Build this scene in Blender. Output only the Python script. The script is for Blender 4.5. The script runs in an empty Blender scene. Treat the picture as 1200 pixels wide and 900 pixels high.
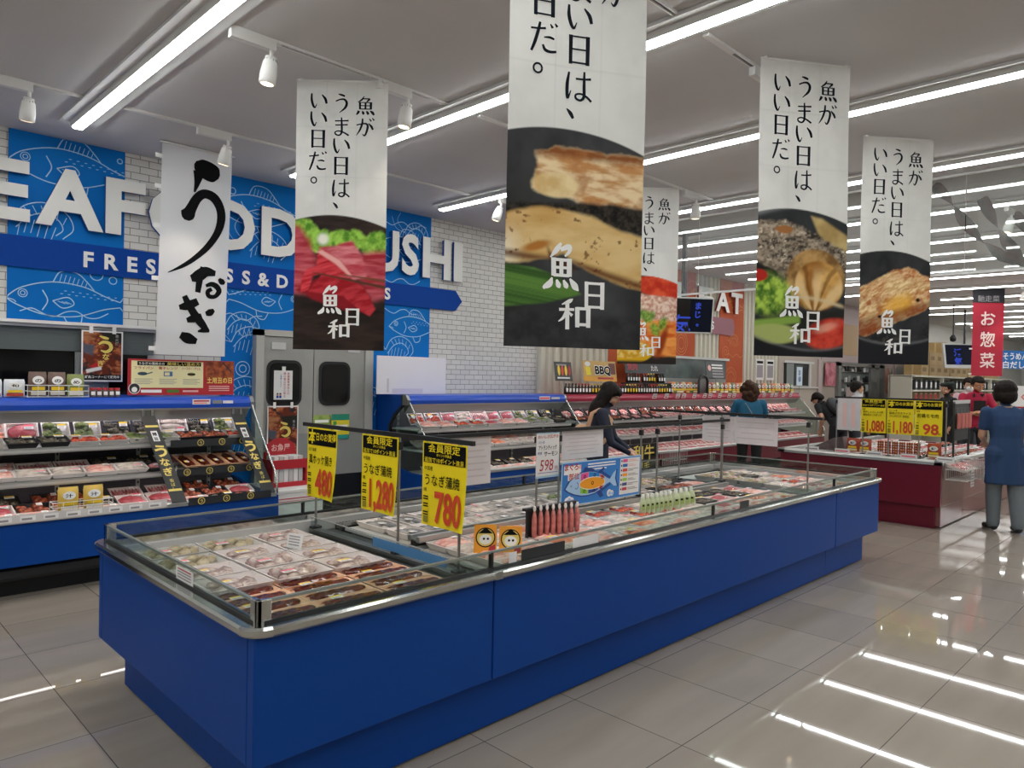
import bpy, math, random
import numpy as np
from mathutils import Vector, Matrix
random.seed(7)
S = bpy.context.scene
C = S.collection
PI = math.pi
# ------------------------------------------------------------------ camera, world, exposure
EYE = 1.57
YAW, PITCH, ROLL, FPX = 0.787181475, -0.00979531538, 0.018830398, 850.914
cd = bpy.data.cameras.new('camera'); cam = bpy.data.objects.new('camera', cd); C.objects.link(cam)
_f = Vector((math.cos(YAW)*math.cos(PITCH), math.sin(YAW)*math.cos(PITCH), math.sin(PITCH)))
_r = Vector((math.sin(YAW), -math.cos(YAW), 0)); _u = _r.cross(_f)
_r2 = _r*math.cos(ROLL) + _u*math.sin(ROLL); _u2 = _r2.cross(_f)
_m = Matrix((_r2, _u2, -_f)).transposed().to_4x4(); _m.translation = (0, 0, EYE)
cam.matrix_world = _m
cd.sensor_width = 36; cd.lens = FPX/1200*36; cd.clip_start = .05; cd.clip_end = 120
S.camera = cam
W = bpy.data.worlds.new('world'); S.world = W; W.use_nodes = True
W.node_tree.nodes['Background'].inputs[0].default_value = (.6, .62, .65, 1)
W.node_tree.nodes['Background'].inputs[1].default_value = .3
S.view_settings.view_transform = 'Standard'; S.view_settings.look = 'None'
S.view_settings.gamma = 1; S.view_settings.use_curve_mapping = False
S.view_settings.exposure = 0.12
STRIP_POWER = 22.0      # emission strength of the ceiling strips
CASE_POWER = 9.0        # emission strength of the lamps inside the cabinets
SPOT_POWER = 18.0       # watts of one track spotlight
S.cycles.max_bounces = 10; S.cycles.diffuse_bounces = 4; S.cycles.glossy_bounces = 4
S.cycles.transparent_max_bounces = 24; S.cycles.transmission_bounces = 6
S.cycles.caustics_reflective = False; S.cycles.caustics_refractive = False
S.cycles.sample_clamp_indirect = 6
try: S.cycles.use_denoising = True
except Exception: pass

# ------------------------------------------------------------------ small helpers
def lin(h):
    if isinstance(h, str):
        h = h.lstrip('#'); c = [int(h[i:i+2], 16)/255 for i in (0, 2, 4)]
        return tuple(x/12.92 if x <= .04045 else ((x+.055)/1.055)**2.4 for x in c)
    return tuple(h)
def V(*a): return Vector(a)
def mat(name, col, rough=.5, metal=0., spec=.5, n=None, bump=None, coat=0., emit=None, sheen=0):
    """principled material; n = (scale, colour2, detail) mixes a second colour by noise; bump = (scale, strength)"""
    m = bpy.data.materials.new(name); m.use_nodes = True
    nt = m.node_tree; b = nt.nodes['Principled BSDF']
    b.inputs['Base Color'].default_value = (*lin(col), 1)
    b.inputs['Roughness'].default_value = rough; b.inputs['Metallic'].default_value = metal
    b.inputs['Specular IOR Level'].default_value = spec; b.inputs['Coat Weight'].default_value = coat
    b.inputs['Coat Roughness'].default_value = .08
    if emit: b.inputs['Emission Color'].default_value = (*lin(col), 1); b.inputs['Emission Strength'].default_value = emit
    if n or bump: tc = nt.nodes.new('ShaderNodeTexCoord')
    if n:
        t = nt.nodes.new('ShaderNodeTexNoise'); t.inputs['Scale'].default_value = n[0]; t.inputs['Detail'].default_value = n[2] if len(n) > 2 else 4
        nt.links.new(tc.outputs['Object'], t.inputs['Vector'])
        r = nt.nodes.new('ShaderNodeValToRGB'); r.color_ramp.elements[0].position = .38; r.color_ramp.elements[1].position = .62
        r.color_ramp.elements[0].color = (*lin(col), 1); r.color_ramp.elements[1].color = (*lin(n[1]), 1)
        nt.links.new(t.outputs['Fac'], r.inputs['Fac']); nt.links.new(r.outputs['Color'], b.inputs['Base Color'])
    if bump:
        t = nt.nodes.new('ShaderNodeTexNoise'); t.inputs['Scale'].default_value = bump[0]; t.inputs['Detail'].default_value = 3
        nt.links.new(tc.outputs['Object'], t.inputs['Vector'])
        bp = nt.nodes.new('ShaderNodeBump'); bp.inputs['Strength'].default_value = bump[1]; bp.inputs['Distance'].default_value = .01
        nt.links.new(t.outputs['Fac'], bp.inputs['Height']); nt.links.new(bp.outputs['Normal'], b.inputs['Normal'])
    return m
def glow(name, col, power):
    m = bpy.data.materials.new(name); m.use_nodes = True; nt = m.node_tree
    nt.nodes.remove(nt.nodes['Principled BSDF']); e = nt.nodes.new('ShaderNodeEmission')
    e.inputs[0].default_value = (*lin(col), 1); e.inputs[1].default_value = power
    nt.links.new(e.outputs[0], nt.nodes['Material Output'].inputs[0]); return m
def glass(name, tint='#ffffff', refl=1.0, haze=0., hazecol='#ffffff'):
    """thin clear sheet: transparent plus fresnel mirror reflection, optional milky haze"""
    m = bpy.data.materials.new(name); m.use_nodes = True; nt = m.node_tree
    nt.nodes.remove(nt.nodes['Principled BSDF'])
    t = nt.nodes.new('ShaderNodeBsdfTransparent'); t.inputs[0].default_value = (*lin(tint), 1)
    g = nt.nodes.new('ShaderNodeBsdfGlossy'); g.inputs['Roughness'].default_value = .02; g.inputs[0].default_value = (.9, .95, .93, 1)
    lw = nt.nodes.new('ShaderNodeLayerWeight'); lw.inputs[0].default_value = .5
    pw = nt.nodes.new('ShaderNodeMath'); pw.operation = 'POWER'; pw.inputs[1].default_value = 5; nt.links.new(lw.outputs['Facing'], pw.inputs[0])
    mu = nt.nodes.new('ShaderNodeMath'); mu.operation = 'MULTIPLY_ADD'; mu.inputs[1].default_value = .9*refl; mu.inputs[2].default_value = .04*refl
    nt.links.new(pw.outputs[0], mu.inputs[0])
    base = t.outputs[0]
    if haze:
        d = nt.nodes.new('ShaderNodeBsdfDiffuse'); d.inputs[0].default_value = (*lin(hazecol), 1)
        h = nt.nodes.new('ShaderNodeMixShader'); h.inputs[0].default_value = haze
        nt.links.new(t.outputs[0], h.inputs[1]); nt.links.new(d.outputs[0], h.inputs[2]); base = h.outputs[0]
    x = nt.nodes.new('ShaderNodeMixShader'); nt.links.new(mu.outputs[0], x.inputs[0])
    nt.links.new(base, x.inputs[1]); nt.links.new(g.outputs[0], x.inputs[2])
    nt.links.new(x.outputs[0], nt.nodes['Material Output'].inputs[0]); return m

class MB:
    """collects polygons and links them as one mesh object"""
    def __init__(s): s.v = []; s.f = []; s.m = []; s.sl = []; s.sm = []
    def mi(s, m):
        if m not in s.sl: s.sl.append(m)
        return s.sl.index(m)
    def add(s, vs, fs, m, smooth=False):
        o = len(s.v); s.v.extend([tuple(p) for p in vs]); k = s.mi(m)
        for f in fs: s.f.append(tuple(o+i for i in f)); s.m.append(k); s.sm.append(smooth)
        return s
    def box(s, a, b, m, T=None):
        x0, y0, z0 = a; x1, y1, z1 = b
        vs = [V(x, y, z) for x in (x0, x1) for y in (y0, y1) for z in (z0, z1)]
        if T is not None: vs = [T @ p for p in vs]
        return s.add(vs, [(0, 1, 3, 2), (4, 6, 7, 5), (0, 4, 5, 1), (2, 3, 7, 6), (0, 2, 6, 4), (1, 5, 7, 3)], m)
    def prism(s, pts, h0, h1, m, axis='x', T=None, smooth=False):
        """outline pts (2d) extruded between h0 and h1 along an axis ('x': pts are y,z; 'y': x,z; 'z': x,y)"""
        mk = {'x': lambda p, h: V(h, p[0], p[1]), 'y': lambda p, h: V(p[0], h, p[1]), 'z': lambda p, h: V(p[0], p[1], h)}[axis]
        n = len(pts); vs = [mk(p, h0) for p in pts] + [mk(p, h1) for p in pts]
        if T is not None: vs = [T @ p for p in vs]
        s.add(vs, [(i, (i+1) % n, n+(i+1) % n, n+i) for i in range(n)], m, smooth)
        return s.add(vs, [tuple(range(n-1, -1, -1)), tuple(range(n, 2*n))], m)
    def tube(s, pts, r, m, n=8, cap=True, r2=None):
        pts = [Vector(p) for p in pts]; rings = []; k = len(pts)
        d0 = (pts[1]-pts[0]).normalized(); up = V(0, 0, 1) if abs(d0.z) < .9 else V(1, 0, 0)
        a = d0.cross(up).normalized()
        for i, p in enumerate(pts):
            d = ((pts[min(i+1, k-1)]-pts[max(i-1, 0)])).normalized()
            a = (a - d*a.dot(d)).normalized(); b = d.cross(a)
            rr = r if r2 is None else r+(r2-r)*i/(k-1)
            rings += [p+(a*math.cos(2*PI*j/n)+b*math.sin(2*PI*j/n))*rr for j in range(n)]
        fs = [(i*n+j, i*n+(j+1) % n, (i+1)*n+(j+1) % n, (i+1)*n+j) for i in range(k-1) for j in range(n)]
        s.add(rings, fs, m, True)
        if cap: s.add(rings[:n], [tuple(range(n-1, -1, -1))], m); s.add(rings[-n:], [tuple(range(n))], m)
        return s
    def lathe(s, prof, m, c=(0, 0, 0), n=16, T=None, sx=1., sy=1.):
        """profile of (radius, z) turned about a vertical axis through c"""
        vs = [V(c[0]+r*math.cos(2*PI*j/n)*sx, c[1]+r*math.sin(2*PI*j/n)*sy, c[2]+z) for r, z in prof for j in range(n)]
        if T is not None: vs = [T @ p for p in vs]
        k = len(prof)
        s.add(vs, [(i*n+j, i*n+(j+1) % n, (i+1)*n+(j+1) % n, (i+1)*n+j) for i in range(k-1) for j in range(n)], m, True)
        s.add(vs[:n], [tuple(range(n-1, -1, -1))], m); return s.add(vs[-n:], [tuple(range(n))], m)
    def ell(s, c, r, m, n=10, k=7, T=None, amp=0., seed=0):
        rnd = random.Random(seed); vs = []
        for i in range(k+1):
            t = PI*i/k
            for j in range(n):
                a = 2*PI*j/n; q = 1+amp*(rnd.random()-.5)*2
                vs.append(V(c[0]+r[0]*math.sin(t)*math.cos(a)*q, c[1]+r[1]*math.sin(t)*math.sin(a)*q, c[2]+r[2]*math.cos(t)*q))
        if T is not None: vs = [T @ p for p in vs]
        return s.add(vs, [(i*n+j, (i+1)*n+j, (i+1)*n+(j+1) % n, i*n+(j+1) % n) for i in range(k) for j in range(n)], m, True)
    def quad(s, P, x0, y0, x1, y1, m, l=0.):
        return s.add([P(x0, y0, l), P(x1, y0, l), P(x1, y1, l), P(x0, y1, l)], [(0, 1, 2, 3)], m)
    def poly(s, P, pts, m, l=0.):
        return s.add([P(x, y, l) for x, y in pts], [tuple(range(len(pts)))], m)
    def disc(s, P, cx, cy, rx, m, l=0., ry=None, n=20):
        ry = rx if ry is None else ry
        return s.poly(P, [(cx+rx*math.cos(2*PI*i/n), cy+ry*math.sin(2*PI*i/n)) for i in range(n)], m, l)
    def sheet(s, P, w, h, t, m):
        """thin printed board spanning 0..w, 0..h of the plane P, its face at lift 0 and thickness t behind"""
        vs = [P(x, y, l) for l in (-t, 0) for x, y in ((0, 0), (w, 0), (w, h), (0, h))]
        return s.add(vs, [(3, 2, 1, 0), (4, 5, 6, 7), (0, 1, 5, 4), (1, 2, 6, 5), (2, 3, 7, 6), (3, 0, 4, 7)], m)
    def text(s, P, body, x, y, size, m, l=.0015, bold=0., align='l', fit=None, skew=0.):
        vs, fs, w = glyphs(body, bold)
        k = size; kx = size if fit is None else fit/max(w, 1e-6)
        ox = x if align == 'l' else (x-w*kx/2 if align == 'c' else x-w*kx)
        return s.add([P(ox+a*kx+skew*b*k, y+b*k, l) for a, b in vs], fs, m)
    def vtext(s, P, body, x, y, size, m, l=.0015, bold=0., step=1.08):
        for i, ch in enumerate(body): s.text(P, ch, x, y-(i+.88)*size*step, size, m, l, bold, 'c')
        return s
    def stroke(s, P, pts, m, l=.0015, sc=1., ox=0., oy=0., k=6, sx=None):
        """brush stroke of varying width through (x, y, w) points"""
        sx = sc if sx is None else sx
        q = [np.array(p, float) for p in pts]; q = [2*q[0]-q[1]]+q+[2*q[-1]-q[-2]]; c = []
        for i in range(1, len(q)-2):
            for j in range(k):
                t = j/k
                c.append(.5*(2*q[i]+(q[i+1]-q[i-1])*t+(2*q[i-1]-5*q[i]+4*q[i+1]-q[i+2])*t*t+(3*q[i]-q[i-1]-3*q[i+1]+q[i+2])*t**3))
        c.append(q[-2]); c = np.array(c); vs = []
        for i in range(len(c)):
            d = c[min(i+1, len(c)-1)][:2]-c[max(i-1, 0)][:2]; d = d/(np.hypot(*d)+1e-9); nn = np.array((-d[1], d[0]))*max(c[i][2], 0)/2
            for sg in (1, -1):
                p = c[i][:2]+nn*sg; vs.append(P(ox+p[0]*sx, oy+p[1]*sc, l))
        return s.add(vs, [(2*i, 2*i+1, 2*i+3, 2*i+2) for i in range(len(c)-1)], m)
    def mesh(s, name):
        me = bpy.data.meshes.new(name); me.from_pydata(s.v, [], s.f)
        for m in s.sl: me.materials.append(m)
        me.polygons.foreach_set('material_index', s.m); me.polygons.foreach_set('use_smooth', s.sm)
        me.update(); return me
    def build(s, name, parent=None, loc=None, bevel=0, rz=0):
        o = bpy.data.objects.new(name, s.mesh(name)); C.objects.link(o)
        if parent: o.parent = parent
        if loc is not None: o.location = loc
        if rz: o.rotation_euler.z = rz
        if bevel:
            b = o.modifiers.new('bevel', 'BEVEL'); b.width = bevel; b.segments = 2; b.limit_method = 'ANGLE'; b.angle_limit = .6
        return o
_gc = {}
def glyphs(body, bold=0.):
    key = (body, bold)
    if key in _gc: return _gc[key]
    cu = bpy.data.curves.new('t', 'FONT'); cu.body = body; cu.size = 1; cu.offset = bold; cu.resolution_u = 3; cu.fill_mode = 'FRONT'
    ob = bpy.data.objects.new('t', cu); C.objects.link(ob)
    me = ob.evaluated_get(bpy.context.evaluated_depsgraph_get()).to_mesh()
    vs = [(v.co.x, v.co.y) for v in me.vertices]; fs = [tuple(p.vertices) for p in me.polygons]
    x0 = min((a for a, b in vs), default=0); vs = [(a-x0, b) for a, b in vs]; w = max((a for a, b in vs), default=0)
    bpy.data.objects.remove(ob); bpy.data.curves.remove(cu)
    _gc[key] = (vs, fs, w); return _gc[key]
def plane(o, r, u):
    o, r, u = Vector(o), Vector(r).normalized(), Vector(u).normalized(); n = r.cross(u)
    return lambda x, y, l=0.: o+r*x+u*y+n*l
def facing_front(x, y, z):      # a plane on a wall along X, read from the shop side
    return plane((x, y, z), (1, 0, 0), (0, 0, 1))
def facing_end(x, y, z):        # a plane across the X axis, read from smaller X; x runs towards smaller Y
    return plane((x, y, z), (0, -1, 0), (0, 0, 1))
def tag(o, label=None, cat=None, group=None, kind=None):
    if label: o['label'] = label
    if cat: o['category'] = cat
    if group: o['group'] = group
    if kind: o['kind'] = kind
    return o
def thing(name, label, cat, loc=(0, 0, 0), group=None, rz=0):
    o = bpy.data.objects.new(name, None); C.objects.link(o); o.empty_display_size = .1
    o.location = loc; o.rotation_euler.z = rz
    return tag(o, label, cat, group)
def struct(o): o['kind'] = 'structure'; return o
_kids = {}
def copy_thing(o, loc, rz=None, label=None, group=None, scale=None):
    """a copy of a thing and of its parts and sub-parts"""
    if o.name not in _kids: _kids[o.name] = list(o.children)
    c = o.copy(); C.objects.link(c); c.location = loc
    if rz is not None: c.rotation_euler = (o.rotation_euler.x, o.rotation_euler.y, rz)
    if scale: c.scale = scale if not isinstance(scale, (int, float)) else (scale,)*3
    if label: c['label'] = label
    if group: c['group'] = group
    for ch in _kids[o.name]:
        d = ch.copy(); C.objects.link(d); d.parent = c
        for g in ch.children:
            e = g.copy(); C.objects.link(e); e.parent = d
    return c
ORD = ['first', 'second', 'third', 'fourth', 'fifth', 'sixth', 'seventh', 'eighth', 'ninth', 'tenth', 'eleventh', 'twelfth', 'thirteenth', 'fourteenth', 'fifteenth', 'sixteenth', 'seventeenth', 'eighteenth', 'nineteenth', 'twentieth']
ORD += ['twenty-'+x for x in ORD[:9]]+['thirtieth']+['thirty-'+x for x in ORD[:9]]
class Proto:
    """keeps one built example of a kind: the first placing moves it, later ones copy it"""
    def __init__(s, o): s.o = o; s.used = False
    def put(s, loc, rz=0, label=None, group=None, scale=None):
        if not s.used:
            s.used = True; o = s.o; o.location = loc; o.rotation_euler.z = rz
            if label: o['label'] = label
            if group: o['group'] = group
            if scale: o.scale = scale if not isinstance(scale, (int, float)) else (scale,)*3
            return o
        return copy_thing(s.o, loc, rz, label, group, scale)

# ------------------------------------------------------------------ materials
M = {}
M['white'] = mat('white_paint', '#e4e4e2', .5)
M['paper'] = mat('paper', '#e9e7e6', .6)
M['back'] = mat('paper_back', '#d6d0d2', .6, n=(9, '#dcd6d8'))
M['black'] = mat('black_plastic', '#141517', .4)
M['dark'] = mat('charcoal', '#24262a', .5)
M['chrome'] = mat('chrome', '#c9cbc9', .16, 1)
M['steel'] = mat('brushed_steel', '#a2a3a0', .35, 1)
M['alu'] = mat('satin_aluminium', '#b9bab8', .38, .75)
M['blue'] = mat('blue_panel', '#053f8e', .5, spec=.2)
M['bluetop'] = mat('blue_canopy', '#1f4fc0', .32)
M['navy'] = mat('navy_sign', '#07429a', .6, spec=.15)
M['red'] = mat('wine_red_panel', '#6b1226', .32)
M['redtop'] = mat('crimson_canopy', '#a3203f', .35)
M['grey'] = mat('grey_metal', '#8d8f8d', .45)
M['lgrey'] = mat('light_grey', '#c8c8c6', .5)
M['inner'] = mat('cabinet_inside', '#55525a', .35)
M['liner'] = mat('cabinet_liner', '#c3c1bf', .4)
M['glass'] = glass('clear_glass', '#e6efec', 1.0)
M['endglass'] = glass('end_glass', '#e2ebe9', .45)
M['acryl'] = glass('clear_acrylic', '#eef2f2', .8)
M['film'] = glass('plastic_film', '#ffffff', .3, .01)
M['yellow'] = mat('yellow_card', '#f2da00', .5)
M['ink'] = mat('black_ink', '#0d0e11', .8, spec=.1)
M['navyink'] = mat('dark_navy_ink', '#141a24', .8, spec=.15)
M['redink'] = mat('red_ink', '#d2441e', .5)
M['crimson'] = mat('crimson_ink', '#b5202c', .5)
M['gold'] = mat('gold_ink', '#e8cf6a', .45)
M['wht'] = mat('white_ink', '#f3f3f1', .5)
M['greyink'] = mat('grey_ink', '#9a9498', .6)
M['pinkink'] = mat('pink_ink', '#e8b4b0', .6)
M['mural'] = mat('mural_blue', '#0b77cb', .6, spec=.12, n=(1.3, '#086dc0', 2))
M['mline'] = mat('mural_line', '#a9d2ec', .5)
M['orange'] = mat('mural_orange', '#b5502f', .6, spec=.15, n=(1.2, '#bd5c34', 2))
M['oline'] = mat('mural_orange_line', '#d98a45', .5)
M['foam'] = mat('foam_tray', '#e4d9d5', .35, spec=.5)
M['tray_clear'] = mat('clear_plastic_tray', '#cfcac6', .15, spec=.7)
M['tray_black'] = mat('black_tray', '#17171a', .3)
M['sticker'] = mat('yellow_sticker', '#f0cc22', .5)
M['label'] = mat('white_label', '#f2efee', .5)
M['pinklab'] = mat('pink_label', '#f0687a', .5)
M['fish_pink'] = mat('pink_fillet', '#d98a7c', .3, n=(22, '#f0c4b8'))
M['salmon'] = mat('salmon_fillet', '#e0744a', .3, n=(18, '#eea080'))
M['tuna'] = mat('tuna_red', '#a4313a', .3, n=(20, '#c4606a'))
M['white_fish'] = mat('white_fillet', '#dccfc4', .3, n=(20, '#b8a79c'))
M['silver_fish'] = mat('silver_fish_skin', '#6f6a66', .22, .3, n=(16, '#b9b2aa'))
M['squid'] = mat('squid', '#9c7f78', .25, n=(26, '#d8c6bc'))
M['clam'] = mat('clam', '#8d7d5c', .3, n=(18, '#c3b492'))
M['eel'] = mat('glazed_eel', '#38100a', .14, n=(30, '#6b2614'), spec=.7)
M['eel_tray'] = mat('peach_tray', '#e9b692', .3)
M['meat'] = mat('red_meat', '#b23844', .3, n=(40, '#e6a8a6', 6))
M['meat2'] = mat('marbled_meat', '#c45a62', .3, n=(55, '#f0d0cc', 6))
M['meatbrown'] = mat('seasoned_meat', '#7c2c1e', .25, n=(45, '#b2603c', 6))
M['roe'] = mat('fish_roe', '#d9522c', .2, n=(80, '#8a2a18'))
M['green_food'] = mat('seaweed', '#4a5a2c', .3, n=(30, '#7d8a4a'))
M['dark_food'] = mat('dark_food', '#2f2a24', .25, n=(40, '#6d6250'))
M['skin'] = mat('skin', '#c08f74', .5)
M['hairdark'] = mat('dark_hair', '#120e0d', .65, spec=.2, n=(60, '#1d1512'), bump=(90, .5))
M['hairbrown'] = mat('brown_hair', '#33211a', .65, spec=.2, n=(60, '#4a3224'), bump=(80, .5))
M['strip'] = glow('strip_light_diffuser', '#f8fbf9', STRIP_POWER)
M['caselamp'] = glow('cabinet_lamp', '#fff4ee', CASE_POWER)
M['spotlamp'] = glow('spot_lens', '#ffe2b8', 5)
# printed pictures carry their colours as a mesh attribute
def printed(name, trans=0.):
    m = bpy.data.materials.new(name); m.use_nodes = True; nt = m.node_tree; b = nt.nodes['Principled BSDF']
    a = nt.nodes.new('ShaderNodeAttribute'); a.attribute_name = 'print'
    nt.links.new(a.outputs['Color'], b.inputs['Base Color']); b.inputs['Roughness'].default_value = .7; b.inputs['Specular IOR Level'].default_value = .25
    if trans:
        t = nt.nodes.new('ShaderNodeBsdfTranslucent'); nt.links.new(a.outputs['Color'], t.inputs[0])
        x = nt.nodes.new('ShaderNodeMixShader'); x.inputs[0].default_value = trans
        nt.links.new(b.outputs[0], x.inputs[1]); nt.links.new(t.outputs[0], x.inputs[2]); nt.links.new(x.outputs[0], nt.nodes['Material Output'].inputs[0])
    return m
M['cloth_print'] = printed('printed_cloth', .22)
M['paper_print'] = printed('printed_poster')
def brick_mat(name, c1, c2, mortar, bw, bh, ms, vec='xz', rough=.5, off=.5, shift=(0, 0), bumpy=.25):
    m = bpy.data.materials.new(name); m.use_nodes = True; nt = m.node_tree; b = nt.nodes['Principled BSDF']
    tc = nt.nodes.new('ShaderNodeTexCoord'); sp = nt.nodes.new('ShaderNodeSeparateXYZ'); cb = nt.nodes.new('ShaderNodeCombineXYZ')
    nt.links.new(tc.outputs['Object'], sp.inputs[0])
    for k, ax in enumerate(vec):
        ad = nt.nodes.new('ShaderNodeMath'); ad.inputs[1].default_value = -shift[k]
        nt.links.new(sp.outputs['xyz'.index(ax)], ad.inputs[0]); nt.links.new(ad.outputs[0], cb.inputs[k])
    br = nt.nodes.new('ShaderNodeTexBrick'); br.offset = off; br.squash = 1
    nt.links.new(cb.outputs[0], br.inputs['Vector'])
    br.inputs['Color1'].default_value = (*lin(c1), 1); br.inputs['Color2'].default_value = (*lin(c2), 1); br.inputs['Mortar'].default_value = (*lin(mortar), 1)
    br.inputs['Scale'].default_value = 1; br.inputs['Mortar Size'].default_value = ms; br.inputs['Brick Width'].default_value = bw; br.inputs['Row Height'].default_value = bh
    br.inputs['Mortar Smooth'].default_value = .1; br.inputs['Bias'].default_value = 0
    nt.links.new(br.outputs['Color'], b.inputs['Base Color']); b.inputs['Roughness'].default_value = rough
    if bumpy:
        bp = nt.nodes.new('ShaderNodeBump'); bp.inputs['Strength'].default_value = bumpy; bp.inputs['Distance'].default_value = .004; bp.invert = True
        nt.links.new(br.outputs['Fac'], bp.inputs['Height']); nt.links.new(bp.outputs['Normal'], b.inputs['Normal'])
    return m, nt, br, b
M['brick'] = brick_mat('white_brick_tile', '#dedbd6', '#d6d3ce', '#858380', .15, .061, .0032)[0]
# ------------------------------------------------------------------ the room
CEIL = 3.45; WY = 6.86; XL, XR, YB = -5.5, 38.0, -9.5
# floor of polished 0.6 m tiles
fm, nt, br, pb = brick_mat('floor_tile', '#a0968b', '#978d83', '#58534d', .6, .6, .0022, 'xy', .05, 0, (.33, .464), .12)
nz = nt.nodes.new('ShaderNodeTexNoise'); nz.inputs['Scale'].default_value = 2.2; nz.inputs['Detail'].default_value = 6
tcn = nt.nodes['Texture Coordinate']; mp = nt.nodes.new('ShaderNodeMapping'); mp.inputs['Scale'].default_value = (.5, 3, 1)
nt.links.new(tcn.outputs['Object'], mp.inputs[0]); nt.links.new(mp.outputs[0], nz.inputs['Vector'])
hs = nt.nodes.new('ShaderNodeMixRGB'); hs.blend_type = 'MULTIPLY'; hs.inputs[0].default_value = .5
rp = nt.nodes.new('ShaderNodeValToRGB'); rp.color_ramp.elements[0].position = .3; rp.color_ramp.elements[1].position = .7
rp.color_ramp.elements[0].color = (.74, .74, .74, 1); rp.color_ramp.elements[1].color = (1, 1, 1, 1)
nt.links.new(nz.outputs['Fac'], rp.inputs[0]); nt.links.new(br.outputs['Color'], hs.inputs[1]); nt.links.new(rp.outputs[0], hs.inputs[2])
nt.links.new(hs.outputs[0], pb.inputs['Base Color']); pb.inputs['Specular IOR Level'].default_value = .42; pb.inputs['Roughness'].default_value = .03
struct(MB().box((XL, YB, -.06), (XR, WY+.1, 0), fm).build('floor'))
cm = mat('ceiling_board', '#d0cfd0', .8, spec=.2, n=(1.1, '#cccbcc', 3), bump=(120, .08))
struct(MB().box((XL, YB, CEIL), (XR, WY+.1, CEIL+.06), cm).build('ceiling'))
wl = mat('wall_plaster', '#d6d4d0', .7)
wpink = mat('wall_pinkish', '#b7a6a6', .6); wtan = mat('wall_tan', '#b89a74', .6); wbeige = mat('wall_beige', '#b0a498', .6)
# the long wall behind the cabinets: white tile up to the corner, ribbed cladding, then painted partitions
struct(MB().box((XL, WY, 0), (7.3, WY+.1, CEIL), M['brick']).build('wall_back'))
rib = mat('ribbed_cladding', '#cfcabb', .5)
w = MB()
w.box((7.3, WY-.04, 0), (14.6, WY+.1, CEIL), rib)
x = 7.3
while x < 14.5:
    w.prism([(x, WY-.04), (x+.02, WY-.075), (x+.075, WY-.075), (x+.095, WY-.04)], 0, CEIL, rib, 'z'); x += .148
struct(w.build('wall_clad'))
w = MB()
w.box((14.6, WY-.06, 0), (23.1, WY+.1, CEIL), wbeige)
w.box((16.75, WY-.075, 2.06), (21.7, WY-.05, CEIL), wpink); w.box((17.6, WY-.09, 2.25), (18.9, WY-.06, 3.0), wtan)
w.box((16.55, WY-.10, 0), (16.75, WY, 2.1), wpink)
struct(w.build('wall_partition'))
struct(MB().box((23.1, WY-.1, 0), (XR, WY+.1, CEIL), mat('wall_far_white', '#d9d9d4', .7)).build('wall_white'))
struct(MB().box((XR, YB, 0), (XR+.1, WY+.1, CEIL), wl).build('wall_far'))
struct(MB().box((XL-.1, YB, 0), (XL, WY+.1, CEIL), wl).build('wall_left'))
struct(MB().box((XL, YB-.1, 0), (XR, YB, CEIL), wl).build('wall_right'))

# ------------------------------------------------------------------ kitchen window with a half lowered shutter, left
wy = WY
dk = mat('dark_window', '#0c0d10', .12, spec=.6); shm = mat('shutter_slats', '#5c6464', .5)
w = MB(); w.box((-1.0, wy-.02, 1.30), (2.25, wy-.005, 1.9), dk)
struct(w.build('window_1'))
w = MB()
for i in range(14): w.box((-.2, wy-.055, 1.715+i*.0135), (1.9, wy-.03-.004*(i % 2), 1.7275+i*.0135), shm)
for i in range(14): w.box((1.93, wy-.055, 1.70+i*.0145), (2.29, wy-.03-.004*(i % 2), 1.7135+i*.0145), shm)
struct(w.build('window_shutter'))
w = MB(); w.box((-1.2, wy-.09, 1.90), (2.9, wy, 1.925), M['lgrey']); w.box((-1.2, wy-.12, 1.925), (2.9, wy, 1.95), M['white'])
w.box((1.895, wy-.06, 1.3), (1.93, wy, 1.9), M['grey']); w.box((1.68, wy-.05, 1.3), (1.9, wy-.03, 1.71), M['grey'])
struct(w.build('trim_1'))

# ------------------------------------------------------------------ kitchen double door
dm = mat('door_steel', '#a3a29d', .4, n=(3, '#9c9b97')); fmz = mat('door_frame', '#b6b5ae', .45)
w = MB(); w.box((3.22, wy-.10, 0), (3.30, wy, 1.99), fmz); w.box((4.47, wy-.10, 0), (4.57, wy, 1.99), fmz); w.box((3.22, wy-.10, 1.93), (4.57, wy, 1.99), fmz)
struct(w.build('door_frame'))
def leaf(x0, x1, name, wx0, wx1):
    w = MB(); w.box((x0, wy-.085, .02), (x1, wy-.04, 1.925), dm); w.box((x0+.01, wy-.09, .45), (x1-.01, wy-.083, .95), M['grey']); w.box((x0+.01, wy-.094, .03), (x1-.01, wy-.083, .50), M['black'])
    d = struct(w.build(name))
    # rounded rubber framed window
    def rr(x0, x1, z0, z1, r):
        return [(cx+r*math.cos(a), cz+r*math.sin(a)) for cx, cz, a0 in ((x1-r, z1-r, 0), (x0+r, z1-r, PI/2), (x0+r, z0+r, PI), (x1-r, z0+r, 1.5*PI)) for a in [a0+PI/2*i/5 for i in range(6)]]
    f = MB().prism(rr(wx0-.03, wx1+.03, 1.235, 1.695, .085), wy-.10, wy-.085, M['black'], 'y')
    f.prism(rr(wx0, wx1, 1.265, 1.665, .06), wy-.105, wy-.099, dk, 'y'); g = f.build('door_window', d)
    return d
d1 = leaf(3.305, 3.845, 'door_1', 3.365, 3.68); d2 = leaf(3.855, 4.465, 'door_2', 3.94, 4.25)
for x in (3.43, 4.3): MB().box((x-.05, wy-.10, 1.80), (x+.1, wy-.085, 1.87), M['lgrey']).build('door_plate', d1 if x < 4 else d2)

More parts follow.
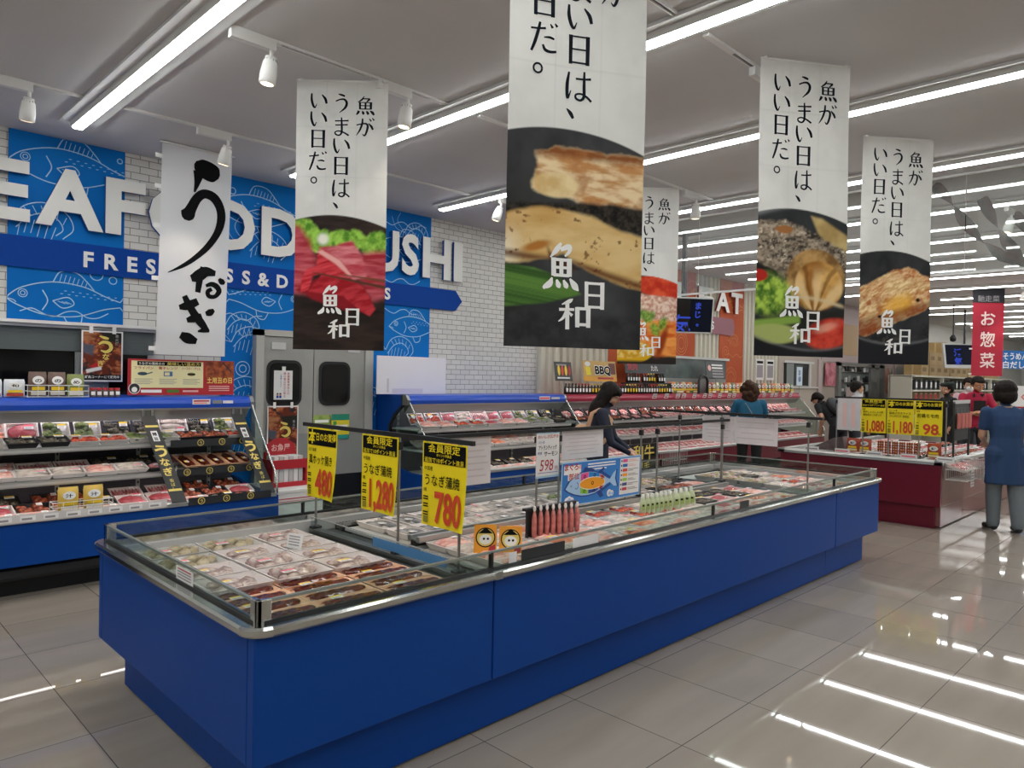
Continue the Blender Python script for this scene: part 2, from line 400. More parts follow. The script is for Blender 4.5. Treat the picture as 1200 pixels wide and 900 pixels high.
# ------------------------------------------------------------------ far partition: windows and doors
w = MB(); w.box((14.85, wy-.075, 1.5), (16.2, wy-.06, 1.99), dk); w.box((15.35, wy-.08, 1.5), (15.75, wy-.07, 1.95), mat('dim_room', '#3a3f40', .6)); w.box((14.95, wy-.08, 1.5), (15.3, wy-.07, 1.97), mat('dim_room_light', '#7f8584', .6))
w.box((14.8, wy-.10, 1.98), (16.3, wy-.06, 2.03), M['lgrey']); w.box((16.05, wy-.10, 1.47), (16.14, wy-.06, 2.0), M['lgrey']); w.box((14.8, wy-.10, 1.44), (16.55, wy-.06, 1.475), M['lgrey'])
struct(w.build('window_2'))
# glazed kitchen door with shelves and pots behind it
w = MB(); dg = mat('kitchen_dim', '#59605e', .5); fr_ = mat('glazed_frame', '#8b8b89', .35, .3)
w.box((17.7, wy-.075, .05), (19.9, wy-.06, 2.04), dg)
for a in ((17.6, 17.78), (19.75, 20.0), (20.35, 20.75)): w.box((a[0], wy-.14, 0), (a[1], wy-.05, 2.06), fr_)
w.box((17.6, wy-.14, 1.98), (20.75, wy-.05, 2.08), fr_); w.box((20.0, wy-.1, 0), (20.35, wy-.06, 2.0), M['grey'])
for z, c in ((1.86, 'dark'), (1.6, 'lgrey'), (1.38, 'grey'), (1.18, 'black')):
    w.box((17.85, wy-.11, z-.02), (19.7, wy-.07, z), M['steel'])
    for i in range(9): w.box((17.9+i*.2, wy-.11, z), (18.03+i*.2, wy-.08, z+.06+.1*((i*7) % 3)/2), M[('dark', 'lgrey', 'grey', 'black')[(i+int(z*10)) % 4]])
w.box((18.6, wy-.12, 1.19), (19.3, wy-.08, 1.36), mat('green_crate', '#20574c', .5))
struct(w.build('door_3'))
w = MB(); w.box((21.62, wy-.11, 0), (21.78, wy-.05, 2.12), wpink); w.box((21.8, wy-.12, 0), (23.0, wy-.05, 2.06), M['grey'])
for x0 in (21.88, 22.5): w.box((x0, wy-.13, 1.15), (x0+.38, wy-.115, 1.72), dk); w.box((x0-.03, wy-.125, 1.12), (x0+.41, wy-.11, 1.75), M['lgrey'])
struct(w.build('door_4'))

# ------------------------------------------------------------------ glass smoke barrier hanging from the ceiling
BX = 7.375
w = MB(); w.box((BX-.02, YB, CEIL-.02), (BX+.02, WY-.03, CEIL), M['lgrey']); w.box((BX-.012, YB, 2.553), (BX+.012, WY-.03, 2.575), M['lgrey'])
bar = struct(w.build('trim_2'))
bg_ = glass('barrier_glass', '#eef2f0', 1.6, .08, '#d9d2d2')
ys = [WY-.04, 4.41, 1.75, -.9, -3.6, -6.3, YB]
for a, b in zip(ys, ys[1:]):
    MB().box((BX-.003, b+.006, 2.575), (BX+.003, a-.006, CEIL-.02), bg_).build('glass_pane', bar)

# ------------------------------------------------------------------ ceiling strip lights (rows of 1.25 m fixtures)
hs_ = mat('light_housing', '#cfcfce', .5)
def strip_row(x, y1, n, word, lab):
    t = thing('strip_light', lab, 'ceiling light', (x, y1, CEIL), 'rows of ceiling strip lights')
    L = n*1.25
    w = MB(); w.box((-.125, -L, -.012), (.125, 0, -.002), hs_); w.prism([(-.125, -.012), (-.11, -.022), (-.125, -.022)], -L, 0, hs_, 'y'); w.prism([(.125, -.012), (.125, -.022), (.11, -.022)], -L, 0, hs_, 'y')
    w.prism([(-.055, -.012), (-.042, -.045), (.042, -.045), (.055, -.012)], -L, 0, hs_, 'y'); w.build('housing', t)
    for i in range(n):
        MB().prism([(-.038, -.046), (-.03, -.058), (.03, -.058), (.038, -.046)], -(i+1)*1.25+.004, -i*1.25-.004, M['strip'], 'y').build('diffuser', t)
    return t
names = {0: 'nearest row of white ceiling strip lights, above the left cabinet', 1: 'second nearest row of white ceiling strip lights, beside the sashimi banner',
         2: 'third row of ceiling strip lights, ending near the white brick wall', 3: 'fourth row of ceiling strip lights, just before the glass smoke barrier'}
for k in range(-3, 18):
    x = 1.546+1.782*k
    y1 = 6.29 if k < 9 else (6.05 if k % 3 else 4.6)
    n = 8 if k < 2 else (9 if k < 6 else 10)
    if k < 0: lab = 'row of ceiling strip lights behind the camera, '+ORD[-k-1]+' back from the nearest'
    elif k in names: lab = names[k]
    else: lab = 'ceiling strip light row beyond the glass smoke barrier, '+ORD[k-4]+' one behind it'
    strip_row(x, y1, n, '', lab)

# ------------------------------------------------------------------ track rails with spotlights
def track(x0, x1, y, lab):
    w = MB(); w.box((x0, y-.017, CEIL-.018), (x0+.3, y+.017, CEIL-.001), M['white']); w.box((x0+.3, y-.017, CEIL-.016), (x1, y-.009, CEIL-.001), M['white']); w.box((x0+.3, y+.009, CEIL-.016), (x1, y+.017, CEIL-.001), M['white'])
    w.box((x0+.3, y-.009, CEIL-.006), (x1, y+.009, CEIL-.001), M['dark'])
    tag(w.build('track_rail'), lab, 'track rail', 'spotlight tracks on the ceiling')
T_ = [(.0, 1.42, 5.665, 'track rail at far left of the ceiling, left of the nearest strip light'), (1.68, 3.2, 5.665, 'track rail between first and second strip lights nearest the sign wall'),
      (3.48, 4.97, 5.665, 'track rail near the sign wall, behind the sashimi banner'), (5.27, 6.75, 5.665, 'track rail above the white brick wall'),
      (1.68, 3.2, 3.9, 'track rail above the sashimi banner holding two spotlights'), (3.5, 4.97, 3.9, 'track rail behind the large cod banner'), (5.27, 6.75, 3.9, 'track rail beside the salmon banner'),
      (1.68, 3.2, 2.08, 'track rail at the top edge right of the large cod banner'), (3.5, 4.97, 2.08, 'track rail running to the fish head banner'), (5.27, 6.74, 2.58, 'track rail between the fish head banner and grilled fillet banner')]
for a in T_: track(*a)
def spotlight(x, y, lab, tilt=(0, 0), rz=0):
    t = thing('spotlight', lab, 'spotlight', (x, y, CEIL-.016), 'track spotlights', rz)
    MB().box((-.13, -.02, -.05), (.13, .02, 0), M['white']).build('track_adapter', t)
    R = Matrix.Translation((.11, 0, -.07)) @ Matrix.Scale(.86, 4) @ Matrix.Rotation(tilt[0], 4, 'X') @ Matrix.Rotation(tilt[1], 4, 'Y')
    w = MB(); w.tube([(.11, 0, -.05), (.11, 0, -.085)], .012, M['white'], 8); w.lathe([(.018, -.03), (.034, -.02), (.038, 0)], M['white'], (0, 0, -.02), 14, R); w.build('bracket', t)
    w = MB(); w.lathe([(.042, -.195), (.053, -.19), (.054, -.13), (.046, -.06), (.034, -.025), (.02, -.02)], M['white'], (0, 0, 0), 18, R)
    for j in range(12):
        a = 2*PI*j/12; w.box((.033*math.cos(a)-.002, .033*math.sin(a)-.002, -.1), (.044*math.cos(a)+.002, .044*math.sin(a)+.002, -.035), M['grey'], R)
    w.build('lamp_shade', t)
    w = MB(); w.lathe([(.0005, -.1965), (.040, -.1965), (.041, -.195)], M['spotlamp'], (0, 0, 0), 16, R); w.build('lens', t)
    l = bpy.data.lights.new('spot_beam', 'SPOT'); l.energy = SPOT_POWER; l.spot_size = 1.2; l.spot_blend = .6; l.color = (1, .87, .7); l.shadow_soft_size = .04
    lo = bpy.data.objects.new('spot_beam', l); C.objects.link(lo); lo.parent = t; lo.matrix_local = R @ Matrix.Translation((0, 0, -.21))
spotlight(1.0, 5.665, 'white track spotlight at far left, lamp lit and aimed at the wall', (.35, 0))
spotlight(2.33, 5.665, 'white track spotlight above the white eel banner', (.3, .1))
spotlight(1.81, 3.9, 'white track spotlight just right of the nearest strip light', (.1, .1))
spotlight(2.76, 3.9, 'white track spotlight at the top right corner of the sashimi banner', (.1, .1))
spotlight(5.38, 5.5, 'white track spotlight in front of the brick wall beside the cod banner', (-.35, -.15), PI)
spotlight(6.34, 3.9, 'white track spotlight between the salmon and fish head banners', (.1, -.1))
spotlight(4.16, 2.08, 'white track spotlight at the left edge of the fish head banner', (.1, 0))
for i, (x, y) in enumerate(((8.9, 3.9), (9.05, 1.75), (11.2, 5.2), (13.2, 2.0), (16.3, 2.9))):
    spotlight(x, y, ['white spotlight seen through the smoke barrier beside the television pole', 'white spotlight behind the twisted ribbons', 'small spotlight before the ribbed wall beyond the barrier', 'distant white spotlight over the red meat island', 'small distant spotlight beside the red deli banner'][i], (.2, .1))
# round detector on the ceiling
w = MB(); w.lathe([(.03, -.035), (.055, -.03), (.06, -.005), (.075, 0)], M['white'], (4.75, 2.0, CEIL), 20); tag(w.build('smoke_detector'), 'small white round detector on the ceiling above the fish head banner', 'smoke detector')
# microphone hanging far off
w = MB(); w.tube([(19.2, 4.75, CEIL), (19.2, 4.75, 2.72)], .012, M['dark'], 6); w.lathe([(.02, 0), (.06, .02), (.07, .1), (.03, .16)], M['black'], (19.2, 4.75, 2.58), 10); tag(w.build('hanging_hook'), 'dark hook on a cord hanging before the far white wall', 'hook')
# ------------------------------------------------------------------ wall murals with line drawn fish
def fish_lines(w, P, cx, cy, L, m, fl=1, lw=.0085, kind=0):
    """outline of a fish of length L whose head points to -x (fl=1) or +x"""
    def q(pts, wd=1.): w.stroke(P, [(cx+fl*a*L, cy+b*L, lw*wd) for a, b in pts], m, .003, k=5)
    q([(-.5, 0), (-.38, .1), (-.15, .17), (.1, .15), (.3, .07), (.42, .03)])
    q([(-.5, 0), (-.4, -.06), (-.2, -.13), (.05, -.13), (.28, -.05), (.42, -.02)])
    q([(.42, .03), (.5, .14), (.56, .16), (.5, .02), (.57, -.12), (.5, -.11), (.42, -.02)])
    q([(-.14, .17), (-.08, .27), (.05, .27), (.14, .19), (.2, .115)]); q([(-.05, -.14), (.0, -.22), (.08, -.2), (.1, -.12)])
    for i in range(7): q([(-.09+.035*i, .168-.004*i), (-.07+.035*i, .25-.008*i)], .6)
    q([(-.22, .09), (-.18, .0), (-.22, -.09)]); q([(-.14, .0), (-.02, .04), (.03, -.02), (-.06, -.06), (-.14, 0)])
    for i in range(3): q([(-.1+.03*i, .0), (-.04+.025*i, -.02)], .6)
    for i in range(16): q([(-.08+i*.03, .07-.002*i+.03*(i % 2)), (-.06+i*.03, .07-.002*i+.03*(i % 2))], .6)
    for r in (.035, .018): q([(-.37+r*math.cos(a), .05+r*math.sin(a)) for a in np.linspace(0, 2*PI, 9)], .7)
    q([(-.5, 0), (-.44, -.015), (-.42, -.035)], .8)
def shrimp_lines(w, P, cx, cy, L, m, lw=.008):
    def q(pts, wd=1.): w.stroke(P, [(cx+a*L, cy+b*L, lw*wd) for a, b in pts], m, .003, k=5)
    q([(-.45, -.1), (-.3, .15), (0, .25), (.3, .12), (.4, -.12), (.25, -.3)]); q([(-.4, -.2), (-.22, 0), (0, .08), (.18, 0), (.25, -.15), (.15, -.26)])
    for i in range(6): q([(-.3+.12*i, .14+.1*math.sin(i*.6)-.02*i), (-.2+.09*i, .02+.07*math.sin(i*.6)-.02*i)], .7)
    for i in range(6): q([(-.35+.1*i, -.14+.1*math.sin(i*.6)), (-.38+.09*i, -.32+.06*math.sin(i))], .7)
    q([(-.45, -.1), (-.7, .2), (-.6, .45)], .6); q([(-.45, -.1), (-.75, .0), (-.9, .3)], .6)
def bubble(w, P, x, y, r, m): w.stroke(P, [(x+r*math.cos(a), y+r*math.sin(a), .008) for a in np.linspace(0, 2*PI, 11)], m, .003, k=3)
def mural(x0, x1, z0, lab, items, matp, matl):
    P = facing_front(x0, WY-(.012 if matp is M['mural'] else .09), z0); w = MB(); w.sheet(P, x1-x0, CEIL-.002-z0, .011, matp)
    W_, H_ = x1-x0, CEIL-z0
    for it in items:
        if it[0] == 'f': fish_lines(w, P, it[1]*W_, it[2]-z0, it[3], matl, it[4])
        elif it[0] == 's': shrimp_lines(w, P, it[1]*W_, it[2]-z0, it[3], matl)
        elif it[0] == 'b': bubble(w, P, it[1]*W_, it[2]-z0, it[3], matl)
        elif it[0] == 'w':
            w.stroke(P, [(max(0, min(W_, it[1]*W_+.08*i)), it[2]-z0+.03*math.sin(i*1.7), .008) for i in range(it[3])], matl, .003, k=4)
    # keep every line inside the panel
    w.v = [(min(max(x, x0), x1), y, min(max(z, z0), CEIL-.003)) for x, y, z in w.v]
    return tag(w.build('mural_panel'), lab, 'wall mural', 'fish murals' if matp is M['mural'] else 'meat counter murals')
mural(1.21, 2.05, 1.955, 'blue fish mural panel behind the letters EAF above the kitchen shutter', [('f', .55, 3.2, .95, 1), ('f', .52, 2.12, .9, 1), ('b', .75, 2.37, .05), ('b', .9, 2.33, .03), ('b', .95, 3.36, .02), ('s', .3, 2.78, .5), ('w', .1, 2.02, 9)], M['mural'], M['mline'])
mural(2.915, 3.755, .35, 'blue fish mural panel around the grey kitchen door', [('f', .45, 3.13, .95, 1), ('b', .1, 3.3, .03), ('s', .55, 2.85, .5), ('f', .5, 2.28, .85, -1), ('s', .35, 1.9, .45), ('s', .25, 2.05, .4), ('b', .25, 1.6, .07), ('b', .25, 1.6, .035), ('s', .3, 1.4, .5), ('w', 0, 2.1, 6), ('s', .2, .9, .5)], M['mural'], M['mline'])
mural(4.575, 5.415, .35, 'blue fish mural panel behind the letters USH', [('f', .6, 3.0, .9, 1), ('w', .05, 3.3, 10), ('s', .75, 3.25, .4), ('f', .75, 2.12, .75, 1), ('w', .1, 2.3, 8), ('s', .5, 1.9, .45), ('w', .05, 2.65, 9), ('s', .05, 1.3, .5)], M['mural'], M['mline'])
mural(8.8, 11.25, 1.35, 'orange mural panel under the letter M behind the salmon banner', [('f', .3, 3.0, .9, 1), ('b', .82, 2.2, .2), ('b', .82, 2.2, .15), ('b', .82, 2.2, .1), ('s', .6, 2.4, .6), ('b', .95, 3.1, .2), ('b', .2, 2.0, .2)], M['orange'], M['oline'])
mural(12.1, 13.0, 1.35, 'orange mural panel behind the letters AT', [('f', .6, 2.95, .7, 1), ('b', .25, 2.1, .11), ('b', .25, 2.1, .05), ('w', .3, 2.05, 9), ('s', .6, 2.35, .4), ('s', .5, 1.7, .5)], M['orange'], M['oline'])

# ------------------------------------------------------------------ raised lettering of the two wall signs
letm = mat('letter_face', '#e9e8e4', .5); lets = mat('letter_side_blue', '#1a4a96', .5)
def block_letter(t, ch, x0, x1, z0, z1, y, bold=.035, side=None, dep=.035):
    vs, fs, w = glyphs(ch, bold); ys = [b for a, b in vs]; b0, b1 = min(ys), max(ys)
    P = [(x0+a/w*(x1-x0), z0+(b-b0)/(b1-b0)*(z1-z0)) for a, b in vs]
    m = MB(); n = len(P); m.add([V(a, y, b) for a, b in P], fs, letm)
    cnt = {}
    for f in fs:
        for i in range(len(f)):
            e = (f[i], f[(i+1) % len(f)]); k = tuple(sorted(e)); cnt.setdefault(k, []).append(e)
    bd = [e[0] for e in cnt.values() if len(e) == 1]
    m.add([V(a, y, b) for a, b in P]+[V(a, y+dep, b) for a, b in P], [(j, i, i+n, j+n) for i, j in bd], side or lets)
    return m.build('raised_letter', t)
sg = thing('wall_sign', 'large raised white SEAFOOD and SUSHI lettering over a navy arrow band on the wall', 'wall sign', (3, WY, 2.4))
sg_off = Vector((3, WY, 2.4))
w = MB(); by = WY-.03
w.prism([(.2, 2.367), (5.80, 2.367), (5.905, 2.49), (5.80, 2.614), (.2, 2.614)], by, by+.012, M['navy'], 'y')
P = facing_front(0, by, 0)
xs = [(1.773, 'F'), (1.948, 'R'), (2.114, 'E'), (2.266, 'S'), (2.44, 'H'), (2.62, 'N'), (2.80, 'E'), (2.969, 'S'), (3.137, 'S'), (3.316, '&'), (3.514, 'D'), (3.69, 'E'), (3.85, 'L'), (3.98, 'I'), (4.10, 'C'), (4.26, 'I'), (4.40, 'O'), (4.60, 'U'), (4.79, 'S')]
for x, ch in xs: w.text(P, ch, x, 2.425, .175, M['wht'], .002, .035, 'c')
def child(mb, name, parent, **k):
    o = mb.build(name, parent, **k); o.matrix_parent_inverse = Matrix.Translation(-parent.location); return o
child(w, 'arrow_band', sg)
for ch, a, b in (('S', .62, .93), ('E', .99, 1.344), ('A', 1.38, 1.87), ('F', 1.885, 2.20), ('O', 2.23, 2.70), ('O', 2.72, 3.20), ('D', 3.265, 3.70), ('&', 3.78, 4.12), ('S', 4.24, 4.49), ('U', 4.55, 4.91), ('S', 4.95, 5.195), ('H', 5.25, 5.68), ('I', 5.725, 5.865)):
    o = block_letter(sg, ch, a, b, 2.72, 3.195, WY-.075); o.matrix_parent_inverse = Matrix.Translation(-sg_off)
mg = thing('wall_sign', 'raised white MEAT lettering on the orange and ribbed wall beyond the barrier', 'wall sign', (11, WY, 2.5)); mo = Vector((11, WY, 2.5))
for ch, a, b in (('M', 9.6, 10.75), ('E', 11.25, 11.75), ('A', 11.85, 12.35), ('T', 12.40, 12.83)):
    o = block_letter(mg, ch, a, b, 2.83, 3.22, WY-.15, .035, mat('letter_side_red', '#8d2c25', .5)); o.matrix_parent_inverse = Matrix.Translation(-mo)
w = MB(); w.prism([(10.6, 2.42), (12.55, 2.42), (12.62, 2.57), (12.55, 2.73), (10.6, 2.73)], WY-.112, WY-.10, mat('plum_band', '#8b4d5c', .5), 'y')
P = facing_front(0, WY-.113, 0); w.text(P, 'DELICIOUS', 10.75, 2.5, .2, M['wht'], .002, .02, fit=1.1); child(w, 'arrow_band', mg)

# ------------------------------------------------------------------ pictures painted in numpy, stored as mesh colours
def _h(i, j, s): 
    n = (i*374761393+j*668265263+s*974634777) & 0xffffffff; n = ((n ^ (n >> 13))*1274126177) & 0xffffffff
    return ((n ^ (n >> 16)) & 0xffff)/65535.
def vn(x, y, s=0):
    i = np.floor(x).astype(np.int64); j = np.floor(y).astype(np.int64); a = x-i; b = y-j; a = a*a*(3-2*a); b = b*b*(3-2*b)
    return (_h(i, j, s)*(1-a)+_h(i+1, j, s)*a)*(1-b)+(_h(i, j+1, s)*(1-a)+_h(i+1, j+1, s)*a)*b
def fbm(x, y, s=0, o=4):
    r = 0; a = .5; t = 0
    for k in range(o): r = r+a*vn(x*2**k, y*2**k, s+k); t += a; a *= .55
    return r/t
def col(h): return np.array(lin(h))
def mixc(a, b, t): return a*(1-t[..., None])+b*t[..., None]
def ss(a, b, x): t = np.clip((x-a)/(b-a), 0, 1); return t*t*(3-2*t)
def pmask(x, y, pts, soft=.03, wob=0., s=0):
    if wob: x = x+wob*(fbm(x*9, y*9, s)-.5); y = y+wob*(fbm(x*9+7, y*9, s+3)-.5)
    d = np.full(x.shape, 1e9); ins = np.zeros(x.shape, bool); n = len(pts)
    for k in range(n):
        ax, ay = pts[k]; bx, by = pts[(k+1) % n]; ex, ey = bx-ax, by-ay
        t = np.clip(((x-ax)*ex+(y-ay)*ey)/(ex*ex+ey*ey+1e-9), 0, 1); d = np.minimum(d, np.hypot(x-ax-t*ex, y-ay-t*ey))
        c = ((ay > y) != (by > y)) & (x < (bx-ax)*(y-ay)/(by-ay+1e-12)+ax); ins ^= c
    return ss(-soft, soft, np.where(ins, d, -d))
def emask(x, y, cx, cy, rx, ry, ang=0, soft=.15):
    c, s = math.cos(ang), math.sin(ang); u = ((x-cx)*c+(y-cy)*s)/rx; v = (-(x-cx)*s+(y-cy)*c)/ry
    return ss(1+soft, 1-soft, np.hypot(u, v))
def full(x, c): return np.broadcast_to(col(c), x.shape+(3,)).copy()
def lay(img, m, c): return mixc(img, c if isinstance(c, np.ndarray) and c.ndim > 1 else col(c), m)
def tex(x, y, c1, c2, fx, fy, s, lo=.26, hi=.74): return mixc(full(x, c1), col(c2), ss(lo, hi, fbm(x*fx, y*fy, s)))
def pic_tuna(x, y):
    im = tex(x, y, '#241b19', '#3a2c26', 3, 14, 1); im = lay(im, ss(.62, .56, y+.15*x)*ss(.35, .5, y+.15*x), tex(x, y, '#1b1413', '#33231d', 2, 9, 2))
    g = tex(x, y, '#4f8a22', '#a6d957', 14, 14, 3)
    for a in ((.1, 1.27, .16, .17), (.55, 1.2, .23, .13), (.9, 1.15, .16, .16), (.28, 1.2, .14, .12)): im = lay(im, emask(x+.05*(fbm(x*12, y*12, 4)-.5), y+.08*(fbm(x*12, y*12, 5)-.5), *a), g)
    im = lay(im, emask(x, y, .31, 1.22, .06, .06, 0, .5), '#f2f2e4')
    st = tex(x+.3*y, y, '#a92534', '#d46a74', 4, 26, 6, .2, .85); st2 = tex(x-.25*y, y, '#c43a4a', '#ec959c', 5, 24, 8, .2, .85)
    im = lay(im, pmask(x, y, [(-.1, 1.4), (.06, 1.36), (.17, 1.18), (.24, .95), (.12, .62), (-.1, .62)], .05, .04, 1), st)
    im = lay(im, pmask(x, y, [(.72, 1.05), (.85, 1.1), (1.1, 1.12), (1.1, .6), (.85, .55), (.7, .8)], .05, .04, 2), st)
    im = lay(im, pmask(x, y, [(.27, 1.13), (.45, 1.15), (.63, 1.22), (.75, 1.03), (.8, .82), (.6, .75), (.3, .9)], .02, .04, 3), st2)
    im = lay(im, pmask(x, y, [(0, .66), (.3, .8), (.62, .78), (.85, .58), (.6, .42), (.2, .56)], .02, .03, 4), '#8f1420')
    fr = tex(x+.35*y, y-.3*x, '#b81824', '#e24a54', 6, 52, 9, .2, .85)
    im = lay(im, pmask(x, y, [(.07, .63), (.08, .78), (.13, .88), (.24, .93), (.25, 1.1), (.34, 1.09), (.5, 1.0), (.64, .84), (.45, .8), (.32, .84), (.2, .82), (.16, .66)], .012, .02, 5), fr)
    im = lay(im, pmask(x, y, [(.16, .64), (.3, .83), (.62, .8), (.78, .68), (.9, .46), (.84, .38), (.72, .44), (.55, .6), (.36, .62)], .012, .02, 6), tex(x+.35*y, y-.3*x, '#a3131f', '#cf3a44', 6, 26, 12))
    im = lay(im, pmask(x, y, [(.24, 1.08), (.3, 1.1), (.5, .99), (.64, .82), (.6, .82), (.45, .95)], .012), '#f0b2ae')
    im = lay(im, pmask(x, y, [(.2, .845), (1.1, .66), (1.1, .70), (.2, .855)], .008), '#5d3a28'); im = lay(im, pmask(x, y, [(.5, .83), (1.1, .74), (1.1, .775), (.5, .838)], .008), '#7a4c33')
    return im
def pic_cod(x, y):
    im = tex(x, y, '#303133', '#454648', 3, 3, 1); im = lay(im, ss(1.3, .9, y)*ss(.3, 0, x), '#2b2a29')
    top = tex(x+.4*y, y, '#c98f58', '#f0d9ae', 5, 16, 2, .3, .6)
    m = pmask(x, y, [(.2, 1.32), (.5, 1.36), (1.1, 1.33), (1.1, .98), (.6, 1.0), (.4, 1.02), (.17, 1.06), (.22, 1.2)], .02, .06, 3)
    im = lay(im, m, top); im = lay(im, m*ss(1.27, 1.34, y+.03*fbm(x*20, y*20, 4)), '#8c5326'); im = lay(im, m*ss(.5, .85, fbm(x*9, y*9, 9))*.8, '#b0703c')
    im = lay(im, emask(x, y, .35, 1.1, .17, .085), tex(x, y, '#dcb97c', '#f0dba8', 9, 9, 5))
    im = lay(im, pmask(x, y, [(-.1, .93), (.3, .98), (.6, 1.0), (1.1, .98), (1.1, .78), (.7, .86), (.3, .9), (-.1, .84)], .02, .03, 5), tex(x, y, '#14110f', '#3a342c', 40, 40, 6))
    fi = tex(x-.3*y, y, '#cfa25c', '#e6c88c', 3, 8, 7, .2, .8)
    m = pmask(x, y, [(-.1, .86), (.1, .92), (.3, .945), (.62, .92), (.85, .82), (1.1, .78), (1.1, .4), (.9, .44), (.7, .5), (.5, .58), (.42, .64), (.3, .6), (.1, .56), (-.1, .55)], .018, .03, 8)
    im = lay(im, m, fi); im = lay(im, m*ss(.16, .0, x)*ss(.9, .6, y), '#f3e6c8')
    im = lay(im, m*ss(.68, .76, fbm(x*24, y*24, 11))*.8, '#7a4a1e'); im = lay(im, m*ss(.05, .0, np.abs(y-.575-.1*np.maximum(0, .45-x)+.26*np.maximum(0, x-.5)))*.85, '#5b2c10')
    im = lay(im, m*emask(x, y, .22, .68, .1, .03, .3, .5), '#b5752f')
    im = lay(im, pmask(x, y, [(.3, .67), (.36, .6), (.55, .55), (.45, .52), (.32, .56)], .02, .05, 2), tex(x, y, '#23140c', '#5d3218', 20, 20, 1))
    lf = tex(x*.2+y, y*2+x*.3, '#2d5020', '#5f8a3c', 5, 24, 12)
    im = lay(im, pmask(x, y, [(-.1, .55), (.2, .53), (.38, .48), (.55, .37), (.3, .3), (-.1, .25)], .012), lf)
    im = lay(im, ss(.3, .22, y+.05*x), tex(x, y, '#29292b', '#3a3a3c', 10, 10, 13)); return im
def pic_salmon(x, y):
    im = tex(x, y, '#22231f', '#343a2c', 4, 4, 1)
    im = lay(im, emask(x, y, .12, 1.15, .2, .2), tex(x, y, '#2f4a22', '#c9d2b4', 9, 9, 2)); im = lay(im, pmask(x, y, [(.22, 1.4), (.5, 1.5), (1.1, 1.45), (1.1, 1.05), (.65, 1.1), (.4, 1.2)], .02), tex(x, y, '#c5301c', '#e8603a', 6, 6, 3))
    im = lay(im, pmask(x, y, [(-.1, 1.05), (.4, 1.18), (1.1, 1.1), (1.1, .5), (-.1, .6)], .02, .04, 4), tex(x, y, '#c88a74', '#f2dcca', 26, 26, 5))
    im = lay(im, pmask(x, y, [(-.1, .85), (.3, .72), (.6, .75), (1.1, .72), (1.1, .12), (.6, .15), (.3, .05), (-.1, .3)], .03, .06, 6), tex(x+y*.3, y, '#d95f1c', '#f7a552', 5, 14, 7))
    im = lay(im, emask(x, y, .75, .35, .06, .3, -.3, .5), '#9a3c10')
    for i, (a, b) in enumerate(((.28, 1.0), (.42, .85), (.55, .8), (.78, .7), (.1, .9), (.65, .6))): im = lay(im, emask(x+.04*fbm(x*25, y*25, i), y+.04*fbm(x*25, y*25, i+9), a, b, .12, .07, .4*i, .4)*.9, tex(x, y, '#3f7a1e', '#8fc24a', 30, 30, 8))
    im = lay(im, ss(.14, .07, y), '#2a2422')
    im = lay(im, emask(x, y, .18, .2, .42, .2, 0, .05)*ss(.02, .08, y), '#e2b21a'); im = lay(im, emask(x, y, .18, .24, .36, .15, 0, .06), tex(x, y, '#d9a013', '#f6e08a', 14, 14, 9)); return im
